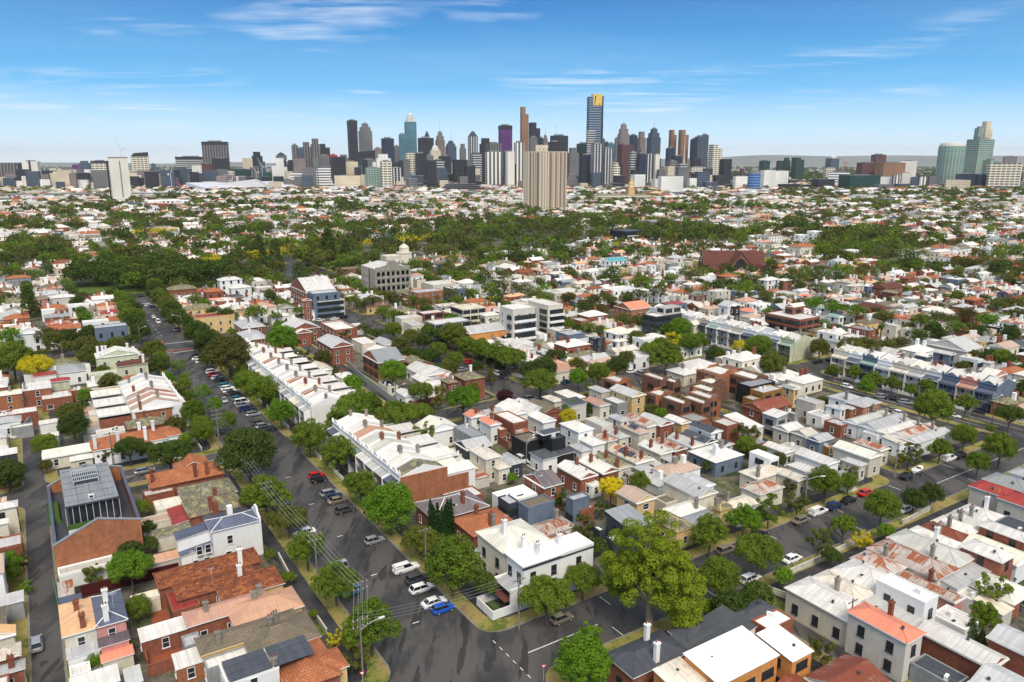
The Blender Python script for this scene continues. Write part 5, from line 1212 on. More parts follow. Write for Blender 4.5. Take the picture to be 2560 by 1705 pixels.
def clip(sn):
 w_=sn.split()[:6]
 while w_ and w_[-1].strip(',') in ('with','and','by','the','a','in','on','beside','behind','of','left','right','two','long','at','its','from','dark','small','pale','white','large','under','near','big','twin','blue','brown','joined','to','wide','middle','long,','clean','grey','orange','red','half','above','between','long','facing','below','low','beyond','own','second','clad','bright','flat','brick','black','fully','rust'): w_.pop()
 return ' '.join(w_).strip(',')
NIND=max(0,300-len(THINGS)); print('hand buildings',len(THINGS),'infill',len(INF),'individual',NIND)
STUFF=[]
cnt=0
for q in INF:
 d,u0,u1,v0,v1,h,rt,rm,wm,main=q
 if cnt<NIND and main:
  cnt+=1; cu,cv=(u0+u1)/2,(v0+v1)/2
  sn=clip(nearest_short(cu,cv))
  lb='%s roofed %s %s near the %s'%(RC[rm],WC[wm],'two storey house' if h>5 else 'cottage',sn)
  o=thing('cottage' if h<5 else 'house',lb,'cottage' if h<5 else 'house',(*g2w(cu,cv),0),GA,'houses filling the middle blocks')
  W,D=u1-u0,v1-v0
  box_parts(o,0,0,W,D,h,rt,rm,wm)
  if d<420: add_wins(o,0,0,W,D,h,'-u-v')
  if rt[0]=='h' or R.random()<.5: link('chimney',CHIM[R.choice('ckk')],o,(R.uniform(-.3,.3)*W,R.uniform(-.3,.3)*D,h+.6))
 else: STUFF.append((u0,u1,v0,v1,h,rt,rm,wm))
# ------------------------------------------------------------------ the far suburb as one mass of houses
def far_lots():
 out=[]
 for bu in range(-26,40):
  for bv in range(-24,40):
   U0=bu*74.0+(18 if bv%2 else 0); V0=462+bv*96.0
   cX,cY=g2w(U0+37,V0+48)
   if cY<380 or cY>3400 or abs(cX)>cY*.74+80: continue
   if U0<520 and V0<790 and U0>-420: continue
   for us,sg in ((U0+8,1),(U0+66,-1)):
    v=V0+7
    while v<V0+88:
     far=cY>1300
     w=R.uniform(7,13)*(1.6 if far else 1); dep=R.uniform(12,19)*(1.25 if far else 1)
     a0,a1=(us,us+dep) if sg>0 else (us-dep,us); X,Y=g2w((a0+a1)/2,v+w/2)
     if not in_park(X,Y) and inview(X,Y) and R.random()<(.9 if Y<1500 else .7):
      h=R.choice([4,4,4.4,6.6,7,7.5]) if not far else R.uniform(4,8)
      if Y>1700: w*=1.6; h=R.uniform(4,11)
      out.append((a0,a1,v,v+w-.3,h,R.choice(['hu','hv','gu','gv','flat']),R.choice(ROOFMIX),R.choice(WALLMIX)))
      if R.random()<.6: b0,b1=(a1,a1+8) if sg>0 else (a0-8,a0); out.append((b0,b1,v,v+w*.7,h*.7,'flat',R.choice('WWGCR'),R.choice(WALLMIX)))
     v+=w
 return out
STUFF+=far_lots()
def in_street_block(u0,u1,v0,v1): return True
mkeys=[]; mats=[]
def mi(m):
 if m not in mats: mats.append(m)
 return mats.index(m)
mbs=MB()
class Q(MB): pass
for (u0,u1,v0,v1,h,rt,rm,wm) in STUFF:
 W,D=u1-u0,v1-v0; cu,cv=(u0+u1)/2,(v0+v1)/2; x,y=W/2,D/2
 wmi=mi(WM[wm]); rmi=mi(RM[rm]); b0=len(mbs.v)
 dist=math.hypot(*g2w(cu,cv))
 def P_(a_,b_,z): return (*g2w(cu+a_,cv+b_),z)
 c4=[(-x,-y),(x,-y),(x,y),(-x,y)]
 for i in range(4):
  (a0,b0_),(a1,b1_)=c4[i],c4[(i+1)%4]
  if i in (0,3) or (i==1 and cu<60): mbs.poly([P_(a0,b0_,0),P_(a1,b1_,0),P_(a1,b1_,h),P_(a0,b0_,h)],wmi)
 if rt[0] in 'fs':
  mbs.poly([P_(a_,b_,h) for a_,b_ in c4],rmi)
  if dist<1200 and R.random()<.5:
   q=R.uniform(-x*.5,x*.3),R.uniform(-y*.5,y*.3)
   for i in range(4):
    c5=[(q[0],q[1]),(q[0]+1.6,q[1]),(q[0]+1.6,q[1]+1.4),(q[0],q[1]+1.4)]; mbs.poly([P_(*c5[i],h),P_(*c5[(i+1)%4],h),P_(*c5[(i+1)%4],h+1.1),P_(*c5[i],h+1.1)],wmi)
   mbs.poly([P_(*t_,h+1.1) for t_ in c5],rmi)
 else:
  o_=.3; X,Y=x+o_,y+o_; s_=min(X,Y); r=s_*.42; hipd=rt[0]=='h'
  if W>=D: p,q=(-X+(s_ if hipd else 0),0),(X-(s_ if hipd else 0),0); fs=[((-X,-Y),(X,-Y),q,p),((X,Y),(-X,Y),p,q),((X,-Y),(X,Y),q),((-X,Y),(-X,-Y),p)]
  else: p,q=(0,-Y+(s_ if hipd else 0)),(0,Y-(s_ if hipd else 0)); fs=[((X,-Y),(X,Y),q,p),((-X,Y),(-X,-Y),p,q),((-X,-Y),(X,-Y),p),((X,Y),(-X,Y),q)]
  for k,f in enumerate(fs):
   pts=[P_(a_,b_,h+(r if (a_,b_) in (p,q) else 0)) for a_,b_ in f]
   mbs.poly(pts,rmi if (hipd or k<2) else wmi)
  if dist<1500:
   for _ in range(R.randint(1,2)):
    a_,b_=R.uniform(-x*.6,x*.6),R.uniform(-y*.6,y*.6); s2=.5
    c5=[(a_-s2,b_-s2),(a_+s2,b_-s2),(a_+s2,b_+s2),(a_-s2,b_+s2)]; cm=mi(R.choice([CEM,BRK,WM['w']]))
    for i in range(4): mbs.poly([P_(*c5[i],h),P_(*c5[(i+1)%4],h),P_(*c5[(i+1)%4],h+r+1.6),P_(*c5[i],h+r+1.6)],cm)
    mbs.poly([P_(*t_,h+r+1.6) for t_ in c5],cm)
 if h>3.5 and dist<1100:                    # window openings
  for f in range(max(1,int(h/3))):
   for k in range(max(1,int(W/3.4))):
    q=-x+W*(k+.5)/max(1,int(W/3.4)); z=1+f*3.0
    mbs.poly([P_(q-.5,-y-.05,z),P_(q+.5,-y-.05,z),P_(q+.5,-y-.05,z+1.6),P_(q-.5,-y-.05,z+1.6)],mi(GLASS))
   for k in range(max(1,int(D/3.4))):
    q=-y+D*(k+.5)/max(1,int(D/3.4)); z=1+f*3.0
    mbs.poly([P_(-x-.05,q-.5,z),P_(-x-.05,q+.5,z),P_(-x-.05,q+.5,z+1.6),P_(-x-.05,q-.5,z+1.6)],mi(GLASS))
so_=part('far_suburb_houses',mbs,mats); so_['kind']='stuff'; so_['label']='mass of pale roofed far suburb houses before the skyline'
print('stuff houses',len(STUFF),'faces',len(mbs.f))
# ------------------------------------------------------------------ trees
def leafmat(name,a,b,c=None):
 s=NT(name); r_=s.rnd(); n_=s.noise(s.coord('Object'),.35,3)
 col=s.ramp(n_,[(.35,a),(.65,b)])
 col=s.mix(s.math('MULTIPLY',r_,.55),col,c or sc_(b,.6))
 s.b.inputs['Subsurface Weight'].default_value=0
 m=s.out(col,.75,0,.12)
 tr=s.N('ShaderNodeBsdfTranslucent'); s.l.new(col,tr.inputs[0]); mxs=s.N('ShaderNodeMixShader',i0=.28)
 s.l.new(s.b.outputs[0],mxs.inputs[1]); s.l.new(tr.outputs[0],mxs.inputs[2]); s.l.new(mxs.outputs[0],s.n['Material Output'].inputs['Surface'])
 return m
LM={'street':leafmat('street_tree_leaf',(.09,.15,.014),(.185,.265,.025),(.145,.185,.022)),
 'bright':leafmat('bright_leaf',(.085,.19,.01),(.17,.30,.02),(.13,.24,.02)),
 'dark':leafmat('dark_leaf',(.042,.078,.013),(.10,.15,.022),(.065,.085,.022)),
 'olive':leafmat('olive_leaf',(.105,.135,.018),(.18,.20,.028),(.10,.10,.03)),
 'gum':leafmat('gum_leaf',(.14,.20,.012),(.29,.35,.025),(.19,.24,.02)),
 'yellow':leafmat('yellow_blossom',(.26,.27,.015),(.80,.64,.025),(.55,.48,.02)),
 'bronze':leafmat('bronze_leaf',(.085,.085,.02),(.13,.125,.028),(.09,.10,.02)),
 'red':leafmat('dark_red_leaf',(.06,.018,.025),(.09,.03,.035)),
 'cypress':leafmat('cypress_leaf',(.018,.06,.012),(.035,.09,.02)),
 'palm':leafmat('palm_frond',(.06,.10,.02),(.11,.15,.03)),
 'hedge':leafmat('hedge_leaf',(.04,.09,.01),(.08,.15,.015))}
BARK=mottled('grey_bark',(.16,.13,.10),(.09,.07,.055),2,coord='Object',streak=False)
PBARK=mottled('pale_bark',(.42,.34,.26),(.30,.23,.17),2,coord='Object',streak=False)
def leaf_mesh(name,centers,radii,nleaf,size,mat,seed,flat=1.0,mats=None):
 """clumps of small leaf quads on the shells of many small lobes"""
 rg=np.random.default_rng(seed); nc=len(centers); C_=np.array(centers); r=np.array(radii)
 idx=rg.choice(nc,nleaf,p=r**2/np.sum(r**2))
 d=rg.normal(size=(nleaf,3)); d/=np.linalg.norm(d,axis=1)[:,None]
 up=rg.random(nleaf)<.6; d[up,2]=np.abs(d[up,2])
 rr=r[idx]*(.72+.38*rg.random(nleaf))
 P=C_[idx]+d*rr[:,None]*np.array([1,1,flat])
 nrm=d+rg.normal(size=(nleaf,3))*.38; nrm/=np.linalg.norm(nrm,axis=1)[:,None]
 t=np.cross(nrm,rg.normal(size=(nleaf,3))); t/=np.linalg.norm(t,axis=1)[:,None]; b_=np.cross(nrm,t)
 s=size*(.6+.8*rg.random(nleaf))[:,None]
 V=np.stack([P-t*s,P-b_*s*.55,P+t*s,P+b_*s*.55],1).reshape(-1,3)
 me=bpy.data.meshes.new(name); me.vertices.add(len(V)); me.vertices.foreach_set('co',V.astype(np.float32).ravel())
 me.loops.add(nleaf*4); me.loops.foreach_set('vertex_index',np.arange(nleaf*4,dtype=np.int32))
 me.polygons.add(nleaf); me.polygons.foreach_set('loop_start',np.arange(0,nleaf*4,4,dtype=np.int32)); me.polygons.foreach_set('loop_total',np.full(nleaf,4,dtype=np.int32))
 me.materials.append(mat); me.update(); me.validate(); return me,V
def crown_lobes(kind,seed):
 """unit crown: about 1 wide, centre of crown at origin"""
 rg=random.Random(seed); L=[];Rr=[]
 def shell(n_,rx,rz,r0,r1,cz=0,low=-.55,cx=0,cy=0):
  for i in range(n_):
   z=1-(i+.5)/n_*(1-low); a=i*2.39996+rg.uniform(-.4,.4); q=math.sqrt(max(0,1-z*z)); k=rg.uniform(.78,1.08)
   L.append((cx+rx*q*math.cos(a)*k,cy+rx*q*math.sin(a)*k,cz+rz*z*k)); Rr.append(rg.uniform(r0,r1))
 if kind=='round': shell(46,.38,.36,.095,.15); shell(14,.22,.2,.1,.14)
 elif kind=='broad': shell(50,.42,.24,.075,.125,low=-.3); shell(14,.25,.12,.08,.12)
 elif kind=='multi':
  for k in range(5):
   a=k*1.26+rg.uniform(-.3,.3); q=rg.uniform(.16,.26); shell(15,.21,.2,.06,.10,cz=rg.uniform(-.1,.12),cx=q*math.cos(a),cy=q*math.sin(a),low=-.5)
  shell(14,.22,.2,.07,.1,cz=.16)
 elif kind=='airy':
  for k in range(26):
   a=rg.uniform(0,6.28); q=.42*math.sqrt(rg.random()); L.append((q*math.cos(a),q*math.sin(a),rg.uniform(-.4,.42)*(1.1-q))); Rr.append(rg.uniform(.06,.11))
 elif kind=='gum':
  for cx,cy,cz,s in ((0,0,.30,.24),(-.16,.05,.12,.24),(.17,-.02,.08,.25),(-.24,-.06,-.14,.2),(.26,.02,-.12,.2),(.0,-.15,-.06,.24),(0,.14,-.04,.24),(-.08,-.16,-.26,.16),(.12,-.14,-.24,.17),(-.33,0,-.30,.1),(.31,-.02,-.30,.11)): shell(26,s,s*.85,.035,.07,cz=cz,cx=cx,cy=cy,low=-.6)
 elif kind=='cone':
  for i in range(60):
   z=i/60; a=i*2.4; q=.30*(1-z)**.8*rg.uniform(.7,1.1)+.02; L.append((q*math.cos(a),q*math.sin(a),z-.5)); Rr.append(.05+.05*(1-z))
 elif kind=='column':
  for i in range(50):
   z=i/50; a=i*2.4; q=.05*math.sin(math.pi*min(1,.12+z*.9))**.6*rg.uniform(.7,1.0); L.append((q*math.cos(a),q*math.sin(a),z-.5)); Rr.append(.036*(1.15-z*.8))
 elif kind=='bush': shell(26,.38,.34,.12,.2,low=-.2)
 return L,Rr
PROTO={}
def proto(kind,leaf,var,hi=True):
 k=(kind,leaf,var,hi)
 if k in PROTO: return PROTO[k]
 L,Rr=crown_lobes(kind,hash_(kind)+var*17)
 nl={'gum':52000,'round':12000,'broad':12000,'multi':12000,'airy':3600,'cone':4200,'column':3200,'bush':2200}[kind]; sz={'gum':.0105,'round':.0205,'broad':.020,'multi':.0185,'airy':.026,'cone':.022,'column':.026,'bush':.045}[kind]
 if not hi: nl=nl//5; sz*=1.9
 me,_=leaf_mesh('crown',L,Rr,nl,sz,LM[leaf],var+3)
 tm=MB(); rg=random.Random(var)
 bk=PBARK if kind=='gum' or leaf=='olive' else BARK
 PROTO[k]=(me,L,bk); return PROTO[k]
def hash_(s_): return sum(ord(ch)*(i+3) for i,ch in enumerate(s_))
TRK={}
def trunkmesh(kind,var,zb):
 """unit trunk from z=-zb (ground) to the crown, unit crown width"""
 k=(kind,var,round(zb,1))
 if k in TRK: return TRK[k]
 rg=random.Random(var+5); m_=MB(); zb=round(zb,1)
 if kind in('cone','column','bush'): m_.tube((0,0,-zb),(0,0,-.1),.02,.012)
 else:
  th=.022 if kind!='gum' else .028
  f=-zb+(zb-.18)*.75; p=(rg.uniform(-.02,.02),rg.uniform(-.02,.02),f)
  m_.tube((0,0,-zb),p,th*1.2,th,8)
  L,_r=crown_lobes(kind,hash_(kind)+var*17)
  tgt=rg.sample(L,min(len(L),9 if kind!='gum' else 26))
  for t_ in tgt:
   mid=((p[0]+t_[0])*.5,(p[1]+t_[1])*.5,p[2]+(t_[2]-p[2])*.42)
   m_.tube(p,mid,th*.55,th*.36,6); m_.tube(mid,(t_[0]*.93,t_[1]*.93,t_[2]),th*.36,th*.12,5)
 bk=PBARK if kind=='gum' else BARK
 TRK[k]=m_.mesh('trunk',[bk]); return TRK[k]
TREES=[]
def tree_at(X,Y,wd,zc,kind,leaf,label,cat='tree',var=0,zs=1.0,group=None,hi=True,name=None):
 me,_,_b=proto(kind,leaf,var,hi)
 o=thing(name or ('palm_tree' if kind=='palm' else 'bush' if kind=='bush' else 'street_tree' if 'verge' in label or 'street tree' in label else 'tree'),label,cat,(X,Y,0.13 if Y<450 else 0),0,group)
 c=link('crown',me,o,(0,0,zc),R.uniform(0,6.28)); c.scale=(wd,wd,wd*zs)
 c.rotation_euler.x=R.uniform(-.05,.05)
 t_=link('trunk',trunkmesh(kind,var,zc/(wd*zs)),o,(0,0,zc),c.rotation_euler.z); t_.scale=(wd,wd,wd*zs)
 return o
def T(c,x,y,w,kind,leaf,label,var=0,zs=1.0,hz=None,**k):
 """x,y: crown centre in the photograph, w its width; the crown sits a little above its own radius"""
 zc=5.0
 for _ in range(4):
  X,Y=G(x,y,zc,c); d=pix(X,Y,zc)[2]; wd=w/CR[c][2]*d/F; zc=hz if hz else max(wd*.5*zs+min(1.6,wd*.16),wd*.45*zs)
 return tree_at(X,Y,wd*(1.2 if 'avenue' in label else 1.0 if c in('M4','B4') else 1.08),zc,kind,leaf,label,var=var,zs=zs,**k)
VL='on the left verge of the avenue'; VR='on the right verge of the avenue'
TL=[('B2',770,1375,230,'airy','olive',VL),('B2',915,1150,400,'multi','street',VL),('B2',655,820,340,'multi','street',VL),('B2',440,575,270,'multi','street',VL),('B2',300,355,240,'broad','olive',VL),('B2',130,170,320,'multi','street',VL),
('M1',2090,1130,430,'round','dark',VL),('M1',1900,860,160,'round','street',VL),('M1',1690,890,170,'round','street',VL),('M1',1620,770,190,'round','street',VL),('M1',1800,720,120,'round','bright',VL),('M1',1690,620,140,'round','bright',VL),('M1',1540,650,130,'round','street',VL),('M1',1470,640,190,'airy','olive',VL),('M1',1540,550,120,'round','street',VL),('M1',1410,500,110,'round','bright',VL),('M1',1500,390,110,'round','street',VL),('M1',1330,390,170,'round','dark',VL),('M1',1560,490,100,'round','street',VL),('M1',1700,950,180,'round','street',VL),('M1',1290,260,170,'round','olive',VL),('M1',1350,330,130,'round','street',VL)]
for i,q in enumerate(TL): T(*q[:6],'%s street tree %s, %s from the camera'%({'street':'leafy green','olive':'olive green','dark':'dark dense','bright':'bright green'}[q[5]],q[6],ordn(i+1)),var=i%3,group='street trees on the left verge')
TR_=[('B2',1525,700,400,'round','street'),('B2',1285,510,240,'broad','olive'),('B2',1055,265,350,'round','bright'),('B2',835,115,250,'multi','street'),('M2',755,1120,310,'multi','street'),('M2',515,990,270,'round','street'),('M2',275,790,220,'round','bright'),('M2',115,600,240,'round','street'),('M2',200,660,110,'round','bright'),('M2',395,690,120,'airy','olive'),('M2',40,520,150,'round','street'),('M1',1920,300,330,'round','bronze'),('M1',1740,330,130,'round','dark'),('M1',1760,200,220,'round','dark'),('M1',1650,110,200,'round','dark'),('M1',2030,440,120,'round','street'),('M1',2060,530,190,'round','street')]
for i,q in enumerate(TR_): T(*q,'%s street tree %s, %s from the camera'%({'street':'leafy green','olive':'olive green','dark':'dark dense','bright':'bright green','bronze':'large bronze green'}[q[5]],VR,ordn(i+1)),var=i%3,group='street trees on the right verge')
T('B3',1165,745,820,'gum','gum','huge spreading gum tree with pale limbs beside the intersection',hz=10.6,zs=.93,group=None)
T('B3',650,1440,440,'round','bright','round bright green tree at the bottom edge by the give way sign',hz=5.5,zs=.9)
OT=[('B3',685,1235,240,'airy','bright','small open crowned tree by the street below the gum tree'),('B3',380,930,380,'broad','street','low spreading tree against the white corner house wall'),('B3',650,800,280,'broad','street','spreading tree at the back of the white corner house'),('B3',1670,790,320,'round','street','street tree standing right of the huge gum tree'),('B3',1960,600,340,'broad','street','wide street tree beside the white parked car'),
('B4',1030,260,290,'round','street','dense round street tree on the side street median kerb'),('B4',745,410,220,'multi','street','multi lobed small tree left of the dense round tree'),('B4',560,500,200,'airy','olive','thin tree with white blossom on the side street'),('B4',1270,210,190,'round','dark','dark pair tree, left half, near the far corner'),('B4',1400,170,190,'round','dark','dark pair tree, right half, near the far corner'),
('B3',1600,450,300,'multi','street','low street tree by the yellow corner cottage'),('B3',1850,350,260,'multi','bright','bright street tree right of the yellow corner cottage'),('B4',60,400,150,'multi','bright','bright tree on the side street left end'),('B4',190,280,240,'airy','street','open street tree before the cream cottage row'),('B4',400,230,200,'airy','olive','olive street tree beside the green lamp pole'),('B4',600,80,260,'round','street','large street tree by the corner shop'),('B4',780,80,150,'round','street','second street tree by the corner shop'),('B4',330,110,130,'airy','bronze','thin eucalypt in front of the cream row'),
('B3',1580,1020,130,'bush','bright','bright round shrub below the gum tree'),('B3',1750,1030,260,'bush','dark','dark shrub bed below the gum tree'),('B3',1960,940,220,'bush','dark','dark shrub behind the pale fence'),('B4',80,940,220,'bush','dark','dark garden shrub left of the small blue windows house'),('B4',580,1350,230,'airy','olive','feathery tree beside the bottom lane'),('B4',370,1430,170,'airy','olive','feathery young tree right of the orange house'),('B4',1490,1300,130,'cone','olive','young conifer by the long brick wall'),('B4',1800,1080,260,'multi','street','leafy yard tree at right below the arched awning'),('B4',1860,880,270,'airy','street','airy tree in the right hand yard'),('B4',1700,1190,200,'cone','dark','dark cypress clump in the white courtyard'),('B4',1780,1240,120,'cone','dark','second dark cypress in the white courtyard'),
('B4',890,510,170,'airy','yellow','yellow green shrub tree by the front fences'),('B4',1060,450,130,'bush','bright','flowering shrub behind the pale picket fence'),('B4',650,640,160,'bush','dark','dark hedge shrub behind the front fence'),('B4',290,790,160,'bush','bright','green shrub on the grass verge by the wire'),
('B3',860,130,215,'multi','yellow','bright yellow blossom tree behind the yellow house'),('B3',500,200,150,'airy','dark','dark yard tree between the two dark blue boxes'),('B3',790,280,130,'airy','dark','dark shrub tree beside the yellow house fence'),('B3',640,420,200,'airy','bronze','thin bronze tree behind the rust streaked cottage'),('B3',760,560,140,'bush','dark','dark hedge behind the white corner house'),
('M3',630,750,150,'round','bright','bright round tree upper one in the cottage yard'),('M3',610,820,150,'round','yellow','yellow green round tree, lower one in the cottage yard'),('M3',750,750,120,'round','dark','dark round yard tree beside the yellow green one'),('M3',375,520,290,'broad','street','wide umbrella shaped street tree at the side street corner'),('M3',690,490,170,'round','bright','bright street tree right of the umbrella shaped one'),('M3',860,455,200,'round','street','street tree left of the curved gable townhouses'),('M3',1020,390,190,'round','dark','dark street tree beside the stepped parapet wall'),('M3',610,440,100,'round','red','dark red leaved tree at the cream corner house'),('M3',70,655,140,'round','red','dark red leaved tree by the white gabled cottage'),('M3',1430,310,300,'multi','street','leafy tree cluster by the white hipped roof'),('M3',1490,180,170,'airy','yellow','yellow green tree by the curved street'),('M3',1550,80,200,'round','bright','bright green tree by the curved street'),('M3',1850,300,170,'round','dark','dark olive tree at the boulevard corner'),('M3',2050,240,140,'round','yellow','yellow green round tree in front of grey terraces'),('M3',2210,240,230,'round','street','large green tree in front of grey terraces'),('M3',2110,970,220,'airy','bronze','bronze green garden tree beside the long skillion roof'),('M3',1560,1220,120,'bush','street','round shrub in the yard below the dark gabled annex'),('M3',1780,1240,100,'bush','dark','clipped dark shrub in the courtyard'),
('M4',250,380,250,'round','olive','olive tree on the boulevard corner'),('M4',415,470,110,'round','dark','dark rounded tree on the boulevard corner'),('M4',640,240,180,'round','olive','olive tree at the end of the pale green terrace'),('M4',920,220,170,'round','olive','olive tree on the right side street'),('M4',750,430,120,'round','street','first kerb tree before the decorated terraces'),('M4',925,440,150,'multi','street','second kerb tree before the decorated terraces'),('M4',1090,500,180,'multi','street','third kerb tree before the decorated terraces'),('M4',1030,560,160,'round','bright','bright tree beside the white parapet cottage'),('M4',1250,530,150,'multi','street','fourth kerb tree before the decorated terraces'),('M4',1410,590,140,'multi','street','fifth kerb tree before the decorated terraces'),('M4',1540,560,160,'multi','street','sixth kerb tree before the decorated terraces'),('M4',1590,740,340,'round','street','largest round kerb tree on the boulevard'),('M4',1870,700,200,'multi','street','last kerb tree before the decorated terraces'),('M4',2240,800,240,'broad','dark','dark broad tree at the right edge of the boulevard'),
('M4',1850,980,220,'round','street','street tree at the boulevard end of the side street'),('M4',1650,1080,220,'multi','street','leafy street tree in the side street row near boulevard'),('M4',1390,1130,230,'airy','olive','broken limbed tree by the yellow tree'),('M4',1290,1200,100,'airy','yellow','bright yellow leaved small tree at the cream hall'),('M4',2160,1080,290,'round','street','big tree on the right side of the side street'),('M4',1970,1200,210,'round','street','lower tree on the right side of the side street'),('M4',2075,920,80,'round','street','small tree in the boulevard median'),('M4',690,1360,300,'multi','street','broad tree in front of the corner shop'),('M4',890,1290,150,'airy','olive','leafy tree right of the broad corner tree'),('M4',1590,100,180,'round','dark','dark dense tree on the right hand street'),('M4',2170,320,170,'round','street','garden tree behind the last decorated terraces'),('M4',2240,120,170,'round','dark','dark tree at upper right'),('M4',1840,400,120,'bush','bronze','bronze shrub behind the decorated terraces'),
('M2',1215,445,230,'round','bright','bright round yard tree beside the back lane'),('M2',285,175,270,'round','bright','round dark green tree behind the far terraces'),('M2',470,320,150,'airy','bronze','bronze yard tree by the back lane'),('M2',735,440,110,'cone','dark','dark conifer by the cream outbuilding'),('M2',645,450,60,'cone','dark','small conifer by the cream outbuilding'),('M2',820,150,130,'airy','bronze','reddish creeper tree beside the brick warehouse'),('M2',885,550,170,'bush','bright','hedge behind the far terraces'),('M2',930,740,380,'broad','street','spreading tree on the cross street, left one'),('M2',1250,800,330,'broad','street','spreading tree on the cross street, second'),('M2',1460,780,200,'broad','street','spreading tree on the cross street, third'),('M2',1450,600,210,'broad','street','layered tree beside the brick corner house'),('M2',1560,640,200,'airy','olive','olive tree beside the brick corner house'),('M2',1810,670,290,'broad','bright','large bright tree on the cross street corner'),('M2',1880,590,140,'round','olive','grey green tree against the brick corner house'),('M2',740,850,210,'multi','street','green tree at the near terrace row end'),('M2',1480,970,220,'airy','street','layered garden tree behind the near terraces'),('M2',2170,650,130,'airy','red','dark red tree at the street corner'),
('M2',1220,90,150,'round','street','green street tree on the shop street, first'),('M2',1370,150,150,'round','olive','olive street tree on the shop street'),('M2',1480,180,150,'round','dark','dark street tree on the shop street'),('M2',1600,260,150,'round','street','street tree by the parked cars'),('M2',1740,330,140,'round','street','second street tree by the parked cars'),('M2',1930,400,110,'round','dark','third street tree by the parked cars'),('M2',2040,480,120,'airy','bronze','thin tree by the corner footpath'),('M2',1840,240,130,'round','street','green street tree beyond the car row'),('M2',1950,310,100,'round','dark','kerb tree before the white hipped house, first'),('M2',2040,350,90,'round','dark','kerb tree before the white hipped house, second'),('M2',2120,390,100,'round','dark','kerb tree before the white hipped house, third'),('M2',2240,340,110,'round','dark','kerb tree before the white hipped house, fourth'),('M2',1720,130,120,'round','dark','dark tree beside the orange flats'),
('M1',600,790,210,'round','olive','tall olive tree, upper half of the left yard pair'),('M1',620,900,250,'round','dark','dark dense tree in the left yards'),('M1',380,1060,210,'round','street','clipped round tree by the left lane'),('M1',385,1230,110,'round','bronze','bronze tree by the left lane'),('M1',1060,700,130,'airy','dark','dark feathery tree between white rear blocks'),('M1',720,640,130,'round','bright','bright tree between the left yards'),('M1',1090,1080,250,'broad','dark','dark spreading tree before the long terracotta house'),('M1',1420,1130,320,'broad','dark','dark spreading tree on the side street'),('M1',1240,1080,130,'round','bronze','bronze tree before the long terracotta house'),('M1',860,1130,140,'airy','bronze','bronze shrub tree left of the long terracotta house'),('M1',740,300,180,'round','olive','olive tree left of the pale green house'),('M1',730,230,200,'round','olive','large olive tree by the boulevard'),('M1',970,220,160,'round','olive','olive boulevard tree right of it'),('M1',110,340,330,'round','street','large green tree at the left by the boulevard'),('M1',300,390,260,'broad','yellow','yellow blossom tree at the left'),('M1',1480,900,190,'round','bronze','dark bronze garden tree beside the verandah'),('M1',1550,1010,120,'bush','street','flowering garden bush by the verandah'),
('M1',450,180,170,'round','olive','olive tree before the blue shop'),('M1',580,150,160,'round','dark','dark tree before the blue shop'),('M1',740,120,150,'round','dark','dark tree by the blue grey corner shop'),('M1',1180,100,150,'round','dark','dark tree on the avenue corner by the crossing'),
('B1',50,690,190,'round','bright','bright lane tree at left edge'),('B1',40,760,200,'round','street','dark green lane tree at left edge'),('B1',170,660,120,'airy','bronze','olive lane tree at left edge'),('B1',200,860,110,'airy','bright','small lane tree by the pale wall'),('B1',980,600,170,'bush','dark','dark shrub below the brick gable wall'),('B1',1120,550,130,'bush','dark','dark shrub beside the brick gable wall'),('B1',970,720,330,'broad','bright','bright spreading garden tree behind the dark fence'),('B1',700,760,160,'airy','olive','olive garden shrub behind the dark fence'),('B1',1030,1020,190,'round','street','dark green yard tree beside the pink house'),('B1',1060,280,130,'bush','street','green shrub behind the flat beige rear roof'),('B1',700,1400,170,'round','bright','yard tree behind the goal net'),('B1',800,1320,120,'airy','olive','upright yard tree by the pink porch'),('B1',940,1310,120,'round','bright','light green yard tree by the pink porch'),('B1',1110,420,110,'bush','dark','dark shrub behind the beige wall'),('B1',80,50,180,'round','dark','dark tree above the left lane wall'),('M1',60,1280,280,'broad','dark','dark lane tree above the orange roof at left'),('B1',1930,1085,90,'bush','yellow','pale flowering shrub growing on the brown roof edge'),
('B2',1780,850,190,'bush','dark','dark courtyard shrub beside the cream terrace'),('B2',650,1250,140,'airy','yellow','yellow green garden tree beside the left footpath'),('B2',160,630,90,'bush','street','low hedge beside the left driveway'),('B2',300,800,110,'bush','street','hedge before the pink beige roof'),('B2',490,1070,70,'bush','street','hedge before the brown tiled house'),
('M2',2225,1290,55,'bush','bright','small round clipped shrub by the cream house'),('M3',140,1335,90,'bush','bright','large clipped hedge cube by the white cottage'),('M3',1850,1110,80,'bush','bright','bright yard bush by the dark annex')]
for i,q in enumerate(OT): T(*q,var=i%3,**({'cat':'shrub'} if q[4]=='bush' else {}))
for i,(x,y,w_,kd,lf) in enumerate([(935,615,120,'round','dark'),(1000,625,110,'round','street'),(985,690,120,'round','olive'),(1065,655,130,'round','street'),(1050,735,130,'round','street'),(1130,720,120,'round','dark'),(1150,775,130,'round','street'),(1060,790,120,'round','dark')]):
 T('U1',x,y,w_,kd,lf,'street tree left of the far avenue, %s beyond the crossing going back'%ordn(8-i),var=i%3,group='street trees of the far avenue')
for i,(x,y,w_,kd,lf) in enumerate([(1310,570,150,'round','dark'),(1350,625,130,'round','dark'),(1395,660,130,'round','olive'),(1430,705,130,'round','street'),(1480,725,110,'round','olive'),(1500,800,160,'round','dark'),(1410,760,100,'round','dark'),(1300,520,120,'round','street')]):
 T('U1',x,y,w_,kd,lf,'street tree right of the far avenue, %s in its row from the garden'%ordn(i+1),var=i%3,group='street trees of the far avenue')
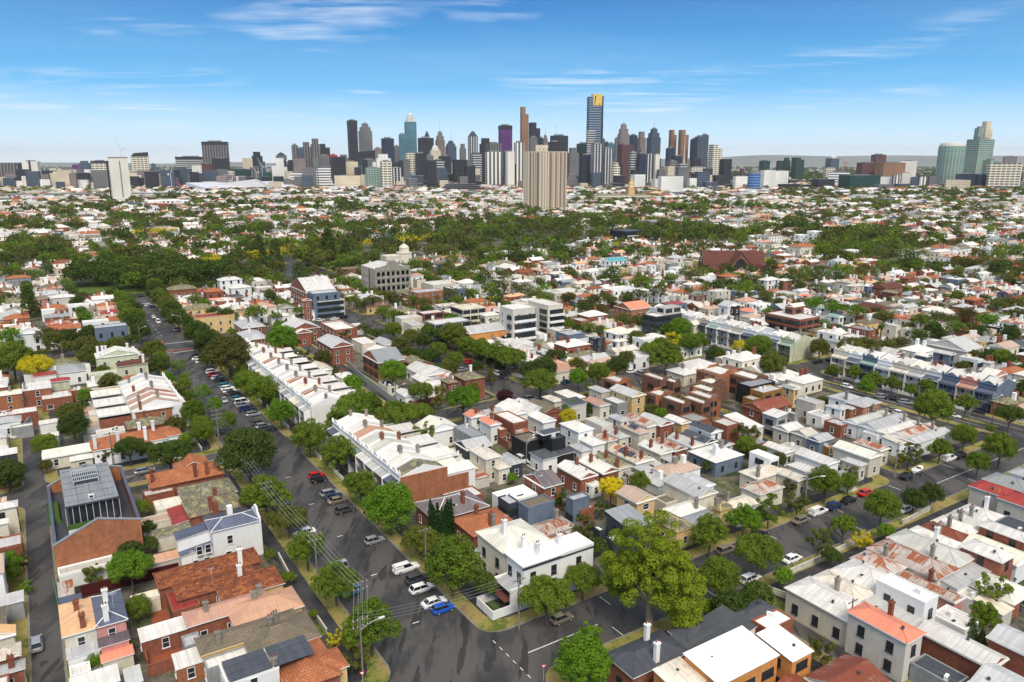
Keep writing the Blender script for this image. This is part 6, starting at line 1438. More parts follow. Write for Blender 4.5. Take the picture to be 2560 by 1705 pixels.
# pencil cypresses
for i,(x,y0,y1) in enumerate([(1372,255,470),(1395,270,480),(1425,265,500),(1455,300,500),(1478,230,480),(1497,270,480),(1520,255,470)]):
 z=0.2; X,Y=G(x,y1+60,0,'B2'); tp=9.0+R.uniform(-.8,.8)
 o=tree_at(X,Y,tp,tp/2,'column','cypress','pencil cypress, %s from left in the clump by the brick house'%ordn(i+1),var=i%3,group='pencil cypresses',name='cypress')
for i,(x,y) in enumerate([(1508,1470),(1545,1460),(1712,1400),(1788,1395)]):
 X,Y=G(x,y,1.5,'M2'); tree_at(X,Y,5,2.5,'column','cypress','small pencil cypress, %s from left by the brick side wall'%ordn(i+1),var=i%3,group='small cypresses',name='cypress')
# mid distance named trees (upper strip of the picture)
UT=[('U1',240,650,110,'cone','dark','dark conifer beside the white roofed villa',16),('U1',450,360,60,'cone','dark','small dark cypress by the grand villa',9),('U2',90,210,110,'cone','dark','dark araucaria at left of the park',22),('U2',225,250,100,'cone','dark','second dark araucaria by the park',20),('U2',670,180,90,'cone','dark','tall dark araucaria left of the cupola tower',26),('U2',820,240,110,'cone','dark','dark pine left of the cupola tower',20),('U2',1960,300,55,'cone','dark','pencil cypress by the park terraces',14),('U1',1300,480,0,'','','',0)]
for c,x,y,w,kd,lf,lb,hh in UT:
 if not kd: continue
 X,Y=G(x,y,hh*.5,c); tree_at(X,Y,hh,hh/2,kd,lf,lb,var=1,name='conifer')
# palms
def palm(c,x,y,hh,lb):
 X,Y=G(x,y,hh,c); o=thing('palm_tree',lb,'palm tree',(X,Y,0));
 part('trunk',MB().lathe(0,0,[(.45,0),(.32,1.5),(.27,hh-.6),(.4,hh)],10),[BARK],o)
 m_=MB(); rg=random.Random(len(lb))
 for k in range(44):
  a_=rg.uniform(0,6.28); e_=rg.uniform(-.9,1.2); L_=rg.uniform(2.0,2.9); p=[0,0,hh]; prev=None
  for s_ in range(6):
   t_=s_/5; ee=e_-t_*1.3; rr=L_/5
   q=(p[0]+math.cos(a_)*math.cos(ee)*rr,p[1]+math.sin(a_)*math.cos(ee)*rr,p[2]+math.sin(ee)*rr); wv=.34*(1-t_*.75)
   sx_,sy_=-math.sin(a_)*wv,math.cos(a_)*wv
   if s_: m_.poly([(p[0]-sx_,p[1]-sy_,p[2]-.1),(p[0],p[1],p[2]),(q[0],q[1],q[2]),(q[0]-sx_*.8,q[1]-sy_*.8,q[2]-.1)]).poly([(p[0],p[1],p[2]),(p[0]+sx_,p[1]+sy_,p[2]-.1),(q[0]+sx_*.8,q[1]+sy_*.8,q[2]-.1),(q[0],q[1],q[2])])
   p=list(q)
 part('fronds',m_,[LM['palm']],o)
palm('M3',880,70,11.5,'tall fan palm with thick bare trunk near the excavator'); palm('U3',410,680,12,'fan palm beside the silver grey apartments'); palm('U4',1160,840,9,'feathery palm by the cream apartment block'); palm('U4',2140,630,6,'wide date palm at the right'); palm('M2',1390,150,6.5,'date palm among the shop street trees'); palm('M1',700,680,4.5,'small palm in the left yards'); palm('U1',1310,480,8,'date palm by the round garden'); palm('U4',610,420,6,'date palm near the road by the church'); palm('B2',160,290,3.2,'small dry palm on the left verge')
# round garden fig trees and other park trees: individual until about 300 trees stand, the rest one wood
ntree=sum(1 for o in THINGS if o['category'] in('tree','shrub','palm tree'))
print('named trees',ntree)
CAND=[]
for _ in range(85):
 a_=R.uniform(0,6.28); q=math.sqrt(R.random()); X=gc[0]+50*q*math.cos(a_)+5; Y=gc[1]+4+34*q*math.sin(a_); CAND.append((math.hypot(X,Y),X,Y,R.uniform(11,17),'fig'))
for u,v_ in YARD_T:
 X,Y=g2w(u,v_)
 d_=math.hypot(X,Y); q_=2.6 if d_<260 else 1
 if inview(X,Y) and not overlaps(u-q_,u+q_,v_-q_,v_+q_,0): CAND.append((d_,X,Y,R.uniform(4,6 if d_<260 else 9),'yard'))
for u0,u1,v0,v1 in BLOCKS:
 if v0<203 and u1<330: continue
 for uu,dirv in ((u0+2,1),(u1-2,1)):
  v_=v0+5
  while v_<v1-4:
   X,Y=g2w(uu,v_)
   if inview(X,Y) and not(50<uu<64 and v_<320) and not(30<uu<42 and v_<320) and R.random()<.95: CAND.append((math.hypot(X,Y),X,Y,R.uniform(7,12),'kerb'))
   v_+=R.uniform(8,14)
 for vv_ in (v0+2,v1-2):
  u_=u0+6
  while u_<u1-6:
   X,Y=g2w(u_,vv_)
   if inview(X,Y) and R.random()<.92: CAND.append((math.hypot(X,Y),X,Y,R.uniform(7,12),'kerb'))
   u_+=R.uniform(9,15)
for u0,u1 in ((-120,37),(60,122),(144,208)):
 u_=u0
 while u_<u1: X,Y=g2w(u_,337); CAND.append((math.hypot(X,Y),X,Y,R.uniform(5,9),'median')); u_+=R.uniform(8,13)
CAND=[q for q in CAND if q[0]<900]; CAND.sort()
WOOD_T=[]
room=300-ntree
for d,X,Y,w_,kd in CAND:
 u,v_=w2g(X,Y)
 if kd!='fig' and in_park(X,Y) or (kd=='kerb' and 224<u<252 and v_<178): continue
 if kd!='fig' and (X-gc[0])**2/2600+(Y-gc[1])**2/1500<1: continue
 if kd=='fig': lf='dark'; sh='broad'
 else: lf=R.choice(['street','street','olive','dark','bright','olive','dark','bronze']); sh=R.choice(['round','multi','broad','round'])
 if kd=='yard' and R.random()<.05: lf='yellow'
 if room>0:
  room-=1; sn=clip(nearest_short(u,v_))
  cl_={'dark':'dark green','street':'green','olive':'olive green','bright':'bright green','bronze':'bronze green','yellow':'yellow'}[lf]
  pl='dark fig tree in the round garden' if kd=='fig' else '%s %s near the %s'%(cl_,{'yard':'yard tree','kerb':'street tree','median':'median tree'}[kd],sn)
  tree_at(X,Y,w_,w_*.62,sh,lf,pl,var=R.randint(0,2),zs=R.uniform(.8,1.05),hi=d<330,group='trees of the middle blocks',name='tree')
 else: WOOD_T.append((X,Y,w_,lf))
# far trees: one mass
for pl in PARKW:
 xs=[p[0] for p in pl]; ys=[p[1] for p in pl]; area=(max(xs)-min(xs))*(max(ys)-min(ys))
 for _ in range(int(min(480,area/165))):
  X,Y=R.uniform(min(xs),max(xs)),R.uniform(min(ys),max(ys))
  if inside(X,Y,pl) and inview(X,Y): WOOD_T.append((X,Y,R.uniform(9,17),R.choice(['dark','dark','street','olive','street','olive','bronze'])))
for _ in range(1500):
 Y=450+2650*R.random()**1.05; X=R.uniform(-1,1)*(Y*.72+50); k=R.choice([2,4,6,9,14]); ang=GA+R.choice([0,0,math.pi/2]); L_=R.uniform(15,60); w0=R.uniform(8,13); lf0=R.choice(['dark','dark','olive','street','olive','bronze','street'])
 if Y<900 and -420<w2g(X,Y)[0]<520 and w2g(X,Y)[1]<800 and R.random()<.6: continue
 for j in range(k):
  t_=R.uniform(-1,1)*L_; s_=R.gauss(0,6); x_,y_=X+math.cos(ang)*t_-math.sin(ang)*s_,Y+math.sin(ang)*t_+math.cos(ang)*s_
  if inview(x_,y_): WOOD_T.append((x_,y_,w0*R.uniform(.7,1.35),lf0 if R.random()<.7 else R.choice(['dark','olive','street'])))
for _ in range(1700):
 Y=450+2500*R.random(); X=R.uniform(-1,1)*(Y*.72+50)
 if inview(X,Y): WOOD_T.append((X,Y,R.uniform(6,11),R.choice(['dark','olive','street'])))
for p0,p1,n_,lf in (((450,655),(800,612),26,'yellow'),((880,600),(1120,590),22,'yellow'),((310,580),(430,572),9,'yellow'),((1880,520),(1960,515),4,'yellow'),((2480,500),(2560,508),7,'yellow'),((2020,590),(2080,580),4,'yellow'),((1300,525),(1400,520),3,'yellow')):
 for k in range(n_):
  t_=R.random(); X,Y=G(p0[0]+(p1[0]-p0[0])*t_,p0[1]+(p1[1]-p0[1])*t_,8); WOOD_T.append((X+R.uniform(-6,6),Y+R.uniform(-6,6),R.uniform(8,12),lf))
for _ in range(1500):                       # botanic belt of dark trees far right, and along the river
 x=R.uniform(1820,2560); y=R.uniform(436,462); X,Y=G(x,y); WOOD_T.append((X+R.uniform(-20,20),Y+R.uniform(-40,40),R.uniform(14,26),'dark'))
for _ in range(500):
 x=R.uniform(1950,2560); y=R.uniform(470,500); X,Y=G(x,y); WOOD_T.append((X,Y,R.uniform(10,18),R.choice(['dark','olive'])))
for _ in range(2000):
 Y=R.uniform(3200,12000); X=R.uniform(-1,1)*Y*.75; WOOD_T.append((X,Y,R.uniform(18,50),R.choice(['dark','olive'])))
def wood(name,items,lf):
 rg=np.random.default_rng(len(items)); Vs=[]
 base={}
 for k,nl in ((-1,1300),(0,420),(1,150),(2,48),(3,16)):
  L,Rr=crown_lobes('multi' if k<0 else 'round' if k<2 else 'bush',k+4); me,V=leaf_mesh('tmp',L,Rr,nl,{-1:.034,0:.052,1:.085,2:.15,3:.26}[k],LM[lf],k+9); bpy.data.meshes.remove(me); base[k]=V
 for X,Y,w_ in items:
  k=-1 if Y<400 else 0 if Y<620 else 1 if Y<1100 else 2 if Y<2200 else 3
  a_=rg.uniform(0,6.28); c_,s_=math.cos(a_),math.sin(a_); V=base[k]*w_*np.array([1,1,rg.uniform(.75,1.1)])
  V=np.stack([V[:,0]*c_-V[:,1]*s_+X,V[:,0]*s_+V[:,1]*c_+Y,V[:,2]+w_*(.55 if k<3 else .3)],1); Vs.append(V)
 V=np.concatenate(Vs).astype(np.float32); nf=len(V)//4
 me=bpy.data.meshes.new(name); me.vertices.add(len(V)); me.vertices.foreach_set('co',V.ravel()); me.loops.add(nf*4); me.loops.foreach_set('vertex_index',np.arange(nf*4,dtype=np.int32))
 me.polygons.add(nf); me.polygons.foreach_set('loop_start',np.arange(0,nf*4,4,dtype=np.int32)); me.polygons.foreach_set('loop_total',np.full(nf,4,dtype=np.int32)); me.materials.append(LM[lf]); me.update()
 o=link(name,me); o['kind']='stuff'; o['label']='%s crowns of the far suburb trees'%{'dark':'dark green','olive':'olive green','street':'mid green','bronze':'bronze','yellow':'yellow blossoming','bright':'bright green'}[lf]; print(name,len(items),nf)
for lf,nm in (('dark','dark_far_trees'),('olive','olive_far_trees'),('street','green_far_trees'),('bronze','bronze_far_trees'),('yellow','yellow_far_trees'),('bright','bright_far_trees')):
 it=[(a_,b_,c_) for a_,b_,c_,l_ in WOOD_T if l_==lf and not (l_!='yellow' and False)]
 if it: wood(nm,it,lf)
# ------------------------------------------------------------------ vehicles
def car_paint(nm,c,met=0.0): return plain(nm,c,.28,.6,met)
CPT={'w':car_paint('white_car_paint',(.82,.82,.82)),'s':car_paint('silver_car_paint',(.42,.43,.45),.5),'g':car_paint('dark_grey_car_paint',(.07,.07,.08),.3),'k':car_paint('black_car_paint',(.012,.012,.016)),'b':car_paint('bright_blue_car_paint',(.01,.10,.50)),'n':car_paint('navy_car_paint',(.01,.03,.10)),'r':car_paint('red_car_paint',(.60,.01,.015)),'t':car_paint('champagne_car_paint',(.36,.30,.23),.5),'q':car_paint('teal_car_paint',(.02,.20,.33)),'y':car_paint('yellow_truck_paint',(.80,.48,.02))}
CN={'w':'white','s':'silver','g':'dark grey','k':'black','b':'bright blue','n':'navy','r':'red','t':'champagne','q':'teal blue','y':'yellow'}
TYRE=plain('tyre_rubber',(.02,.02,.02),.8); RIM=plain('alloy_rim',(.45,.46,.48),.35,.5,.5); HL=plain('headlight_lens',(.75,.75,.72),.15,.6); TLm=plain('tail_light_lens',(.45,.01,.01),.25,.5); CG=plain('car_glass',(.015,.018,.022),.06,.8)
PROF={'sedan':(4.6,.98,[-1.75,-1.15,.45,1.15],1.42),'hatch':(4.1,.98,[-1.85,-1.55,.25,.95],1.48),'suv':(4.6,1.12,[-2.1,-1.8,.35,1.05],1.68),'wagon':(4.8,1.0,[-2.2,-1.75,.35,1.1],1.5),'ute':(5.2,1.15,[-2.4,-2.25,.5,1.2],1.8),'van':(4.7,1.15,[-2.2,-2.1,.95,1.7],1.95)}
CM={}
def carmesh(ty,col):
 if (ty,col) in CM: return CM[(ty,col)]
 L,bz,cab,top=PROF[ty]; hw=.9
 st=[(-L/2,.42,.72*bz,.74),(-L/2+.12,.30,.93*bz,.84),(-L/2+.7,.24,bz,hw),(-.9,.22,bz+.02,hw+.02),(.4,.22,bz,hw+.02),(L/2-1.25,.24,bz-.04,hw),(L/2-.45,.26,bz-.17,.86),(L/2-.1,.32,bz-.30,.76),(L/2,.42,bz-.42,.66)]
 m=MB(); rings=[]
 for x,z0,z1,w_ in st:
  zm=(z0+z1)*.52; ring=[(x,-w_*.9,z0),(x,-w_,zm-.08),(x,-w_*.985,zm+.12),(x,-w_*.90,z1-.05),(x,-w_*.72,z1),(x,w_*.72,z1),(x,w_*.90,z1-.05),(x,w_*.985,zm+.12),(x,w_,zm-.08),(x,w_*.9,z0)]
  b0=len(m.v); m.v+=ring; rings.append(b0)
 n_=10
 for a_,b_ in zip(rings[:-1],rings[1:]):
  for i in range(n_):
   j=(i+1)%n_; m.f.append((a_+i,b_+i,b_+j,a_+j)); m.m.append(0)
 m.f.append(tuple(rings[0]+i for i in range(n_))); m.m.append(0); m.f.append(tuple(rings[-1]+n_-1-i for i in range(n_))); m.m.append(0)
 body=m.mesh('body',[CPT[col]],False)
 c=MB(); a0,a1,a2,a3=cab; b=.80; t_=.62; zb=bz-.02
 c.hexa([(a0,-b,zb),(a3,-b,zb),(a3,b,zb),(a0,b,zb),(a1,-t_,top),(a2,-t_,top),(a2,t_,top),(a1,t_,top)],0)
 cabin=c.mesh('cabin',[CG])
 r=MB(); r.hexa([(a1-.05,-t_-.02,top+.003),(a2+.03,-t_-.02,top+.003),(a2+.03,t_+.02,top+.003),(a1-.05,t_+.02,top+.003),(a1+.1,-t_+.08,top+.06),(a2-.1,-t_+.08,top+.06),(a2-.1,t_-.08,top+.06),(a1+.1,t_-.08,top+.06)],0)
 for s_ in (-1,1):
  for (xa,xb) in ((a0,a1),(a3,a2),((a0+a3)/2-.05,(a1+a2)/2-.05)): r.tube((xa,s_*(b+.005),zb),(xb,s_*(t_+.01),top),.045,n=4)
 if ty=='ute': r.box(-2.5,-.85,-.84,.84,zb,zb+.5,0)
 roof=r.mesh('roof',[CPT[col]])
 wl=MB().tube((0,-.11,0),(0,.11,0),.33,n=14,m=0).tube((0,-.125,0),(0,.125,0),.20,n=10,m=1).mesh('wheel',[TYRE,RIM])
 hl=MB().box(-.06,.03,-.2,.2,-.07,.08,0).mesh('headlight',[HL]); tl=MB().box(-.03,.05,-.15,.15,-.1,.1,0).mesh('tail_light',[TLm])
 CM[(ty,col)]=(body,cabin,roof,wl,hl,tl,L,bz); return CM[(ty,col)]
def car(X,Y,ang,ty,col,label,group=None):
 body,cabin,roof,wl,hl,tl,L,bz=carmesh(ty,col)
 o=thing('parked_car',label,'car',(X,Y,.0),ang,group)
 link('body',body,o); link('cabin',cabin,o); link('roof',roof,o)
 for x in (-L*.29,L*.31):
  for y in (-.80,.80): link('wheel',wl,o,(x,y,.33))
 for y in (-.58,.58): link('headlight',hl,o,(L/2-.10,y,bz-.40)); link('tail_light',tl,o,(-L/2+.06,y,bz-.26))
 return o
AV='angle parked on the right side of the avenue'
def C(c,x,y,col,ty,ang,label,group=None):
 X,Y=G(x,y,.75,c); return car(X,Y,GA+ang,ty,col,label,group)
pi=math.pi
CL=[('B2',1455,1010,'b','hatch',0,'bright blue hatchback'),('B2',1390,965,'w','sedan',0,'white sedan beside the bright blue hatchback'),('B2',1300,860,'w','wagon',0,'white station wagon'),('B2',1265,793,'g','suv',0,'dark grey four wheel drive with roof rails'),('B2',1180,712,'w','ute',0,'white utility with canopy'),('B2',945,503,'s','hatch',0,'silver rounded small car alone'),
('B2',728,275,'g','wagon',0,'dark grey wagon, lowest of a group of four'),('B2',668,205,'t','sedan',0,'champagne old sedan between grey and navy cars'),('B2',640,178,'n','hatch',0,'navy small car between two pale cars'),('B2',615,150,'s','wagon',0,'silver wagon, top of a group of four'),('B2',528,48,'k','hatch',0,'black hatchback below the red car'),('B2',515,20,'r','hatch',0,'bright red hatchback beside black one'),
('M1',2245,908,'g','wagon',0,'dark silver wagon, lowest of three'),('M1',2215,885,'s','wagon',0,'silver wagon, middle of three'),('M1',2180,860,'g','wagon',0,'grey wagon, top of three'),('M1',2135,785,'s','wagon',0,'silver wagon standing alone below the navy car'),('M1',2070,745,'n','suv',0,'navy four wheel drive'),('M1',2045,712,'s','suv',0,'silver four wheel drive beside the white van'),('M1',2035,688,'w','van',0,'white van'),('M1',2000,655,'q','hatch',0,'teal hatchback'),
('M1',1950,608,'g','sedan',0,'grey sedan below white wagons'),('M1',1935,590,'w','wagon',0,'white wagon, second of a pair'),('M1',1915,568,'w','wagon',0,'white wagon, first of a pair'),('M1',1895,545,'q','wagon',0,'blue wagon at the top of its cluster'),('M1',1860,500,'k','suv',0,'black four wheel drive under the bronze tree'),('M1',1825,480,'w','hatch',0,'white hatchback under the bronze tree'),('M1',1800,455,'r','hatch',0,'red hatchback between white cars'),('M1',1785,432,'w','suv',0,'white four wheel drive by the bronze tree'),
('M1',1690,345,'w','hatch',0,'small white hatchback near the crossing'),('M1',1665,320,'w','sedan',0,'white sedan near the crossing'),('M1',1645,298,'k','sedan',0,'black sedan nearest the crossing')]
for c,x,y,col,ty,a_,lb in CL: C(c,x,y,col,ty,a_,lb+(', '+AV if len(lb.split())<7 else ' on the avenue'),'cars angle parked on the right of the avenue')
CL=[('M1',1885,668,'s','sedan',-pi/2,'silver sedan driving along the middle of the avenue'),('B2',420,445,'w','sedan',pi,'white sedan parked under trees on the left of the avenue'),('B2',265,258,'g','sedan',pi,'grey coupe parked on the left of the avenue'),('B2',655,720,'s','van',pi,'silver car between the left verge trees'),('B2',780,880,'q','hatch',pi,'blue car under the low left verge tree'),('M1',1880,935,'k','suv',pi,'dark car under the tree at the side street corner'),
('B1',272,1275,'s','suv',pi/2,'silver car parked at the bottom of the left lane'),('M1',1215,1262,'s','wagon',0,'silver wagon on the left cross street'),('M1',165,965,'w','sedan',.5,'white car beside the pale garage at left'),
('B3',490,1085,'t','hatch',0,'champagne coupe parked beneath the white corner house'),('B3',1722,578,'t','suv',0,'champagne car on the side street kerb behind gum tree'),('B3',1900,788,'w','wagon',0,'white wagon at the side street kerb right of gum tree'),('B3',1960,460,'k','sedan',0,'black car half hidden behind the wide street tree'),
('B4',360,640,'w','sedan',0,'white sedan beside the grass verge of the side street'),('B4',425,353,'t','sedan',0,'champagne sedan on the far kerb of the side street'),('B4',555,290,'w','ute',0,'white utility with canopy on the side street'),('B4',675,248,'n','suv',0,'navy four wheel drive on the side street'),('B4',785,203,'k','sedan',0,'black sedan beside the navy four wheel drive'),('B4',910,148,'r','sedan',0,'red sports sedan on the side street'),('B4',1205,270,'w','sedan',0,'white sedan beyond the dense round tree'),('B4',1215,25,'k','hatch',0,'black hatchback at the lane corner of side street'),
('M4',1725,1158,'w','ute',0,'white utility near the boulevard end of side street'),('M4',1820,1132,'k','suv',0,'black car near the boulevard end of side street'),('M4',1370,1308,'k','hatch',0,'black small car below the boat trailer'),
('M4',530,470,'s','suv',pi*.75,'silver car turning at the boulevard junction'),('M4',625,348,'k','suv',0,'black car by the pale green terrace wall'),('M4',730,325,'k','sedan',0,'dark car at the corner by the decorated terraces'),('M4',868,555,'w','hatch',-pi/2,'white car parked before the decorated terraces'),('M4',1165,640,'s','wagon',-pi/2+.5,'silver car, first of three before the decorated terraces'),('M4',1250,655,'k','sedan',-pi/2+.5,'black sedan, second of three before the decorated terraces'),('M4',1368,688,'s','wagon',-pi/2+.5,'silver wagon, third of three before the decorated terraces'),('M4',1310,782,'w','hatch',-pi/2,'white car opposite the decorated terraces'),('M4',1755,797,'w','sedan',-pi/2+.4,'white sedan right of the largest boulevard tree'),('M4',1255,755,'t','sedan',-pi/2,'pale car opposite the decorated terraces'),
('M4',1380,165,'k','sedan',0,'black car at the end of the right hand street'),('M4',1240,197,'k','sedan',0,'dark car on the right hand street, second'),('M4',1120,230,'w','sedan',0,'white car on the right hand street'),('M4',1055,242,'k','hatch',0,'dark hatchback on the right hand street'),('M4',1455,222,'w','suv',0,'white car nearest the grey long roof'),('M4',1520,208,'w','hatch',0,'second white car by the grey long roof'),
('M3',1680,220,'n','sedan',.6,'navy car parked in the curved street bay'),('M3',1715,228,'w','sedan',.6,'white car parked in the curved street bay'),('M3',1775,240,'s','wagon',.6,'silver car parked in the curved street bay'),('M3',2080,325,'s','suv',0,'silver car before the grey terraces'),('M3',1185,395,'w','wagon',0,'white wagon by the tall stepped parapet building'),('M3',1140,428,'w','hatch',0,'white car near the curved gable townhouses'),('M3',1205,445,'s','suv',pi/2,'silver car near the curved gable townhouses'),('M3',293,657,'s','suv',0,'silver four wheel drive on the cross street'),('M3',70,475,'g','suv',-pi/2,'dark grey car in the shop street row'),('M3',20,450,'w','suv',-pi/2,'white car in the shop street row'),('M3',220,1170,'w','suv',-pi/2,'white car parked by the black modern house'),('M3',310,1228,'w','hatch',-pi/2,'white hatchback by the dark pyramid roofed cottage'),('M3',150,1120,'k','sedan',-pi/2,'black car parked by the black modern house'),('M3',590,515,'n','sedan',0,'dark car by the bright street tree'),
('M2',1745,400,'r','hatch',0,'red hatchback parked in the back street'),('M2',1855,345,'r','hatch',0,'red car across the back street'),('M2',1480,285,'r','hatch',0,'red car under the shop street trees'),('M2',1560,320,'w','sedan',0,'white car under the shop street trees'),('M2',1520,305,'w','hatch',0,'second white car under the shop street trees'),('M2',1630,352,'n','hatch',0,'navy car under the shop street trees'),('M2',1690,380,'w','suv',0,'white four wheel drive by the red hatchback'),('M2',1420,250,'s','suv',0,'silver car under the shop street trees'),('M2',1800,412,'s','sedan',0,'silver sedan next to the red hatchback'),('M2',1370,230,'w','hatch',0,'small white car at the shop street kerb'),('M2',45,785,'s','wagon',0,'silver estate at the near avenue right edge'),
('U1',1330,820,'w','van',-pi/2,'white van driving on the far avenue'),('U1',1290,778,'w','sedan',pi/2,'white car driving on the far avenue'),('U1',1498,885,'s','suv',0,'silver car by the crossing lamp'),('U1',1232,665,'s','suv',0,'first silver car parked on the far avenue'),('U1',1250,680,'w','hatch',0,'white car parked on the far avenue'),('U1',1275,692,'n','hatch',0,'navy car parked on the far avenue'),('U1',1100,605,'k','sedan',0,'black car at the round garden road, left'),('U1',1175,603,'k','sedan',0,'black car at the round garden road, right'),('U1',655,460,'r','sedan',.2,'red car on the curved road'),('U1',620,465,'k','sedan',.2,'black car behind the red one on the curved road'),('U1',508,495,'n','suv',.3,'dark blue car on the curved road'),('U1',562,530,'n','suv',1.0,'blue car by the round garden verge'),('U1',800,412,'k','suv',.8,'black car north of the round garden'),('U1',840,412,'g','sedan',.8,'grey car north of the round garden'),('U1',775,284,'w','sedan',.3,'white car turning at the far junction'),('U1',880,295,'w','suv',pi/2,'white car on the distant road'),('U1',905,315,'s','suv',pi/2,'silver car on the distant road'),('U1',410,855+160/3.4,'w','van',.2,'white van at the left boulevard kerb'),
('U2',1210,735,'w','van',.3,'white van before the arcaded hotel'),('U2',1165,735,'r','hatch',.3,'red car before the arcaded hotel'),('U2',1265,715,'r','hatch',.3,'maroon car before the arcaded hotel'),('U2',810,780,'k','suv',.3,'black car on the shop street'),('U2',1100,740,'k','sedan',.3,'dark car before the arcaded hotel'),('U2',730,795,'w','sedan',.3,'white car on the shop street'),('U2',610,805,'w','hatch',.3,'white hatchback at the shop street end'),('U2',1450,700,'w','van',.3,'white van beyond the arcaded hotel'),('U2',1590,415,'k','sedan',1.2,'black car by the pink roofed terrace'),('U2',1625,432,'s','sedan',1.2,'silver car by the pink roofed terrace'),('U2',1660,440,'s','suv',1.2,'grey car by the pink roofed terrace'),
('U3',700,835,'s','sedan',.3,'silver car by the fan palm'),('U3',750,848,'k','hatch',.3,'dark car by the fan palm'),('U3',1180,880,'w','van',.3,'white van behind the white terrace chimneys'),('U4',765,685,'w','hatch',.3,'white car by the pale green roofs'),('U4',810,688,'k','hatch',.3,'black car by the pale green roofs'),('U4',672,262,'r','hatch',.3,'red car under the far right trees')]
for q in CL: C(*q)
def small_vehicles():
 X,Y=G(1465,1258,1.0,'M4')        # boat on trailer
 o=thing('boat_on_trailer','small pale boat on a trailer at the side street kerb','boat',(X,Y,0),GA+.15)
 m=MB(); st=[(-2.4,.75,.7),(-1,.95,.6),(.8,.9,.6),(2.0,.5,.75),(2.7,.06,1.15)]
 for (x0,w0,z0),(x1,w1,z1) in zip(st[:-1],st[1:]):
  for s_ in (-1,1): m.poly([(x0,s_*w0,1.35),(x1,s_*w1,1.4),(x1,s_*w1*.3,z1),(x0,s_*w0*.3,z0)]).poly([(x0,s_*w0,1.35),(x1,s_*w1,1.4),(x1,s_*w1*.8,1.2),(x0,s_*w0*.8,1.15)])
  m.poly([(x0,-w0*.8,1.15),(x1,-w1*.8,1.2),(x1,w1*.8,1.2),(x0,w0*.8,1.15)])
 m.poly([(-2.4,-.75,1.35),(-2.4,.75,1.35),(-2.4,.2,.7),(-2.4,-.2,.7)])
 part('hull',m,[WM['w']],o); part('windscreen',MB().hexa([(.3,-.6,1.2),(.4,-.6,1.2),(.4,.6,1.2),(.3,.6,1.2),(.0,-.5,1.75),(.05,-.5,1.75),(.05,.5,1.75),(.0,.5,1.75)]),[CG],o)
 part('trailer',MB().box(-2.4,3.2,-.06,.06,.45,.55).box(-.6,-.5,-1,1,.45,.52),[GAL],o)
 for s_ in(-1,1): link('wheel',carmesh('hatch','w')[3],o,(-.5,s_*1.0,.33))
 X,Y=G(905,850,1.6,'M2')          # yellow truck
 o=thing('yellow_truck','yellow truck half hidden by trees on the cross street','truck',(X,Y,0),GA)
 part('load_body',MB().box(-3.4,1.2,-1.15,1.15,.9,3.2),[CPT['y']],o)
 part('cab',MB().hexa([(1.3,-1.1,.6),(3.3,-1.1,.6),(3.3,1.1,.6),(1.3,1.1,.6),(1.3,-1.05,2.7),(2.9,-1.05,2.7),(2.9,1.05,2.7),(1.3,1.05,2.7)]),[CPT['y']],o)
 part('windscreen',MB().hexa([(3.16,-.95,1.5),(3.2,-.95,1.5),(3.2,.95,1.5),(3.16,.95,1.5),(2.95,-.9,2.5),(3.0,-.9,2.5),(3.0,.9,2.5),(2.95,.9,2.5)]),[CG],o)
 for x in(-2.4,2.2):
  for y in(-1,1): w_=link('wheel',carmesh('hatch','w')[3],o,(x,y,.45)); w_.scale=(1.35,1.2,1.35)
 X,Y=G(625,230,3,'M3')            # excavator
 o=thing('excavator','yellow excavator with raised arm on a building site','excavator',(X,Y,0),.6)
 part('tracks',MB().box(-1.6,1.6,-1.4,-.8,0,.8).box(-1.6,1.6,.8,1.4,0,.8),[TYRE],o)
 cb_=part('cab',MB().box(-1.6,1.0,-1.2,1.2,.9,1.9).box(-.2,1.0,-1.2,-.1,1.9,2.9),[CPT['y']],o)
 part('boom',MB().tube((.8,.3,1.4),(2.4,.3,5.2),.28,.22,5).tube((2.4,.3,5.2),(4.4,.3,3.4),.22,.16,5),[CPT['y']],o); part('bucket',MB().taper(4.5,.3,2.5,3.4,.5,.45,.25,.45),[CPT['y']],o)
small_vehicles()
# ------------------------------------------------------------------ street furniture
POLEM=mottled('weathered_pole_timber',(.26,.23,.20),(.17,.15,.13),1,coord='Object',streak=False); LAMPM=plain('lamp_housing',(.75,.76,.75),.4)
def pole(X,Y,h,label,arms=1,lamp=None,ang=GA):
 o=thing('power_pole',label,'power pole',(X,Y,.1),ang)
 part('shaft',MB().cyl(0,0,0,h,.17,.11,8),[POLEM],o)
 for k in range(arms): part('crossarm',MB().box(-1.25,1.25,-.06,.06,h-.5-1.1*k,h-.36-1.1*k,0),[WOOD],o)
 m=MB()
 for k in range(arms):
  for q in(-1.1,-.4,.4,1.1): m.cyl(q,0,h-.36-1.1*k,h-.16-1.1*k,.06,.04,6)
 if arms: part('insulators',m,[AC],o)
 if lamp is not None: lampA(o,h*.86,lamp)
 return o
def lampA(o,z,a_):
 c_,s_=math.cos(a_),math.sin(a_); m=MB(); p=(0,0,z-.6)
 for k in range(1,5): q=(c_*k*.75,s_*k*.75,z-.6+.9*math.sin(k/4*1.5)); m.tube(p,q,.05,.045,6); p=q
 part('lamp_arm',m,[GAL],o); part('lamp_head',MB().box(-.45,.45,-.16,.16,-.08,.08,0),[LAMPM],o,(p[0]+c_*.35,p[1]+s_*.35,p[2]),a_)
PP={}
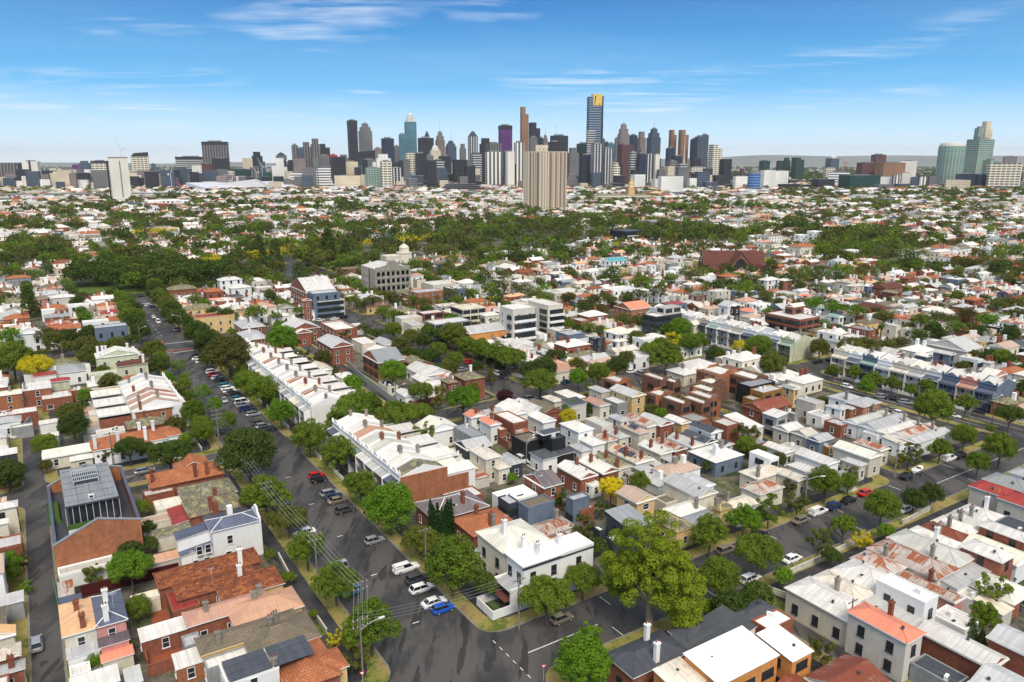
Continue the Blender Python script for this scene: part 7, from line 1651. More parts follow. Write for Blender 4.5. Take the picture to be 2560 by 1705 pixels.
for k,(c,x,y,h,ar,lm,lb) in {'a':('B2',860,1560,10.5,2,0.0,'power pole with lamp at the bottom verge corner'),'b':('B2',860,1250,10.5,2,None,'power pole with wide crossarms above the lower left tree'),'c':('B2',520,830,10,2,None,'power pole among the left verge trees, third'),'d':('B2',160,400,10,2,None,'power pole among the left verge trees, fourth'),
 'e':('M1',1850,1115,12,3,None,'power pole at the cross street corner with many wires'),'f':('M1',1650,730,10,2,None,'power pole beyond the cross street corner on the left'),'g':('M1',1450,470,10,3,None,'power pole with transformer boxes on the left verge'),
 'h':('B3',170,1180,9.5,1,None,'timber power pole in front of the white corner house'),'i':('B2',1330,730,8.5,1,None,'timber pole on the right verge between round trees'),'j':('B3',775,1320,8.5,1,None,'timber power pole beside the cream lane wall'),'k':('B4',450,300,9.5,1,-.6,'green grey lamp pole before the cream cottage row'),'l':('M4',1262,1335,9.5,1,-.6,'lamp pole beside the yellow leaved tree'),
 'm':('M4',2085,880,9.5,2,0,'power pole near the last decorated terrace'),'n':('M4',820,550,8.5,1,2.2,'lamp pole before the decorated terraces'),'o':('M4',1878,935,6.5,1,None,'short pole with crossarm in the boulevard'),'p':('M3',1820,860,8.5,1,None,'pole beside the curved gable townhouses'),'q':('M3',255,1240,8.5,0,.4,'lamp pole by the dark pyramid roofed cottage'),
 'r':('M3',1145,1050,7,1,None,'pole among the cottages with solar panels'),'s':('M2',2340,1250,8,0,.4,'pole beside the grey hipped cottage by lane cars'),'t':('M2',1245,730,7.5,1,.2,'pole by the dark gabled garage'),'u':('M1',535,370,9,0,2.5,'blue grey lamp pole at the left boulevard'),'v':('M1',1185,245,10,0,.6,'tall lamp pole at the avenue crossing, left'),'w':('M1',1535,120,10,0,2.8,'tall lamp pole at the avenue crossing, right'),
 'x':('U2',1185,850,9,0,1.2,'lamp pole at the shop street intersection'),'y':('U4',530,380,10,0,None,'green steel pole by the road near the church'),'z':('U3',1380,900,9,0,.3,'lamp pole near the bright corner tree'),'A':('B3',1840-0,760,1,0,None,''),'B':('M1',955,1225,9,1,None,'leaning pole by the trees behind the conversion')}.items():
 if not lb: continue
 if k=='j': c,x,y='B4',775,1310
 X,Y=G(x,y,0,c); PP[k]=(X,Y,h); pole(X,Y,h,lb,ar,lm,GA if k not in 'abcdefg' else GA)
def wires(k0,k1,n_,lb,spread=2.2,dz=-.3,rows=1,end=None):
 X0,Y0,h0=PP[k0]; X1,Y1,h1=PP[k1] if end is None else end
 o=thing('overhead_wires',lb,'overhead wires',((X0+X1)/2,(Y0+Y1)/2,0))
 o.location.z=0; dx,dy=X1-X0,Y1-Y0; L_=math.hypot(dx,dy); a_=GA
 for r_ in range(rows):
  for i in range(n_):
   q=-spread/2+spread*i/max(1,n_-1); ox,oy=math.cos(a_)*q,math.sin(a_)*q
   if abs(dx*math.cos(a_)+dy*math.sin(a_))>L_*.8: ox,oy=-math.sin(a_)*q*.3,math.cos(a_)*q*.3;
   m=MB(); p=None
   for s_ in range(9):
    t_=s_/8; z=(h0+(h1-h0)*t_)+dz-1.1*r_-(L_*.022)*4*t_*(1-t_)+(.16*i if abs(dx*math.cos(a_)+dy*math.sin(a_))>L_*.8 else 0)
    pt=(X0+dx*t_+ox-o.location.x,Y0+dy*t_+oy-o.location.y,z)
    if p: m.tube(p,pt,.009,n=4)
    p=pt
   part('wire',m,[GAL],o)
wires('a','b',4,'wires between the two lowest left verge poles',rows=2)
wires('b','c',4,'wires over the lower left verge trees',rows=2); wires('c','d',4,'wires over the middle left verge trees',rows=2); wires('d','e',4,'wires over the side street mouth on the left',rows=2); wires('e','f',4,'wires beyond the side street corner',rows=2); wires('f','g',4,'farthest wires of the left verge',rows=2)
wires('a','h',4,'wires crossing the avenue to the white corner house',spread=6); wires('k','l',2,'wires along the far side street kerb'); wires('h','k',1,'long wire along the side street'); wires('l','o',1,'long wire to the boulevard'); wires('m','o',3,'wires across the boulevard'); wires('e','i',0,'',0) if False else None
def give_way(c,x,y,lb):
 X,Y=G(x,y,0,c); o=thing('give_way_sign',lb,'road sign',(X,Y,.1),.15)
 part('post',MB().cyl(0,0,0,2.7,.04,.04,8),[GAL],o)
 f=part('sign_plate',MB().prism([(-.45,2.85),(.45,2.85),(0,2.07)],-.06,-.03,0),[plain('sign_red_%d'%x,(.6,.01,.02),.4)],o); part('sign_face',MB().prism([(-.27,2.76),(.27,2.76),(0,2.30)],-.075,-.062,0),[WM['w']],o)
give_way('B3',355,1566,'give way sign by the bright round tree'); give_way('B2',858,1620,'give way sign beside the bottom lamp pole')
# goal net, tank, fences
def goal():
 X,Y=G(870,1440,0,'B1'); o=thing('football_goal','white football goal on a green backyard lawn','football goal',(X,Y,.14),GA+.25)
 part('frame',MB().tube((-2.2,0,0),(-2.2,0,1.8),.06).tube((2.2,0,0),(2.2,0,1.8),.06).tube((-2.2,0,1.8),(2.2,0,1.8),.06).tube((-2.2,1,0),(-2.2,0,1.8),.04).tube((2.2,1,0),(2.2,0,1.8),.04).tube((-2.2,1,0),(2.2,1,0),.04),[AC],o)
 m=MB()
 for k in range(12): q=-2.2+4.4*k/11; m.tube((q,0,1.8),(q,1,0),.012,n=3)
 for k in range(6): t_=k/6; m.tube((-2.2,t_,1.8*(1-t_)),(2.2,t_,1.8*(1-t_)),.012,n=3)
 part('net',m,[AC],o)
goal()
def lawn(nm,c,pts): m=MB(); m.poly([(*G(x,y,.14,c),.142) for x,y in reversed(pts)]); struct(nm,m,[LAWN])
lawn('lawn','B1',[(690,1480),(700,1540),(1010,1500),(990,1420),(850,1400)]); lawn('lawn','B2',[(485,1190),(500,1230),(590,1215),(520,1130)]); lawn('lawn','M1',[(1480,1000),(1490,1050),(1640,1040),(1590,970)]); lawn('lawn','B4',[(2010,960),(2091,1010),(2091,960)]); lawn('lawn','B4',[(1560,1470),(1600,1540),(1700,1540),(1640,1480)])
lawn('lawn','U2',[(1390,290),(1410,330),(1450,330),(1430,290)]); lawn('lawn','U1',[(640,540),(730,590),(730,480),(700,500)])
TCY=NT('terracotta_paving').out((.28,.08,.04),.9)
m=MB(); m.poly([(*G(x,y,.14,'B1'),.146) for x,y in reversed([(1085,1400),(1110,1480),(1470,1330),(1440,1220)])]); struct('tiled_courtyard',m,[TCY])
m=MB(); m.poly([(*G(x,y,.14,'B1'),.146) for x,y in reversed([(1125,1060),(1140,1150),(1280,1110),(1240,1020)])]); struct('brick_courtyard',m,[TCY])
def fence(c,x0,y0,x1,y1,h,m_,lb,th=.12,nm='fence'):
 X0,Y0=G(x0,y0,0,c); X1,Y1=G(x1,y1,0,c); L_=math.hypot(X1-X0,Y1-Y0); a_=math.atan2(Y1-Y0,X1-X0)
 o=thing(nm,lb,nm,((X0+X1)/2,(Y0+Y1)/2,.12),a_)
 part('panel',MB().box(-L_/2,L_/2,-th/2,th/2,0,h,0),[m_],o); part('capping',MB().box(-L_/2-.02,L_/2+.02,-th/2-.05,th/2+.05,h+.002,h+.09,0),[m_],o)
PK=mottled('white_picket',(.72,.70,.62),(.6,.58,.5),1); RF=plain('dark_red_fence_steel',(.075,.012,.012),.5); GF=plain('grey_fence_steel',(.30,.32,.33),.5); GRF=plain('green_fence_steel',(.05,.14,.10),.5)
for q in [('B1',610,940,1340,760,2.1,RF,'long dark red steel fence beside the garden tree'),('B1',1110,1540,1330,1470,2.0,WM['k'],'brick wall of the tiled courtyard'),('B1',1085,1380,1110,1480,1.6,WM['k'],'short brick wall at the courtyard side'),('B1',405,860,455,1110,1.9,GRF,'green steel fence along the left lane'),('B2',230,640,330,830,1.0,PK,'cream picket fence before the mottled tile houses'),('B2',510,1100,590,1220,1.0,PK,'cream picket fence before the brown tiled house'),('B2',1730,770,1880,880,1.4,GRF,'dark green courtyard fence before the cream terrace'),
 ('B3',705,520,850,610,2.0,WM['w'],'white garden wall behind the white corner house'),('B3',805,210,905,260,3.0,WM['y'],'yellow yard wall beside the yellow house'),('B4',120,880,330,960,1.2,PK,'pale fence before the small blue windows house'),('B4',320,780,590,660,1.1,PK,'white picket fence, lowest on the side street'),('B4',660,620,820,550,1.1,PK,'white picket fence, second on the side street'),('B4',1180,400,1390,290,1.1,PK,'white picket fence, highest on the side street'),('B4',1650,1440,1780,1500,1.8,WOOD,'grey timber yard fence at bottom right'),('B4',1890,980,2100,1090,1.8,GF,'blue grey yard fence at right'),('B4',1440,1150,1700,1210,2.0,WM['w'],'white courtyard wall with plants'),
 ('M2',840,390,1000,540,2.0,GF,'grey steel fence along the back lane'),('M2',1000,540,1240,720,2.2,GF,'garage door wall along the back lane'),('M2',1370,750,1640,690,2.2,WM['k'],'brick yard wall on the cross street'),('M2',1800,1330,1990,1290,1.9,GF,'grey fence by the white garden chairs'),('M2',1790,1230,1880,1330,2,WOOD,'timber yard screen behind the brick side wall'),('M2',1930,930,2190,1100,2.2,WM['k'],'brick yard wall with green door below the coral roofs'),('M3',120,470,260,500,1.2,PK,'white picket fence of the street corner house'),('M3',1380,1320,1500,1270,2.0,GF,'grey steel fence among the cottages'),('M3',1120,1400,1400,1330,1.8,WOOD,'long timber fence behind the yellow blossom tree'),('M3',1760,1180,1990,1130,2.0,WM['k'],'brick courtyard wall below the dark gabled annex'),('M1',210,960,295,860,3.0,GF,'tall pale metal gate wall near the left lane'),('M1',1600,970,1700,1110,1.0,PK,'white rose covered fence at the cross street'),('M4',640,1090,720,1130,2.4,WM['h'],'timber yard wall beside the cream hall')]: fence(*q,nm='fence' if 'fence' in q[7] or 'screen' in q[7] else 'wall')
# ------------------------------------------------------------------ the far city
def facade(name,glass,frame,bw=3.0,rh=3.3,mort=.9,rough=.35,vert=False,g2=None):
 s=NT(name); v=s.mp(s.coord('UV'),(.55,.55,1))
 br=s.N('ShaderNodeTexBrick',_offset=0.0,Vector=v,Scale=1.0,i1=glass+(1,),i2=(g2 or sc_(glass,1.5))+(1,),i3=frame+(1,))
 br.inputs['Brick Width'].default_value=bw; br.inputs['Row Height'].default_value=rh; br.inputs['Mortar Size'].default_value=mort; br.inputs['Mortar Smooth'].default_value=.1
 n_=s.noise(v,.03,3); c=s.mix(1.0,br.outputs[0],s.ramp(n_,[(.3,(.75,)*3),(.7,(1.1,)*3)]),'MULTIPLY')
 return s.out(c,.5,0,.18)
def vband(name,a,b_,wd=4.0,duty=.5,floors=.25,rough=.5):
 s=NT(name); v=s.mp(s.coord('UV'),(.6,.5,1)); x=s.N('ShaderNodeSeparateXYZ',Vector=v)
 m1=s.math('LESS_THAN',s.math('FRACT',s.math('MULTIPLY',x.outputs[0],1/wd)),duty)
 m2=s.math('LESS_THAN',s.math('FRACT',s.math('MULTIPLY',x.outputs[1],1/3.1)),floors)
 return s.out(s.mix(s.math('MAXIMUM',m1,s.math('MULTIPLY',m2,.6)),a,b_),.6,0,.15)
def hband(name,a,b_,ht=3.4,duty=.45,rough=.4,mull=0.0):
 s=NT(name); v=s.mp(s.coord('UV'),(.5,.5,1)); x=s.N('ShaderNodeSeparateXYZ',Vector=v)
 m=s.math('LESS_THAN',s.math('FRACT',s.math('MULTIPLY',x.outputs[1],1/ht)),duty)
 if mull: m=s.math('MAXIMUM',m,s.math('LESS_THAN',s.math('FRACT',s.math('MULTIPLY',x.outputs[0],1/6.0)),mull))
 return s.out(s.mix(m,a,b_),.6,0,.15)
FM={'dk':facade('dark_glass_tower',(.012,.014,.02),(.075,.078,.088),3,3.6,.35),'nv':facade('navy_glass_tower',(.012,.024,.045),(.06,.08,.12),3,3.6,.3),'te':facade('teal_glass_tower',(.05,.15,.19),(.13,.24,.28),3.4,3.8,.5),
'gr':facade('grey_grid_tower',(.05,.052,.062),(.21,.205,.21),3.2,3.6,.9),'pg':facade('pinkish_grey_tower',(.06,.055,.06),(.27,.215,.20),3.4,3.6,1.1),'be':facade('beige_grid_tower',(.12,.10,.08),(.72,.62,.46),3.4,3.4,1.3),'wh':facade('white_grid_tower',(.13,.14,.15),(.88,.86,.80),3.6,3.3,1.3),
'br':facade('brown_tower',(.08,.045,.03),(.34,.19,.11),3.2,3.5,1.1),'ma':facade('maroon_tower',(.05,.02,.025),(.15,.075,.075),3.2,3.5,.9),'bl':facade('blue_steel_tower',(.025,.04,.07),(.11,.14,.18),3,3.6,.6),
'gn':facade('green_glass_tower',(.008,.035,.032),(.045,.10,.09),3.2,3.6,.4),'aq':facade('aqua_balcony_tower',(.015,.27,.235),(.38,.43,.36),4.2,3.2,.8,g2=(.01,.10,.09)),'pu':facade('purple_panel_tower',(.10,.03,.14),(.15,.06,.20),4,4,.3),
'db':hband('dark_white_band_tower',(.025,.03,.04),(.62,.62,.60),3.5,.42),'wb':hband('white_band_building',(.06,.07,.08),(.88,.88,.86),3.6,.55),'cb':hband('cream_band_tower',(.09,.08,.07),(.80,.73,.58),3.4,.5,mull=.2),'bb':hband('bright_blue_band_tower',(.02,.13,.42),(.30,.38,.45),3.4,.3),
'eu':hband('blue_white_line_tower',(.035,.08,.14),(.36,.42,.47),3.7,.30,.2),'wv':vband('white_column_tower',(.05,.055,.065),(.86,.84,.76),7,.45,.15),'bv':vband('black_white_column_tower',(.015,.02,.028),(.75,.75,.75),5.5,.28,.15),'gv':vband('grey_column_tower',(.045,.045,.055),(.24,.225,.215),5.5,.4,.2),
'cc':mottled('pale_concrete_panel',(.80,.76,.67),(.70,.66,.58),.03,grime=.15),'go':plain('gold_glass',(.85,.55,.12),.4,.5,.2),'sl':plain('sculpted_steel',(.6,.6,.6),.4),'cr':mottled('housing_concrete',(.70,.59,.44),(.64,.54,.41),.1,grime=.15)}
ROOFG=plain('tower_roof_grey',(.22,.22,.22),.8)
def city(c,x0,x1,yt,dist,fm,label,nm='tower',dr=.8,ang=.35,top=None,yb=None,cat='tower',z0=0,extra=None):
 """x0,x1,yt as read in a crop; dist metres along the ground from the camera"""
 o_=CR[c]; px0=o_[0]+x0/o_[2]; px1=o_[0]+x1/o_[2]; pyt=o_[1]+yt/o_[2]; xm=(px0+px1)/2
 k=(xm-1280)/F; Y=dist;
 # height from the top edge
 b_=pyt-852.5; H_=CH-Y*(b_*CP+F*SP)/(F*CP-b_*SP)
 d=Y*CP+(CH-H_*.6)*SP; X=k*d; wpx=(px1-px0)/F*d
 vr=math.atan2(X,Y)                                 # how the block is seen
 a_=ang; ca_,sa_=abs(math.cos(a_+vr)),abs(math.sin(a_+vr)); w_=wpx/(ca_+dr*sa_); D=w_*dr
 o=thing(nm,label,cat,(X,Y+D/2,0),a_)
 if cat=='tower': o['short']=label
 x,y=w_/2,D/2; H_=max(H_,6)
 if top=='round':
  part('shaft',MB().lathe(0,0,[(wpx/2,0),(wpx/2,H_-10)],24),[FM[fm]],o,(0,0,0)); part('crown',MB().cyl(0,0,H_-10,H_-2,wpx/2*.94,wpx/2*.9,24).cyl(0,0,H_-2,H_,wpx*.3,wpx*.28,20),[FM['cc'] if fm=='aq' else ROOFG],o); return o
 h0=H_
 if top in('step','spire','mast','dome','pyr','wedge','curve','notch'): h0=H_*({'step':.88,'spire':.86,'mast':.82,'dome':.88,'pyr':.9,'wedge':.88,'curve':.86,'notch':.85}[top])
 part('shaft',MB().box(-x,x,-y,y,0,h0,0,1),[FM[fm],ROOFG],o)
 if top is None: part('plant_room',MB().box(-x*.55,x*.5,-y*.5,y*.55,h0,h0+min(5,H_*.04),0),[ROOFG],o)
 elif top=='step': part('upper_shaft',MB().box(-x*.72,x*.62,-y*.7,y*.7,h0,H_,0,1),[FM[fm],ROOFG],o)
 elif top=='dome': part('dome',MB().box(-x*.7,x*.7,-y*.7,y*.7,h0,h0+(H_-h0)*.4,0).lathe(0,0,[(x*.6,h0+(H_-h0)*.4),(x*.52,H_*.985),(x*.3,H_),(0.01,H_*1.01)],14),[FM['cc']],o)
 elif top in('spire','mast'):
  part('crown',MB().box(-x*.8,x*.8,-y*.8,y*.8,h0,h0+(H_-h0)*.45).box(-x*.5,x*.5,-y*.5,y*.5,h0+(H_-h0)*.45,h0+(H_-h0)*.85).taper(0,0,h0+(H_-h0)*.85,H_,x*.35,y*.35,x*.1,y*.1),[FM[fm]],o)
  part('mast',MB().tube((0,0,H_),(0,0,H_+(26 if top=='spire' else 42)),1.3,.5,5),[FM['sl']],o)
 elif top=='pyr': part('crown',MB().taper(0,0,h0,H_,x*.95,y*.95,x*.2,y*.2),[FM['nv']],o)
 elif top=='wedge': part('crown',MB().hexa([(-x,-y,h0),(x,-y,h0),(x,y,h0),(-x,y,h0),(-x,-y,H_*.93),(x,-y,H_),(x,y,H_),(-x,y,H_*.93)]),[FM[fm]],o)
 elif top=='curve': part('crown',MB().hexa([(-x,-y,h0),(x,-y,h0),(x,y,h0),(-x,y,h0),(-x*.6,-y,H_*.97),(x,-y,H_),(x,y,H_),(-x*.6,y,H_*.97)]),[FM['dk']],o)
 elif top=='notch': part('crown',MB().box(-x,x*.1,-y,y,h0,H_,0).box(x*.1,x,-y,y,h0,h0+(H_-h0)*.4,0),[FM[fm]],o)
 if extra=='dkcap': part('dark_cap',MB().box(-x-.5,x+.5,-y-.5,y+.5,h0*.93,h0+.6,0),[FM['dk']],o)
 if extra=='redcap': part('red_cap',MB().box(-x-.5,x+.5,-y-.5,y+.5,h0*.93,h0+.6,0),[plain('red_cap_panel',(.45,.02,.03),.6)],o)
 if extra=='core': part('blank_core',MB().box(-x*.12,x*.14,-y-1.2,-y-.02,0,h0+2,0),[FM['dk']],o)
 if extra=='wcore': part('blank_core',MB().box(-x-.8,-x*.35,-y-1.0,-y-.02,0,h0+2,0),[FM['cc']],o)
 if extra=='podium': part('podium',MB().box(-x*1.5,x*1.5,-y*1.4,y*1.2,0,14,0,1),[FM['gr'],ROOFG],o)
 return o
A3,A4,A5=3100,2750,2350
CT=[('S1',-60,150,293,2500,'gv','twin beige grey apartment tower at the left edge',dict(dr=.5,top='step')),('S1',-20,185,445,2250,'wh','low white grid apartments at left edge',dict(dr=.3)),('S1',150,205,296,2450,'dk','thin dark blade of the white and dark tower',dict()),('S1',175,310,280,2400,'cc','white slab with dark glass right side',dict(extra='core')),('S1',305,440,396,2500,'db','low dark office with white stripes left',dict(dr=.4)),('S1',420,655,378,2350,'be','cream grid office with dark centre strip',dict(dr=.35,extra='core')),
('S1',600,660,308,3600,'pu','purple tower far behind cream office',dict()),('S1',655,745,276,3500,'bl','blue purple residential tower far left',dict(top='step')),('S1',390,590,342,3600,'gr','low row of far grey blocks',dict(dr=.2)),('S1',590,770,388,2600,'bl','blue grey glass office behind cream office',dict(dr=.4)),('S1',757,890,278,2400,'cb','dark topped tower with cream bands and oval mark',dict(extra='dkcap')),
('S1',1088,1225,202,2700,'cb','curved dark topped tower with pale bands',dict(top='curve')),('S1',1100,1385,372,2500,'gn','wide dark green glass office',dict(dr=.4)),('S1',1320,1388,350,2600,'gv','slim grey residential block',dict()),('S1',1268,1305,300,4500,'bl','tiny pale blue tower on the horizon',dict()),
('S1',1470,1720,243,2900,'db','broad dark banded office with red letters',dict(dr=.4,extra='dkcap')),('S1',1775,1915,255,2700,'dk','dark lower shaft under the grey purple block',dict(dr=.7)),('S1',1690,1903,116,2800,'gv','tall office with overhanging grey purple top block',dict(dr=.6,extra='dkcap')),('S1',1455,1620,325,2450,'bl','blue grey stepped office tower',dict(top='notch')),('S1',1610,1700,315,2400,'wh','pale grid mid height slab',dict()),('S1',1690,1780,300,2380,'ma','dark brown slab beside pale grid',dict()),
('S1',1838,1965,362,2350,'cb','pale banded mid rise near the rail sheds',dict(dr=.4)),('S1',1960,2100,346,2420,'gn','green patterned office block',dict(dr=.4)),('S1',2100,2215,330,2600,'gv','dark stadium side block behind steel arms',dict(dr=.5)),('S1',2112,2200,200,2750,'dk','dark tower under construction with white cap',dict(top='step')),('S1',2205,2360,372,2500,'gn','dark green low office with bands',dict(dr=.4)),
('S2',230,318,474,2900,'gv','pointed grey residential tower alone',dict(top='pyr')),('S2',260,318,536,2700,'dk','dark block below the pointed grey tower',dict()),('S2',368,420,412,2800,'gv','first grey striped tower of the cluster',dict()),('S2',415,465,440,2650,'bl','blue striped tower inside the cluster',dict()),('S2',450,528,386,2850,'gv','second grey striped tower with dark side',dict(top='step')),('S2',525,605,358,2800,'gv','tallest grey striped tower of the cluster',dict(top='step')),('S2',605,685,402,2950,'dk','dark topped tower with crane behind cluster',dict(top='notch')),('S2',595,690,500,2600,'gr','grey flat office with red sign',dict(dr=.4)),('S2',683,750,496,2550,'ma','dark slab with red top',dict(extra='redcap')),
('S2',350,580,632,2250,'wb','white stepped ship shaped office',dict(dr=.5,top='wedge')),('S2',580,690,598,2240,'wb','white banded office cube',dict(dr=.5)),('S2',758,845,492,3200,'gr','grey distant office with stepped top',dict(top='step')),('S2',835,920,206,3000,'dk','tall slender dark tower',dict(extra='dkcap')),('S2',925,1040,220,3050,'gr','pale tower with triangular blue crown and spire',dict(top='spire')),('S2',870,1062,455,2700,'dk','dark wedge shaped office',dict(dr=.5,top='wedge')),('S2',1118,1225,356,2900,'nv','navy tower with white cap line',dict()),('S2',800,920,552,2350,'be','brown beige grid hotel',dict(dr=.5)),('S2',720,952,668,2220,'be','low beige grid apartment building',dict(dr=.3)),('S2',1060,1125,440,3300,'pg','pinkish low office behind',dict()),('S2',1228,1275,422,3100,'gr','slim pale grey tower',dict()),
('S2',1314,1415,145,3000,'te','tallest teal glass tower with rounded top',dict(top='dome')),('S2',1268,1330,322,2950,'te','lower teal side tower',dict()),('S2',1425,1560,352,2900,'dk','broad dark square office',dict()),('S2',1482,1530,296,3000,'pg','pink topped construction on dark office',dict(top='pyr')),('S2',1525,1620,418,2650,'be','cream building with small dome',dict(top='dome')),('S2',1575,1655,292,3100,'pg','purple grey tower with thin antenna',dict(top='mast')),('S2',1658,1752,372,3000,'bl','blue grey office with small spire',dict(top='spire')),('S2',1778,1835,402,3200,'gr','grey distant tower with side steps',dict(top='step')),('S2',1848,1932,294,2950,'bv','dark blue tower with white verticals and peaked top',dict(top='pyr')),
('S2',1878,1965,482,2450,'db','black and white striped residential tower',dict()),('S2',1945,2050,354,2750,'dk','dark green square topped tower',dict(top='step')),('S2',2000,2130,398,2650,'gv','grey ribbed block beside dark green tower',dict()),('S2',2105,2222,248,2800,'pu','purple and maroon topped tower',dict(extra='dkcap')),('S2',2118,2240,470,2500,'gn','dark teal shaft under the purple top',dict()),
('S2',958,1070,532,2500,'gr','grey angular apartment block',dict()),('S2',1070,1195,488,2350,'wh','cream and green stepped apartment tower',dict(top='step')),('S2',978,1112,602,2180,'aq','white and teal balcony apartment tower',dict()),('S2',1108,1205,548,2160,'cb','cream apartment slab with balconies',dict()),('S2',1200,1285,602,2220,'bv','dark slab with one white vertical',dict()),('S2',1305,1360,562,2500,'db','narrow dark white banded tower',dict()),('S2',1320,1418,482,2400,'cb','cream banded tower with yellow hoist',dict()),('S2',1405,1495,482,2380,'dk','dark unfinished tower with scaffold top',dict()),('S2',1490,1560,500,2500,'gr','grey slab behind the dark white banded tower',dict()),('S2',1555,1650,540,2300,'db','black tower with broad white bands',dict()),('S2',1600,1705,505,2600,'dk','wide black office slab',dict()),('S2',1708,1812,558,2450,'wh','white windowed cube office',dict()),('S2',1755,1877,640,2300,'br','brown scaffolded building',dict()),
('S2',1988,2142,470,2300,'wv','white columned tower with grey sides',dict(extra='podium')),('S2',2165,2242,467,2250,'cc','blank white slab with faint diagonal',dict(extra='podium')),('S2',2235,2322,392,2350,'wv','white and dark striped tower beside blank slab',dict()),('S2',660,760,590,2500,'pg','pink brown infill block',dict()),('S2',745,800,570,2600,'ma','small maroon block behind hotel',dict()),
('S3',203,274,158,2700,'br','very tall slim brown tower with black stub',dict(top='notch')),('S3',275,372,290,2900,'dk','dark stepped tower beside the slim brown one',dict(top='notch')),('S3',275,350,415,2500,'gr','light grey slab before the dark stepped tower',dict()),('S3',355,395,418,2700,'dk','narrow black block',dict()),('S3',388,440,390,2800,'pg','rounded grey tower with thin spire',dict(top='spire')),('S3',440,545,452,2600,'dk','dark block with small yellow crane',dict()),('S3',455,607,400,2900,'dk','broad dark tower with red sign',dict(dr=.5)),
('S3',600,700,502,2300,'gr','grey brown banded tower right of housing block',dict(top='step')),('S3',678,790,468,2700,'gn','dark teal office behind',dict()),('S3',704,802,562,2350,'nv','navy residential tower',dict()),('S3',798,888,468,2300,'bv','black tower with white verticals, left twin',dict(extra='podium')),('S3',888,975,506,2320,'bv','black tower with white verticals, right twin',dict()),('S3',940,995,466,3200,'te','teal low glass tower far back',dict()),('S3',995,1030,422,3300,'gr','slim grey far tower',dict()),('S3',885,915,430,3300,'bl','thin blue far tower',dict()),('S3',915,945,455,3300,'gn','thin green far tower',dict()),
('S3',1023,1122,292,3100,'pg','stepped pinkish tower with tall mast',dict(top='mast')),('S3',1025,1160,475,2450,'ma','maroon square tower',dict()),('S3',1120,1188,396,3000,'nv','dark blue square tower',dict()),('S3',1186,1262,366,3100,'pg','pinkish grey tower with crown',dict(top='step')),('S3',1270,1388,330,3000,'bl','blue grey stepped tower with lattice mast',dict(top='mast')),('S3',1120,1186,540,2300,'db','white banded residential tower',dict()),('S3',1184,1256,552,2280,'nv','dark glass residential tower',dict()),('S3',1200,1258,518,2700,'pg','pink brown office behind dark glass tower',dict()),('S3',1254,1332,560,2300,'bv','dark tower with pale bands beside white slab',dict()),('S3',1328,1376,558,2290,'cc','white blank slab tower',dict()),('S3',970,1046,628,2250,'cb','cream low apartment tower',dict(top='step')),
('S3',1452,1518,352,3000,'br','brown twin tower, left one',dict(top='notch')),('S3',1534,1620,352,2950,'br','brown twin tower, right one',dict(top='notch')),('S3',1428,1502,505,2800,'nv','navy low tower below brown twins',dict()),('S3',1438,1526,612,2400,'gr','grey office below the white spire',dict()),('S3',1520,1610,640,2350,'db','banded office right of grey one',dict()),('S3',1475,1570,572,2600,'nv','blue low office behind grey one',dict()),('S3',1633,1700,430,2900,'nv','dark blue glass tower, left step',dict()),('S3',1670,1756,408,2880,'bl','dark blue glass tower, middle step',dict()),('S3',1720,1786,394,2950,'bl','lighter blue tower, right step',dict()),('S3',1784,1802,530,2900,'dk','thin dark edge tower',dict()),('S3',1793,1906,476,2700,'cb','beige striped office tower with dark vents',dict(top='notch')),
('S3',1368,1578,742,1850,'wh','white and green residential slab, nearer',dict(dr=.3)),('S3',1628,1702,712,2250,'gr','grey boxy office',dict()),('S3',1578,1630,730,2200,'gr','grey banded annex',dict()),('S3',2052,2090,680,3000,'ma','small red block',dict()),('S3',2220,2306,612,3300,'gn','dark green office at horizon',dict()),('S3',2128,2232,690,2000,'bb','round tower striped in bright blue',dict(top='round')),('S3',2000,2120,742,2150,'wh','cream mid rise flats',dict(dr=.4)),('S3',2232,2356,692,2200,'wh','white terraced office behind blue tower',dict(dr=.4)),('S3',1700,2000,735,2600,'dk','long low dark arts building roof',dict(dr=.2)),('S3',1625,1760,665,2600,'cb','low brown gallery with golden trim',dict(dr=.3)),('S3',1830,1905,830,1900,'gr','small grey low rise',dict()),
('S4',135,222,410,3300,'gn','dark green office, first from left in right group',dict()),('S4',275,332,412,3300,'gn','dark green office, second from left in right group',dict()),('S4',330,394,384,3300,'gn','dark green office, third with beige cap',dict(top='step')),('S4',410,512,382,3250,'gn','dark green twin fin office',dict(top='notch')),('S4',240,378,495,2250,'wh','white terraced office, right part',dict(dr=.4)),('S4',675,772,470,3200,'cb','cream low block among the far trees',dict(dr=.4)),('S4',700,808,366,3900,'bl','grey rounded hospital block on the horizon',dict(top='dome')),('S4',724,892,502,2350,'wb','white office with dark red corner',dict(dr=.4)),('S4',836,1162,532,2150,'gn','large dark green glass office with curved plan',dict(dr=.4)),('S4',1105,1268,612,2050,'gr','grey blue low office',dict(dr=.4)),
('S4',965,1136,426,2700,'ma','dark brown striped slab',dict(dr=.4)),('S4',1134,1364,426,2650,'br','dark brown wide slab',dict(dr=.4)),('S4',1080,1197,358,3600,'ma','red brown block on the horizon',dict(dr=.5)),('S4',1325,1457,412,2800,'cc','white tower with thin roof plate',dict(dr=.5)),('S4',300,480,606,2150,'dk','low black office, left part',dict(dr=.4)),('S4',470,600,612,2140,'dk','low black office, middle part',dict(dr=.4)),('S4',590,772,566,2120,'dk','low black office, taller right part',dict(dr=.5)),('S4',780,895,652,1700,'wb','small white banded block with red base',dict(dr=.6)),
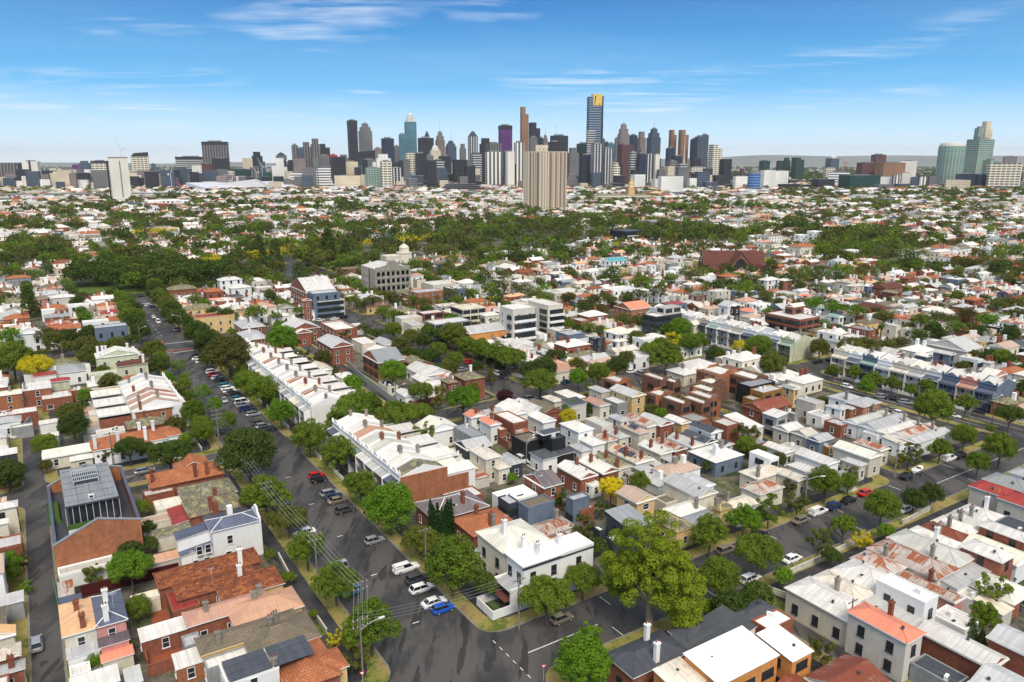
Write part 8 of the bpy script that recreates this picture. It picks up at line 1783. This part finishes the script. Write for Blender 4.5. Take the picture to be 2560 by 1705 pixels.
('S4',1155,1260,545,2300,'wh','pale apartment block, first in right row',dict(dr=.5)),('S4',1255,1345,528,2280,'wv','pale apartment block, second in right row',dict(dr=.5)),('S4',1335,1412,512,2270,'cc','pale apartment block, tallest in right row',dict(dr=.5)),('S4',1408,1480,548,2260,'bl','pale apartment block, fourth in right row',dict(dr=.5)),('S4',1475,1545,545,2250,'wv','pale apartment block, fifth in right row',dict(dr=.5)),('S4',1540,1640,545,2280,'gr','pale apartment block, last in right row',dict(dr=.5)),
('S4',1670,1876,256,2300,'aq','round teal balcony tower',dict(top='round')),('S4',1905,2108,228,2400,'aq','stepped teal tower, lower body',dict(dr=.7)),('S4',1932,2000,135,2430,'aq','stepped teal tower, middle shoulder',dict()),('S4',1985,2084,78,2450,'be','stepped teal tower, tall beige top',dict(top='step')),('S4',2030,2140,405,2380,'aq','teal side tower beside the stepped one',dict()),('S4',1805,1950,520,2200,'nv','dark navy office before teal towers, left',dict(dr=.5)),('S4',1945,2057,525,2190,'nv','dark navy office before teal towers, right',dict(dr=.5)),('S4',1718,1908,572,2000,'be','cream brown flats before the round tower',dict(dr=.4)),('S4',2092,2352,432,2150,'cb','wide beige grid office at the right edge',dict(dr=.6)),('S4',2200,2300,375,3600,'pg','pinkish far block at right',dict())]
for c,x0,x1,yt,d,fm,lb,kw in CT:
 if fm in FM: city(c,x0,x1,yt,d,fm,lb,**{**dict(ang=R.choice([.3,.4,.25]) if 'S4' not in c else R.choice([-.35,.35,.3])),**kw})
# tall blue tower with the gold crown
def gold_tower():
 D_=2550; b_=(220+50/3.364)-852.5; H_=CH-D_*(b_*CP+F*SP)/(F*CP-b_*SP)
 d=D_*CP; k=d/F/3.364; xm=(827/3.364+1240-1280)/F*d
 o=thing('gold_crowned_tower','tallest blue glass tower with gold crown and red stripe','tower',(xm,D_+20,0),.12)
 w_=118*k; x=w_/2; y=x*.8
 zc=lambda yy: CH-D_*(((220+yy/3.364)-852.5)*CP+F*SP)/(F*CP-((220+yy/3.364)-852.5)*SP)
 part('shaft',MB().box(-x,x,-y,y,0,zc(70),0,1),[FM['eu'],ROOFG],o)
 part('dark_edge',MB().box(x-.12*w_,x+.6,-y-.6,y,0,zc(66),0),[FM['nv']],o)
 part('gold_crown',MB().box(-x+.27*w_,x-.1*w_,-y-1.6,y*.9,zc(146),H_,0),[FM['go']],o)
 part('crown_slit',MB().hexa([(-x+.36*w_,-y-1.9,zc(140)),(-x+.40*w_,-y-1.9,zc(140)),(-x+.40*w_,-y-1.62,zc(140)),(-x+.36*w_,-y-1.62,zc(140)),(-x+.38*w_,-y-1.9,zc(66)),(-x+.46*w_,-y-1.9,zc(66)),(-x+.46*w_,-y-1.62,zc(66)),(-x+.38*w_,-y-1.62,zc(66))],0),[FM['dk']],o)
 part('red_stripe',MB().box(x-.3*w_,x-.27*w_,-y-2.0,-y-1.61,zc(172),zc(124),0),[plain('red_stripe_paint',(.45,.02,.02),.5)],o)
 part('side_annex',MB().box(-x-.12*w_,-x+.46*w_,-y-6,-y-.6,0,zc(358),0,1).box(x+.6,x+.07*w_,-y*.6,y,0,zc(285),0,1),[FM['db'],ROOFG],o)
gold_tower()
def housing_tower():
 D_=1180; X,Y=G(1362,545); Y=D_; d=D_*CP+10; m_=d/F/3.364; H_=CH-D_*((220+532/3.364-852.5)*CP+F*SP)/(F*CP-(220+532/3.364-852.5)*SP)
 X=((232+600)/2/3.364+1240-1280)/F*d
 o=thing('public_housing_tower','tall cream concrete housing tower with brown window strips','tower',(X,Y,0),0.0); o['short']='tall cream housing tower'
 wl=145*m_; wr=228*m_; fl=30; fh=H_/fl
 def wing(x0,x1,ang,name,cols):
  p=link(name,None,o,((145-184)*m_,-6,0),0.0) if False else None
  return p
 x_c=(373-416)*m_; ends=[(-184*m_,16.0),(x_c,0.0),(184*m_,20.0)]
 def wall(p,q,lab,cols):
  dx,dy=q[0]-p[0],q[1]-p[1]; L_=math.hypot(dx,dy); a_=math.atan2(dy,dx)
  w_=part(lab,MB().box(0,L_,0,14,0,H_,0,1),[FM['cr'],ROOFG],o,(p[0],p[1],0),a_)
  rec=MB(); win=MB(); bal=MB()
  for (t0,t1,kind) in cols:
   a0,a1=t0*L_,t1*L_
   if kind=='d': rec.box(a0,a1,-.25,-.02,2,H_-1,0)
   for f in range(fl):
    z=f*fh+1.0
    if kind=='w': win.box(a0,a1,-.12,-.02,z,z+1.6,0)
    if kind=='d': bal.box(a0-.1,a1+.1,-.9,-.26,z-.5,z+.55,0)
    if kind=='p': pass
   if kind=='p': bal.box(a0,a1,-1.6,-.02,0,H_+1.2,0)
  if rec.f: part('dark_recess_strip',rec,[plain('brown_recess_'+lab,(.07,.035,.025),.8)],w_)
  if win.f: part('window_rows',win,[GLASS],w_)
  if bal.f: part('balcony_rows' if lab!='left_wing' else 'balcony_bands',bal,[FM['cr']],w_)
 wall(ends[0],ends[1],'left_wing',[(.06,.12,'w'),(.18,.24,'w'),(.36,.46,'d'),(.56,.62,'d'),(.68,.72,'w'),(.78,.92,'d')])
 wall(ends[1],ends[2],'right_wing',[(.03,.08,'w'),(.14,.17,'w'),(.24,.27,'w'),(.33,.43,'d'),(.46,.49,'w'),(.55,.62,'d'),(.65,.68,'w'),(.73,.80,'d'),(.83,.85,'w'),(.88,.95,'d')])
 part('plant_room',MB().box(-84*m_,20*m_,4,14,H_,H_+52*m_,0),[WM['y'] if False else FM['be']],o)
housing_tower()
def concrete_tower():
 D_=1460; d=D_*CP+8; m_=d/F/3.364; z=lambda yy: CH-D_*((320+yy/3.364-852.5)*CP+F*SP)/(F*CP-(320+yy/3.364-852.5)*SP)
 X=((918+1110)/2/3.364-1280)/F*d; H_=z(252)
 o=thing('concrete_apartment_tower','tall white concrete tower with crane on top at left','tower',(X,D_,0),.5); o['short']='tall white concrete tower'
 w_=142*m_; part('shaft',MB().box(-w_/2,w_/2,-8,14,0,H_,0,1),[FM['cc'],ROOFG],o)
 part('brown_cap',MB().box(-w_/2-.5,w_/2+.5,-8.5,14.5,H_,H_+1.6,0),[FM['br']],o)
 w1=MB(); w2=MB()
 for f in range(28):
  q=3+f*(H_-8)/28; w1.box(w_*.02,w_*.09,-8.12,-8.0,q,q+1.8,0); w1.box(-w_/2-.12,-w_/2,-6,12,q,q+1.5,0); w2.box(-w_/2-1.3,-w_/2-.13,-6,12,q-.9,q-.2,0)
 part('window_rows',w1,[GLASS],o); part('balconies',w2,[FM['cc']],o)
 part('rear_core',MB().box(-w_/2-4,-w_/2-1.5,8,13,0,H_*.94,0),[FM['dk']],o)
 part('podium',MB().box(-w_*.5,w_*.75,-10,-8.01,0,12,0).box(-w_*.5,w_*.75,14.1,22,0,12,0),[FM['cc']],o)
 cr=thing('tower_crane','white luffing crane standing on the white concrete tower','crane',(X+6,D_+2,H_+1.6),0)
 part('mast',MB().tube((0,0,0),(0,0,14),.5,.5,4),[FM['sl']],cr); part('jib',MB().tube((0,0,14),(-16,0,52),.55,.22,4),[FM['sl']],cr); part('counter_jib',MB().tube((0,0,14),(6,0,16),.5,.5,4).box(5,7.5,-1,1,13,16),[FM['sl']],cr)
concrete_tower()
def crane_at(c,x,yt,yb,dist,lb,col,tilt=.5,sgn=1):
 d=dist*CP; z=lambda yy: CH-dist*((CR[c][1]+yy/3.364-852.5)*CP+F*SP)/(F*CP-(CR[c][1]+yy/3.364-852.5)*SP)
 X=((x/3.364+CR[c][0])-1280)/F*d; z1,z0=z(yt),z(yb)
 o=thing('tower_crane',lb,'crane',(X,dist,max(0,z0)),0); h=z1-max(0,z0)
 part('mast',MB().tube((0,0,0),(0,0,h*.6),.9,.9,4),[col],o); part('jib',MB().tube((0,0,h*.6),(sgn*h*tilt,0,h),.8,.4,4),[col],o); part('counterweight',MB().box(-sgn*6-2,-sgn*6+2,-1.5,1.5,h*.55,h*.62).tube((0,0,h*.6),(-sgn*7,0,h*.6),.6,n=4),[col],o)
REDP=plain('red_crane_paint',(.55,.05,.03),.5); BLUP=plain('blue_crane_paint',(.03,.25,.6),.5); YELP=plain('yellow_crane_paint',(.7,.5,.05),.5)
crane_at('S1',1425,285,560,2100,'red and white crane on the low site',FM['sl'],.15); crane_at('S1',1500,440,580,2050,'red leaning crane on the low site',REDP,.5,-1); crane_at('S1',2150,300,470,2450,'white crane at stadium, left',FM['sl'],.3,-1); crane_at('S1',2200,250,430,2500,'white crane at stadium, right',FM['sl'],.2,-1)
crane_at('S2',1380,590,750,2250,'bright blue crane at the foot of cream banded tower',BLUP,.5); crane_at('S3',505,270,400,2890,'thin crane above the red sign tower',FM['sl'],.15); crane_at('S2',645,350,405,2940,'thin crane above the cluster',FM['sl'],.3,-1); crane_at('S2',1715,270,330,2990,'small crane on far tower',FM['sl'],.2,-1); crane_at('S4',845,380,500,2300,'red and white crane on the white office',REDP,.4,-1); crane_at('S1',1940,380,560,2150,'white crane by the rail shed',FM['sl'],.1)
def spire():
 dist=2500; d=dist*CP; X=((1580/3.364+1240)-1280)/F*d; z=lambda yy: CH-dist*((220+yy/3.364-852.5)*CP+F*SP)/(F*CP-(220+yy/3.364-852.5)*SP)
 o=thing('lattice_spire','white lattice spire with flared base','spire',(X,dist,0)); H_=z(410); m=MB()
 for k in range(6):
  a_=k*1.047; p=None
  for s_ in range(9):
   t_=s_/8; r=26*(1-t_)**3.2+.4; q=(r*math.cos(a_),r*math.sin(a_),H_*t_)
   if p: m.tube(p,q,.7,.6,4)
   p=q
 for s_ in range(1,7):
  t_=s_/8; r=26*(1-t_)**3.2+.4
  for k in range(6): m.tube((r*math.cos(k*1.047),r*math.sin(k*1.047),H_*t_),(r*math.cos((k+1)*1.047),r*math.sin((k+1)*1.047),H_*t_),.45,n=4)
 part('lattice',m,[FM['sl']],o); part('mast',MB().tube((0,0,H_*.7),(0,0,H_),.9,.3,5),[FM['sl']],o)
spire()
def town_hall():
 dist=1600; X,Y=G(1560,508); o=thing('town_hall','cream town hall with clock tower and long colonnade','town hall',(X,Y+20,0),.05); o['short']='cream town hall'
 part('wall',MB().box(-52,52,-10,14,0,13,0),[WM['c']],o); m=MB()
 for k in range(27): q=-51+k*102/26; m.cyl(q,-11.2,1,11.5,.7,.6,8)
 m.box(-53,53,-12.5,-9.9,11.5,13.6); part('colonnade',m,[WM['c']],o)
 w1=MB()
 for k in range(26): q=-49+k*98/25; w1.box(q-.7,q+.7,-10.08,-10.0,3,9.5,0)
 part('window_rows',w1,[GLASS],o)
 part('roof',MB().hexa([(-50,-9,13),(50,-9,13),(50,13,13),(-50,13,13),(-44,-2,17),(44,-2,17),(44,6,17),(-44,6,17)]),[RM['L']],o)
 t_=part('clock_tower',MB().box(-6,6,-6,6,13,26).box(-6.6,6.6,-6.6,6.6,26,27).box(-4.6,4.6,-4.6,4.6,27,36).taper(0,0,36,41,5,5,2.5,2.5).box(-1.8,1.8,-1.8,1.8,41,45).taper(0,0,45,50,1.8,1.8,.1,.1),[WM['y']],o,(16,0,0))
 part('clock_face',MB().tube((0,-4.75,31.5),(0,-4.62,31.5),2.1,n=16),[AC],t_)
town_hall()
def halls():
 # long white exhibition roof
 z=12
 p0=G(480,482,0); p1=G(925,470,0)
 a_=math.atan2(p1[1]-p0[1],p1[0]-p0[0]); L_=math.hypot(p1[0]-p0[0],p1[1]-p0[1])
 o=thing('exhibition_hall','very long white roofed exhibition hall before the city','exhibition hall',((p0[0]+p1[0])/2,(p0[1]+p1[1])/2+40,0),a_)
 part('wall',MB().box(-L_/2,L_/2,-40,60,0,12),[FM['dk']],o); part('roof',MB().hexa([(-L_/2-4,-52,11),(L_/2+4,-52,11),(L_/2+4,64,14),(-L_/2-4,64,14),(-L_/2-4,-52,12.5),(L_/2+4,-52,12.5),(L_/2+4,64,24),(-L_/2-4,64,24)]),[plain('pale_membrane_roof',(.62,.64,.72),.5)],o)
 X,Y=G(560,480); o=thing('rail_shed','dark wedge roofed hall left of the exhibition hall','hall',(X,Y+60,0),.15); part('wall',MB().box(-90,90,-30,40,0,12),[WM['c']],o); part('roof',MB().hexa([(-95,-34,12),(100,-34,12),(100,44,12),(-95,44,12),(-60,-20,16),(60,-10,30),(60,44,32),(-60,44,18)]),[RM['G']],o)
 X,Y=G(1165,486); o=thing('stepped_office','low dark stepped office like a ziggurat','office',(X,Y+10,0),.1); m=MB()
 for k in range(6): m.box(-75+k*5,75-k*10,-20+k*5,30,k*4.2,k*4.2+2.6,0).box(-76+k*5,76-k*10,-21+k*5,30,k*4.2+2.6,k*4.2+4.2,1)
 part('terraces',m,[FM['dk'],FM['gr']],o)
 X,Y=G(1180,500); o=thing('market_hall','white sawtooth roofed long market hall','hall',(X-110,Y+25,0),.05); m=MB().box(-95,95,-14,22,0,8,0)
 for k in range(19): q=-95+k*10; m.prism([(q,8),(q+10,8),(q+5,12)],-15,22,1)
 part('roof',m,[WM['c'],RM['W']],o)
 # elevated freeway
 p0=G(-200,500,0); p1=G(1200,490,0); o=thing('elevated_freeway','long grey elevated freeway deck crossing before the towers','freeway',(0,0,0))
 part('deck',MB().hexa([(p0[0],p0[1],9),(p1[0],p1[1],9),(p1[0],p1[1]+22,9),(p0[0],p0[1]+22,9),(p0[0],p0[1],12),(p1[0],p1[1],12),(p1[0],p1[1]+22,12),(p0[0],p0[1]+22,12)]),[CONC],o); m=MB()
 for k in range(50): t_=(k+.5)/50; X=p0[0]+(p1[0]-p0[0])*t_; Y=p0[1]+(p1[1]-p0[1])*t_; m.box(X-1.2,X+1.2,Y+6,Y+16,0,9)
 part('piers',m,[CONC],o)
 X,Y=G(400,517); o=thing('studio_building','white building with dark hexagon windows above a red strip','building',(X,Y+12,0),.05); part('wall',MB().box(-28,48,-6,12,0,11),[WM['w']],o); m=MB()
 for k in range(7):
  for r_ in range(2): m.box(-8+k*7.5+r_*3,-4+k*7.5+r_*3,-6.1,-6.0,2.5+r_*4.4,5+r_*4.4,0)
 part('window_rows',m,[GLASS],o); part('red_base',MB().box(-10,110,-12,-7,0,4),[RM['r']],o)
halls()
# low warehouses belt and more mid rise at the feet of the towers: one mass
mbs=MB(); mats2=[RM['W'],RM['G'],WM['c'],WM['k'],WM['w'],WM['a'],FM['gr'],FM['wh'],FM['be'],FM['dk'],FM['pg'],FM['bl'],RM['T']]
for _ in range(3000):
 Y=R.uniform(1250,9000) if R.random()<.55 else R.uniform(1250,2300); X=R.uniform(-1,1)*Y*.75
 big=Y<2400 and X<300
 if X>Y*.28 and Y>1900 and R.random()<.6: continue
 w_=R.uniform(10,40) if big else R.uniform(8,26); d_=R.uniform(8,26); h=R.choice([5,6,7,9,11]) if Y<2300 else R.choice([5,6,8,10,14,20])
 if not inview(X,Y,5): continue
 c_,s_=math.cos(GA),math.sin(GA); pts=[(X+a_*c_-b_*s_,Y+a_*s_+b_*c_) for a_,b_ in ((-w_/2,-d_/2),(w_/2,-d_/2),(w_/2,d_/2),(-w_/2,d_/2))]
 mbs.slab(pts,0,h,R.choice([2,2,3,4,4,5,6,7,8]),R.choice([0,0,0,0,1,1,1,5,12]))
o=part('far_low_buildings',mbs,mats2); o['kind']='stuff'; o['label']='mass of pale low buildings and warehouses beyond the suburb'
mbs=MB()
for _ in range(760):
 x=R.uniform(-50,1930)if R.random()<.85 else R.uniform(1930,2560); Y=R.uniform(2150,3000); X=(x-1280)/F*Y
 w_=R.uniform(16,40); d_=R.uniform(14,30); h=(R.uniform(14,58 if x<620 else 45) if R.random()<.7 or x<620 else R.uniform(45,95)) if x<1800 else R.uniform(10,22)
 c_,s_=math.cos(.3),math.sin(.3); pts=[(X+a_*c_-b_*s_,Y+a_*s_+b_*c_) for a_,b_ in ((-w_/2,-d_/2),(w_/2,-d_/2),(w_/2,d_/2),(-w_/2,d_/2))]
 mbs.slab(pts,0,h,R.choice([6,7,8,9,10,11,6,9,9]),1)
o=part('mid_rise_city_blocks',mbs,mats2); o['kind']='stuff'; o['label']='dense mid rise blocks at the feet of the skyline'
# hills beyond
s=NT('far_hill_scrub'); c=s.ramp(s.noise(s.coord('Object'),.0012,5,.6,False),[(.4,(.07,.09,.06)),(.6,(.14,.14,.10))]); HILL=s.out(c,.95)
m=MB(); N_=90; rr=random.Random(3); base=[0]*(N_+1)
for k in range(N_+1):
 t_=k/N_; base[k]=90+(330*min(1,max(0,(t_-.50))*5))*(.85+.15*math.sin(t_*23))+22*math.sin(t_*61)+14*math.sin(t_*97+1)
for k in range(N_):
 x0,x1=-30000+60000*k/N_,-30000+60000*(k+1)/N_
 h0,h1=max(20,base[k]),max(20,base[k+1])
 m.poly([(x0,25500,0),(x1,25500,0),(x1,27500,h1),(x0,27500,h0)]); m.poly([(x0,27500,h0),(x1,27500,h1),(x1,29500,0),(x0,29500,0)])
struct('hills',m,[HILL])
# ------------------------------------------------------------------ make every label single out one thing
from collections import defaultdict
bad=set()
g_=defaultdict(list)
for o in THINGS: g_[o['label']].append(o)
for lb,os_ in g_.items():
 if len(os_)>1:
  os_.sort(key=lambda o:o.location.length)
  for i,o in enumerate(os_):
   o['label']=(lb+', '+ordn(i+1)+' from the camera') if len((lb+' x').split())<13 else ' '.join(lb.split()[:12])+', '+ordn(i+1)+' from camera'
for o in THINGS:
 w_=o['label'].split()
 if len(w_)<4: o['label']=o['label']+' in the middle distance'
 if len(o['label'].split())>16: print('LONG',o['label'])
 if 'short' in o: del o['short']
print('things',len(THINGS),'objects',len(bpy.data.objects))
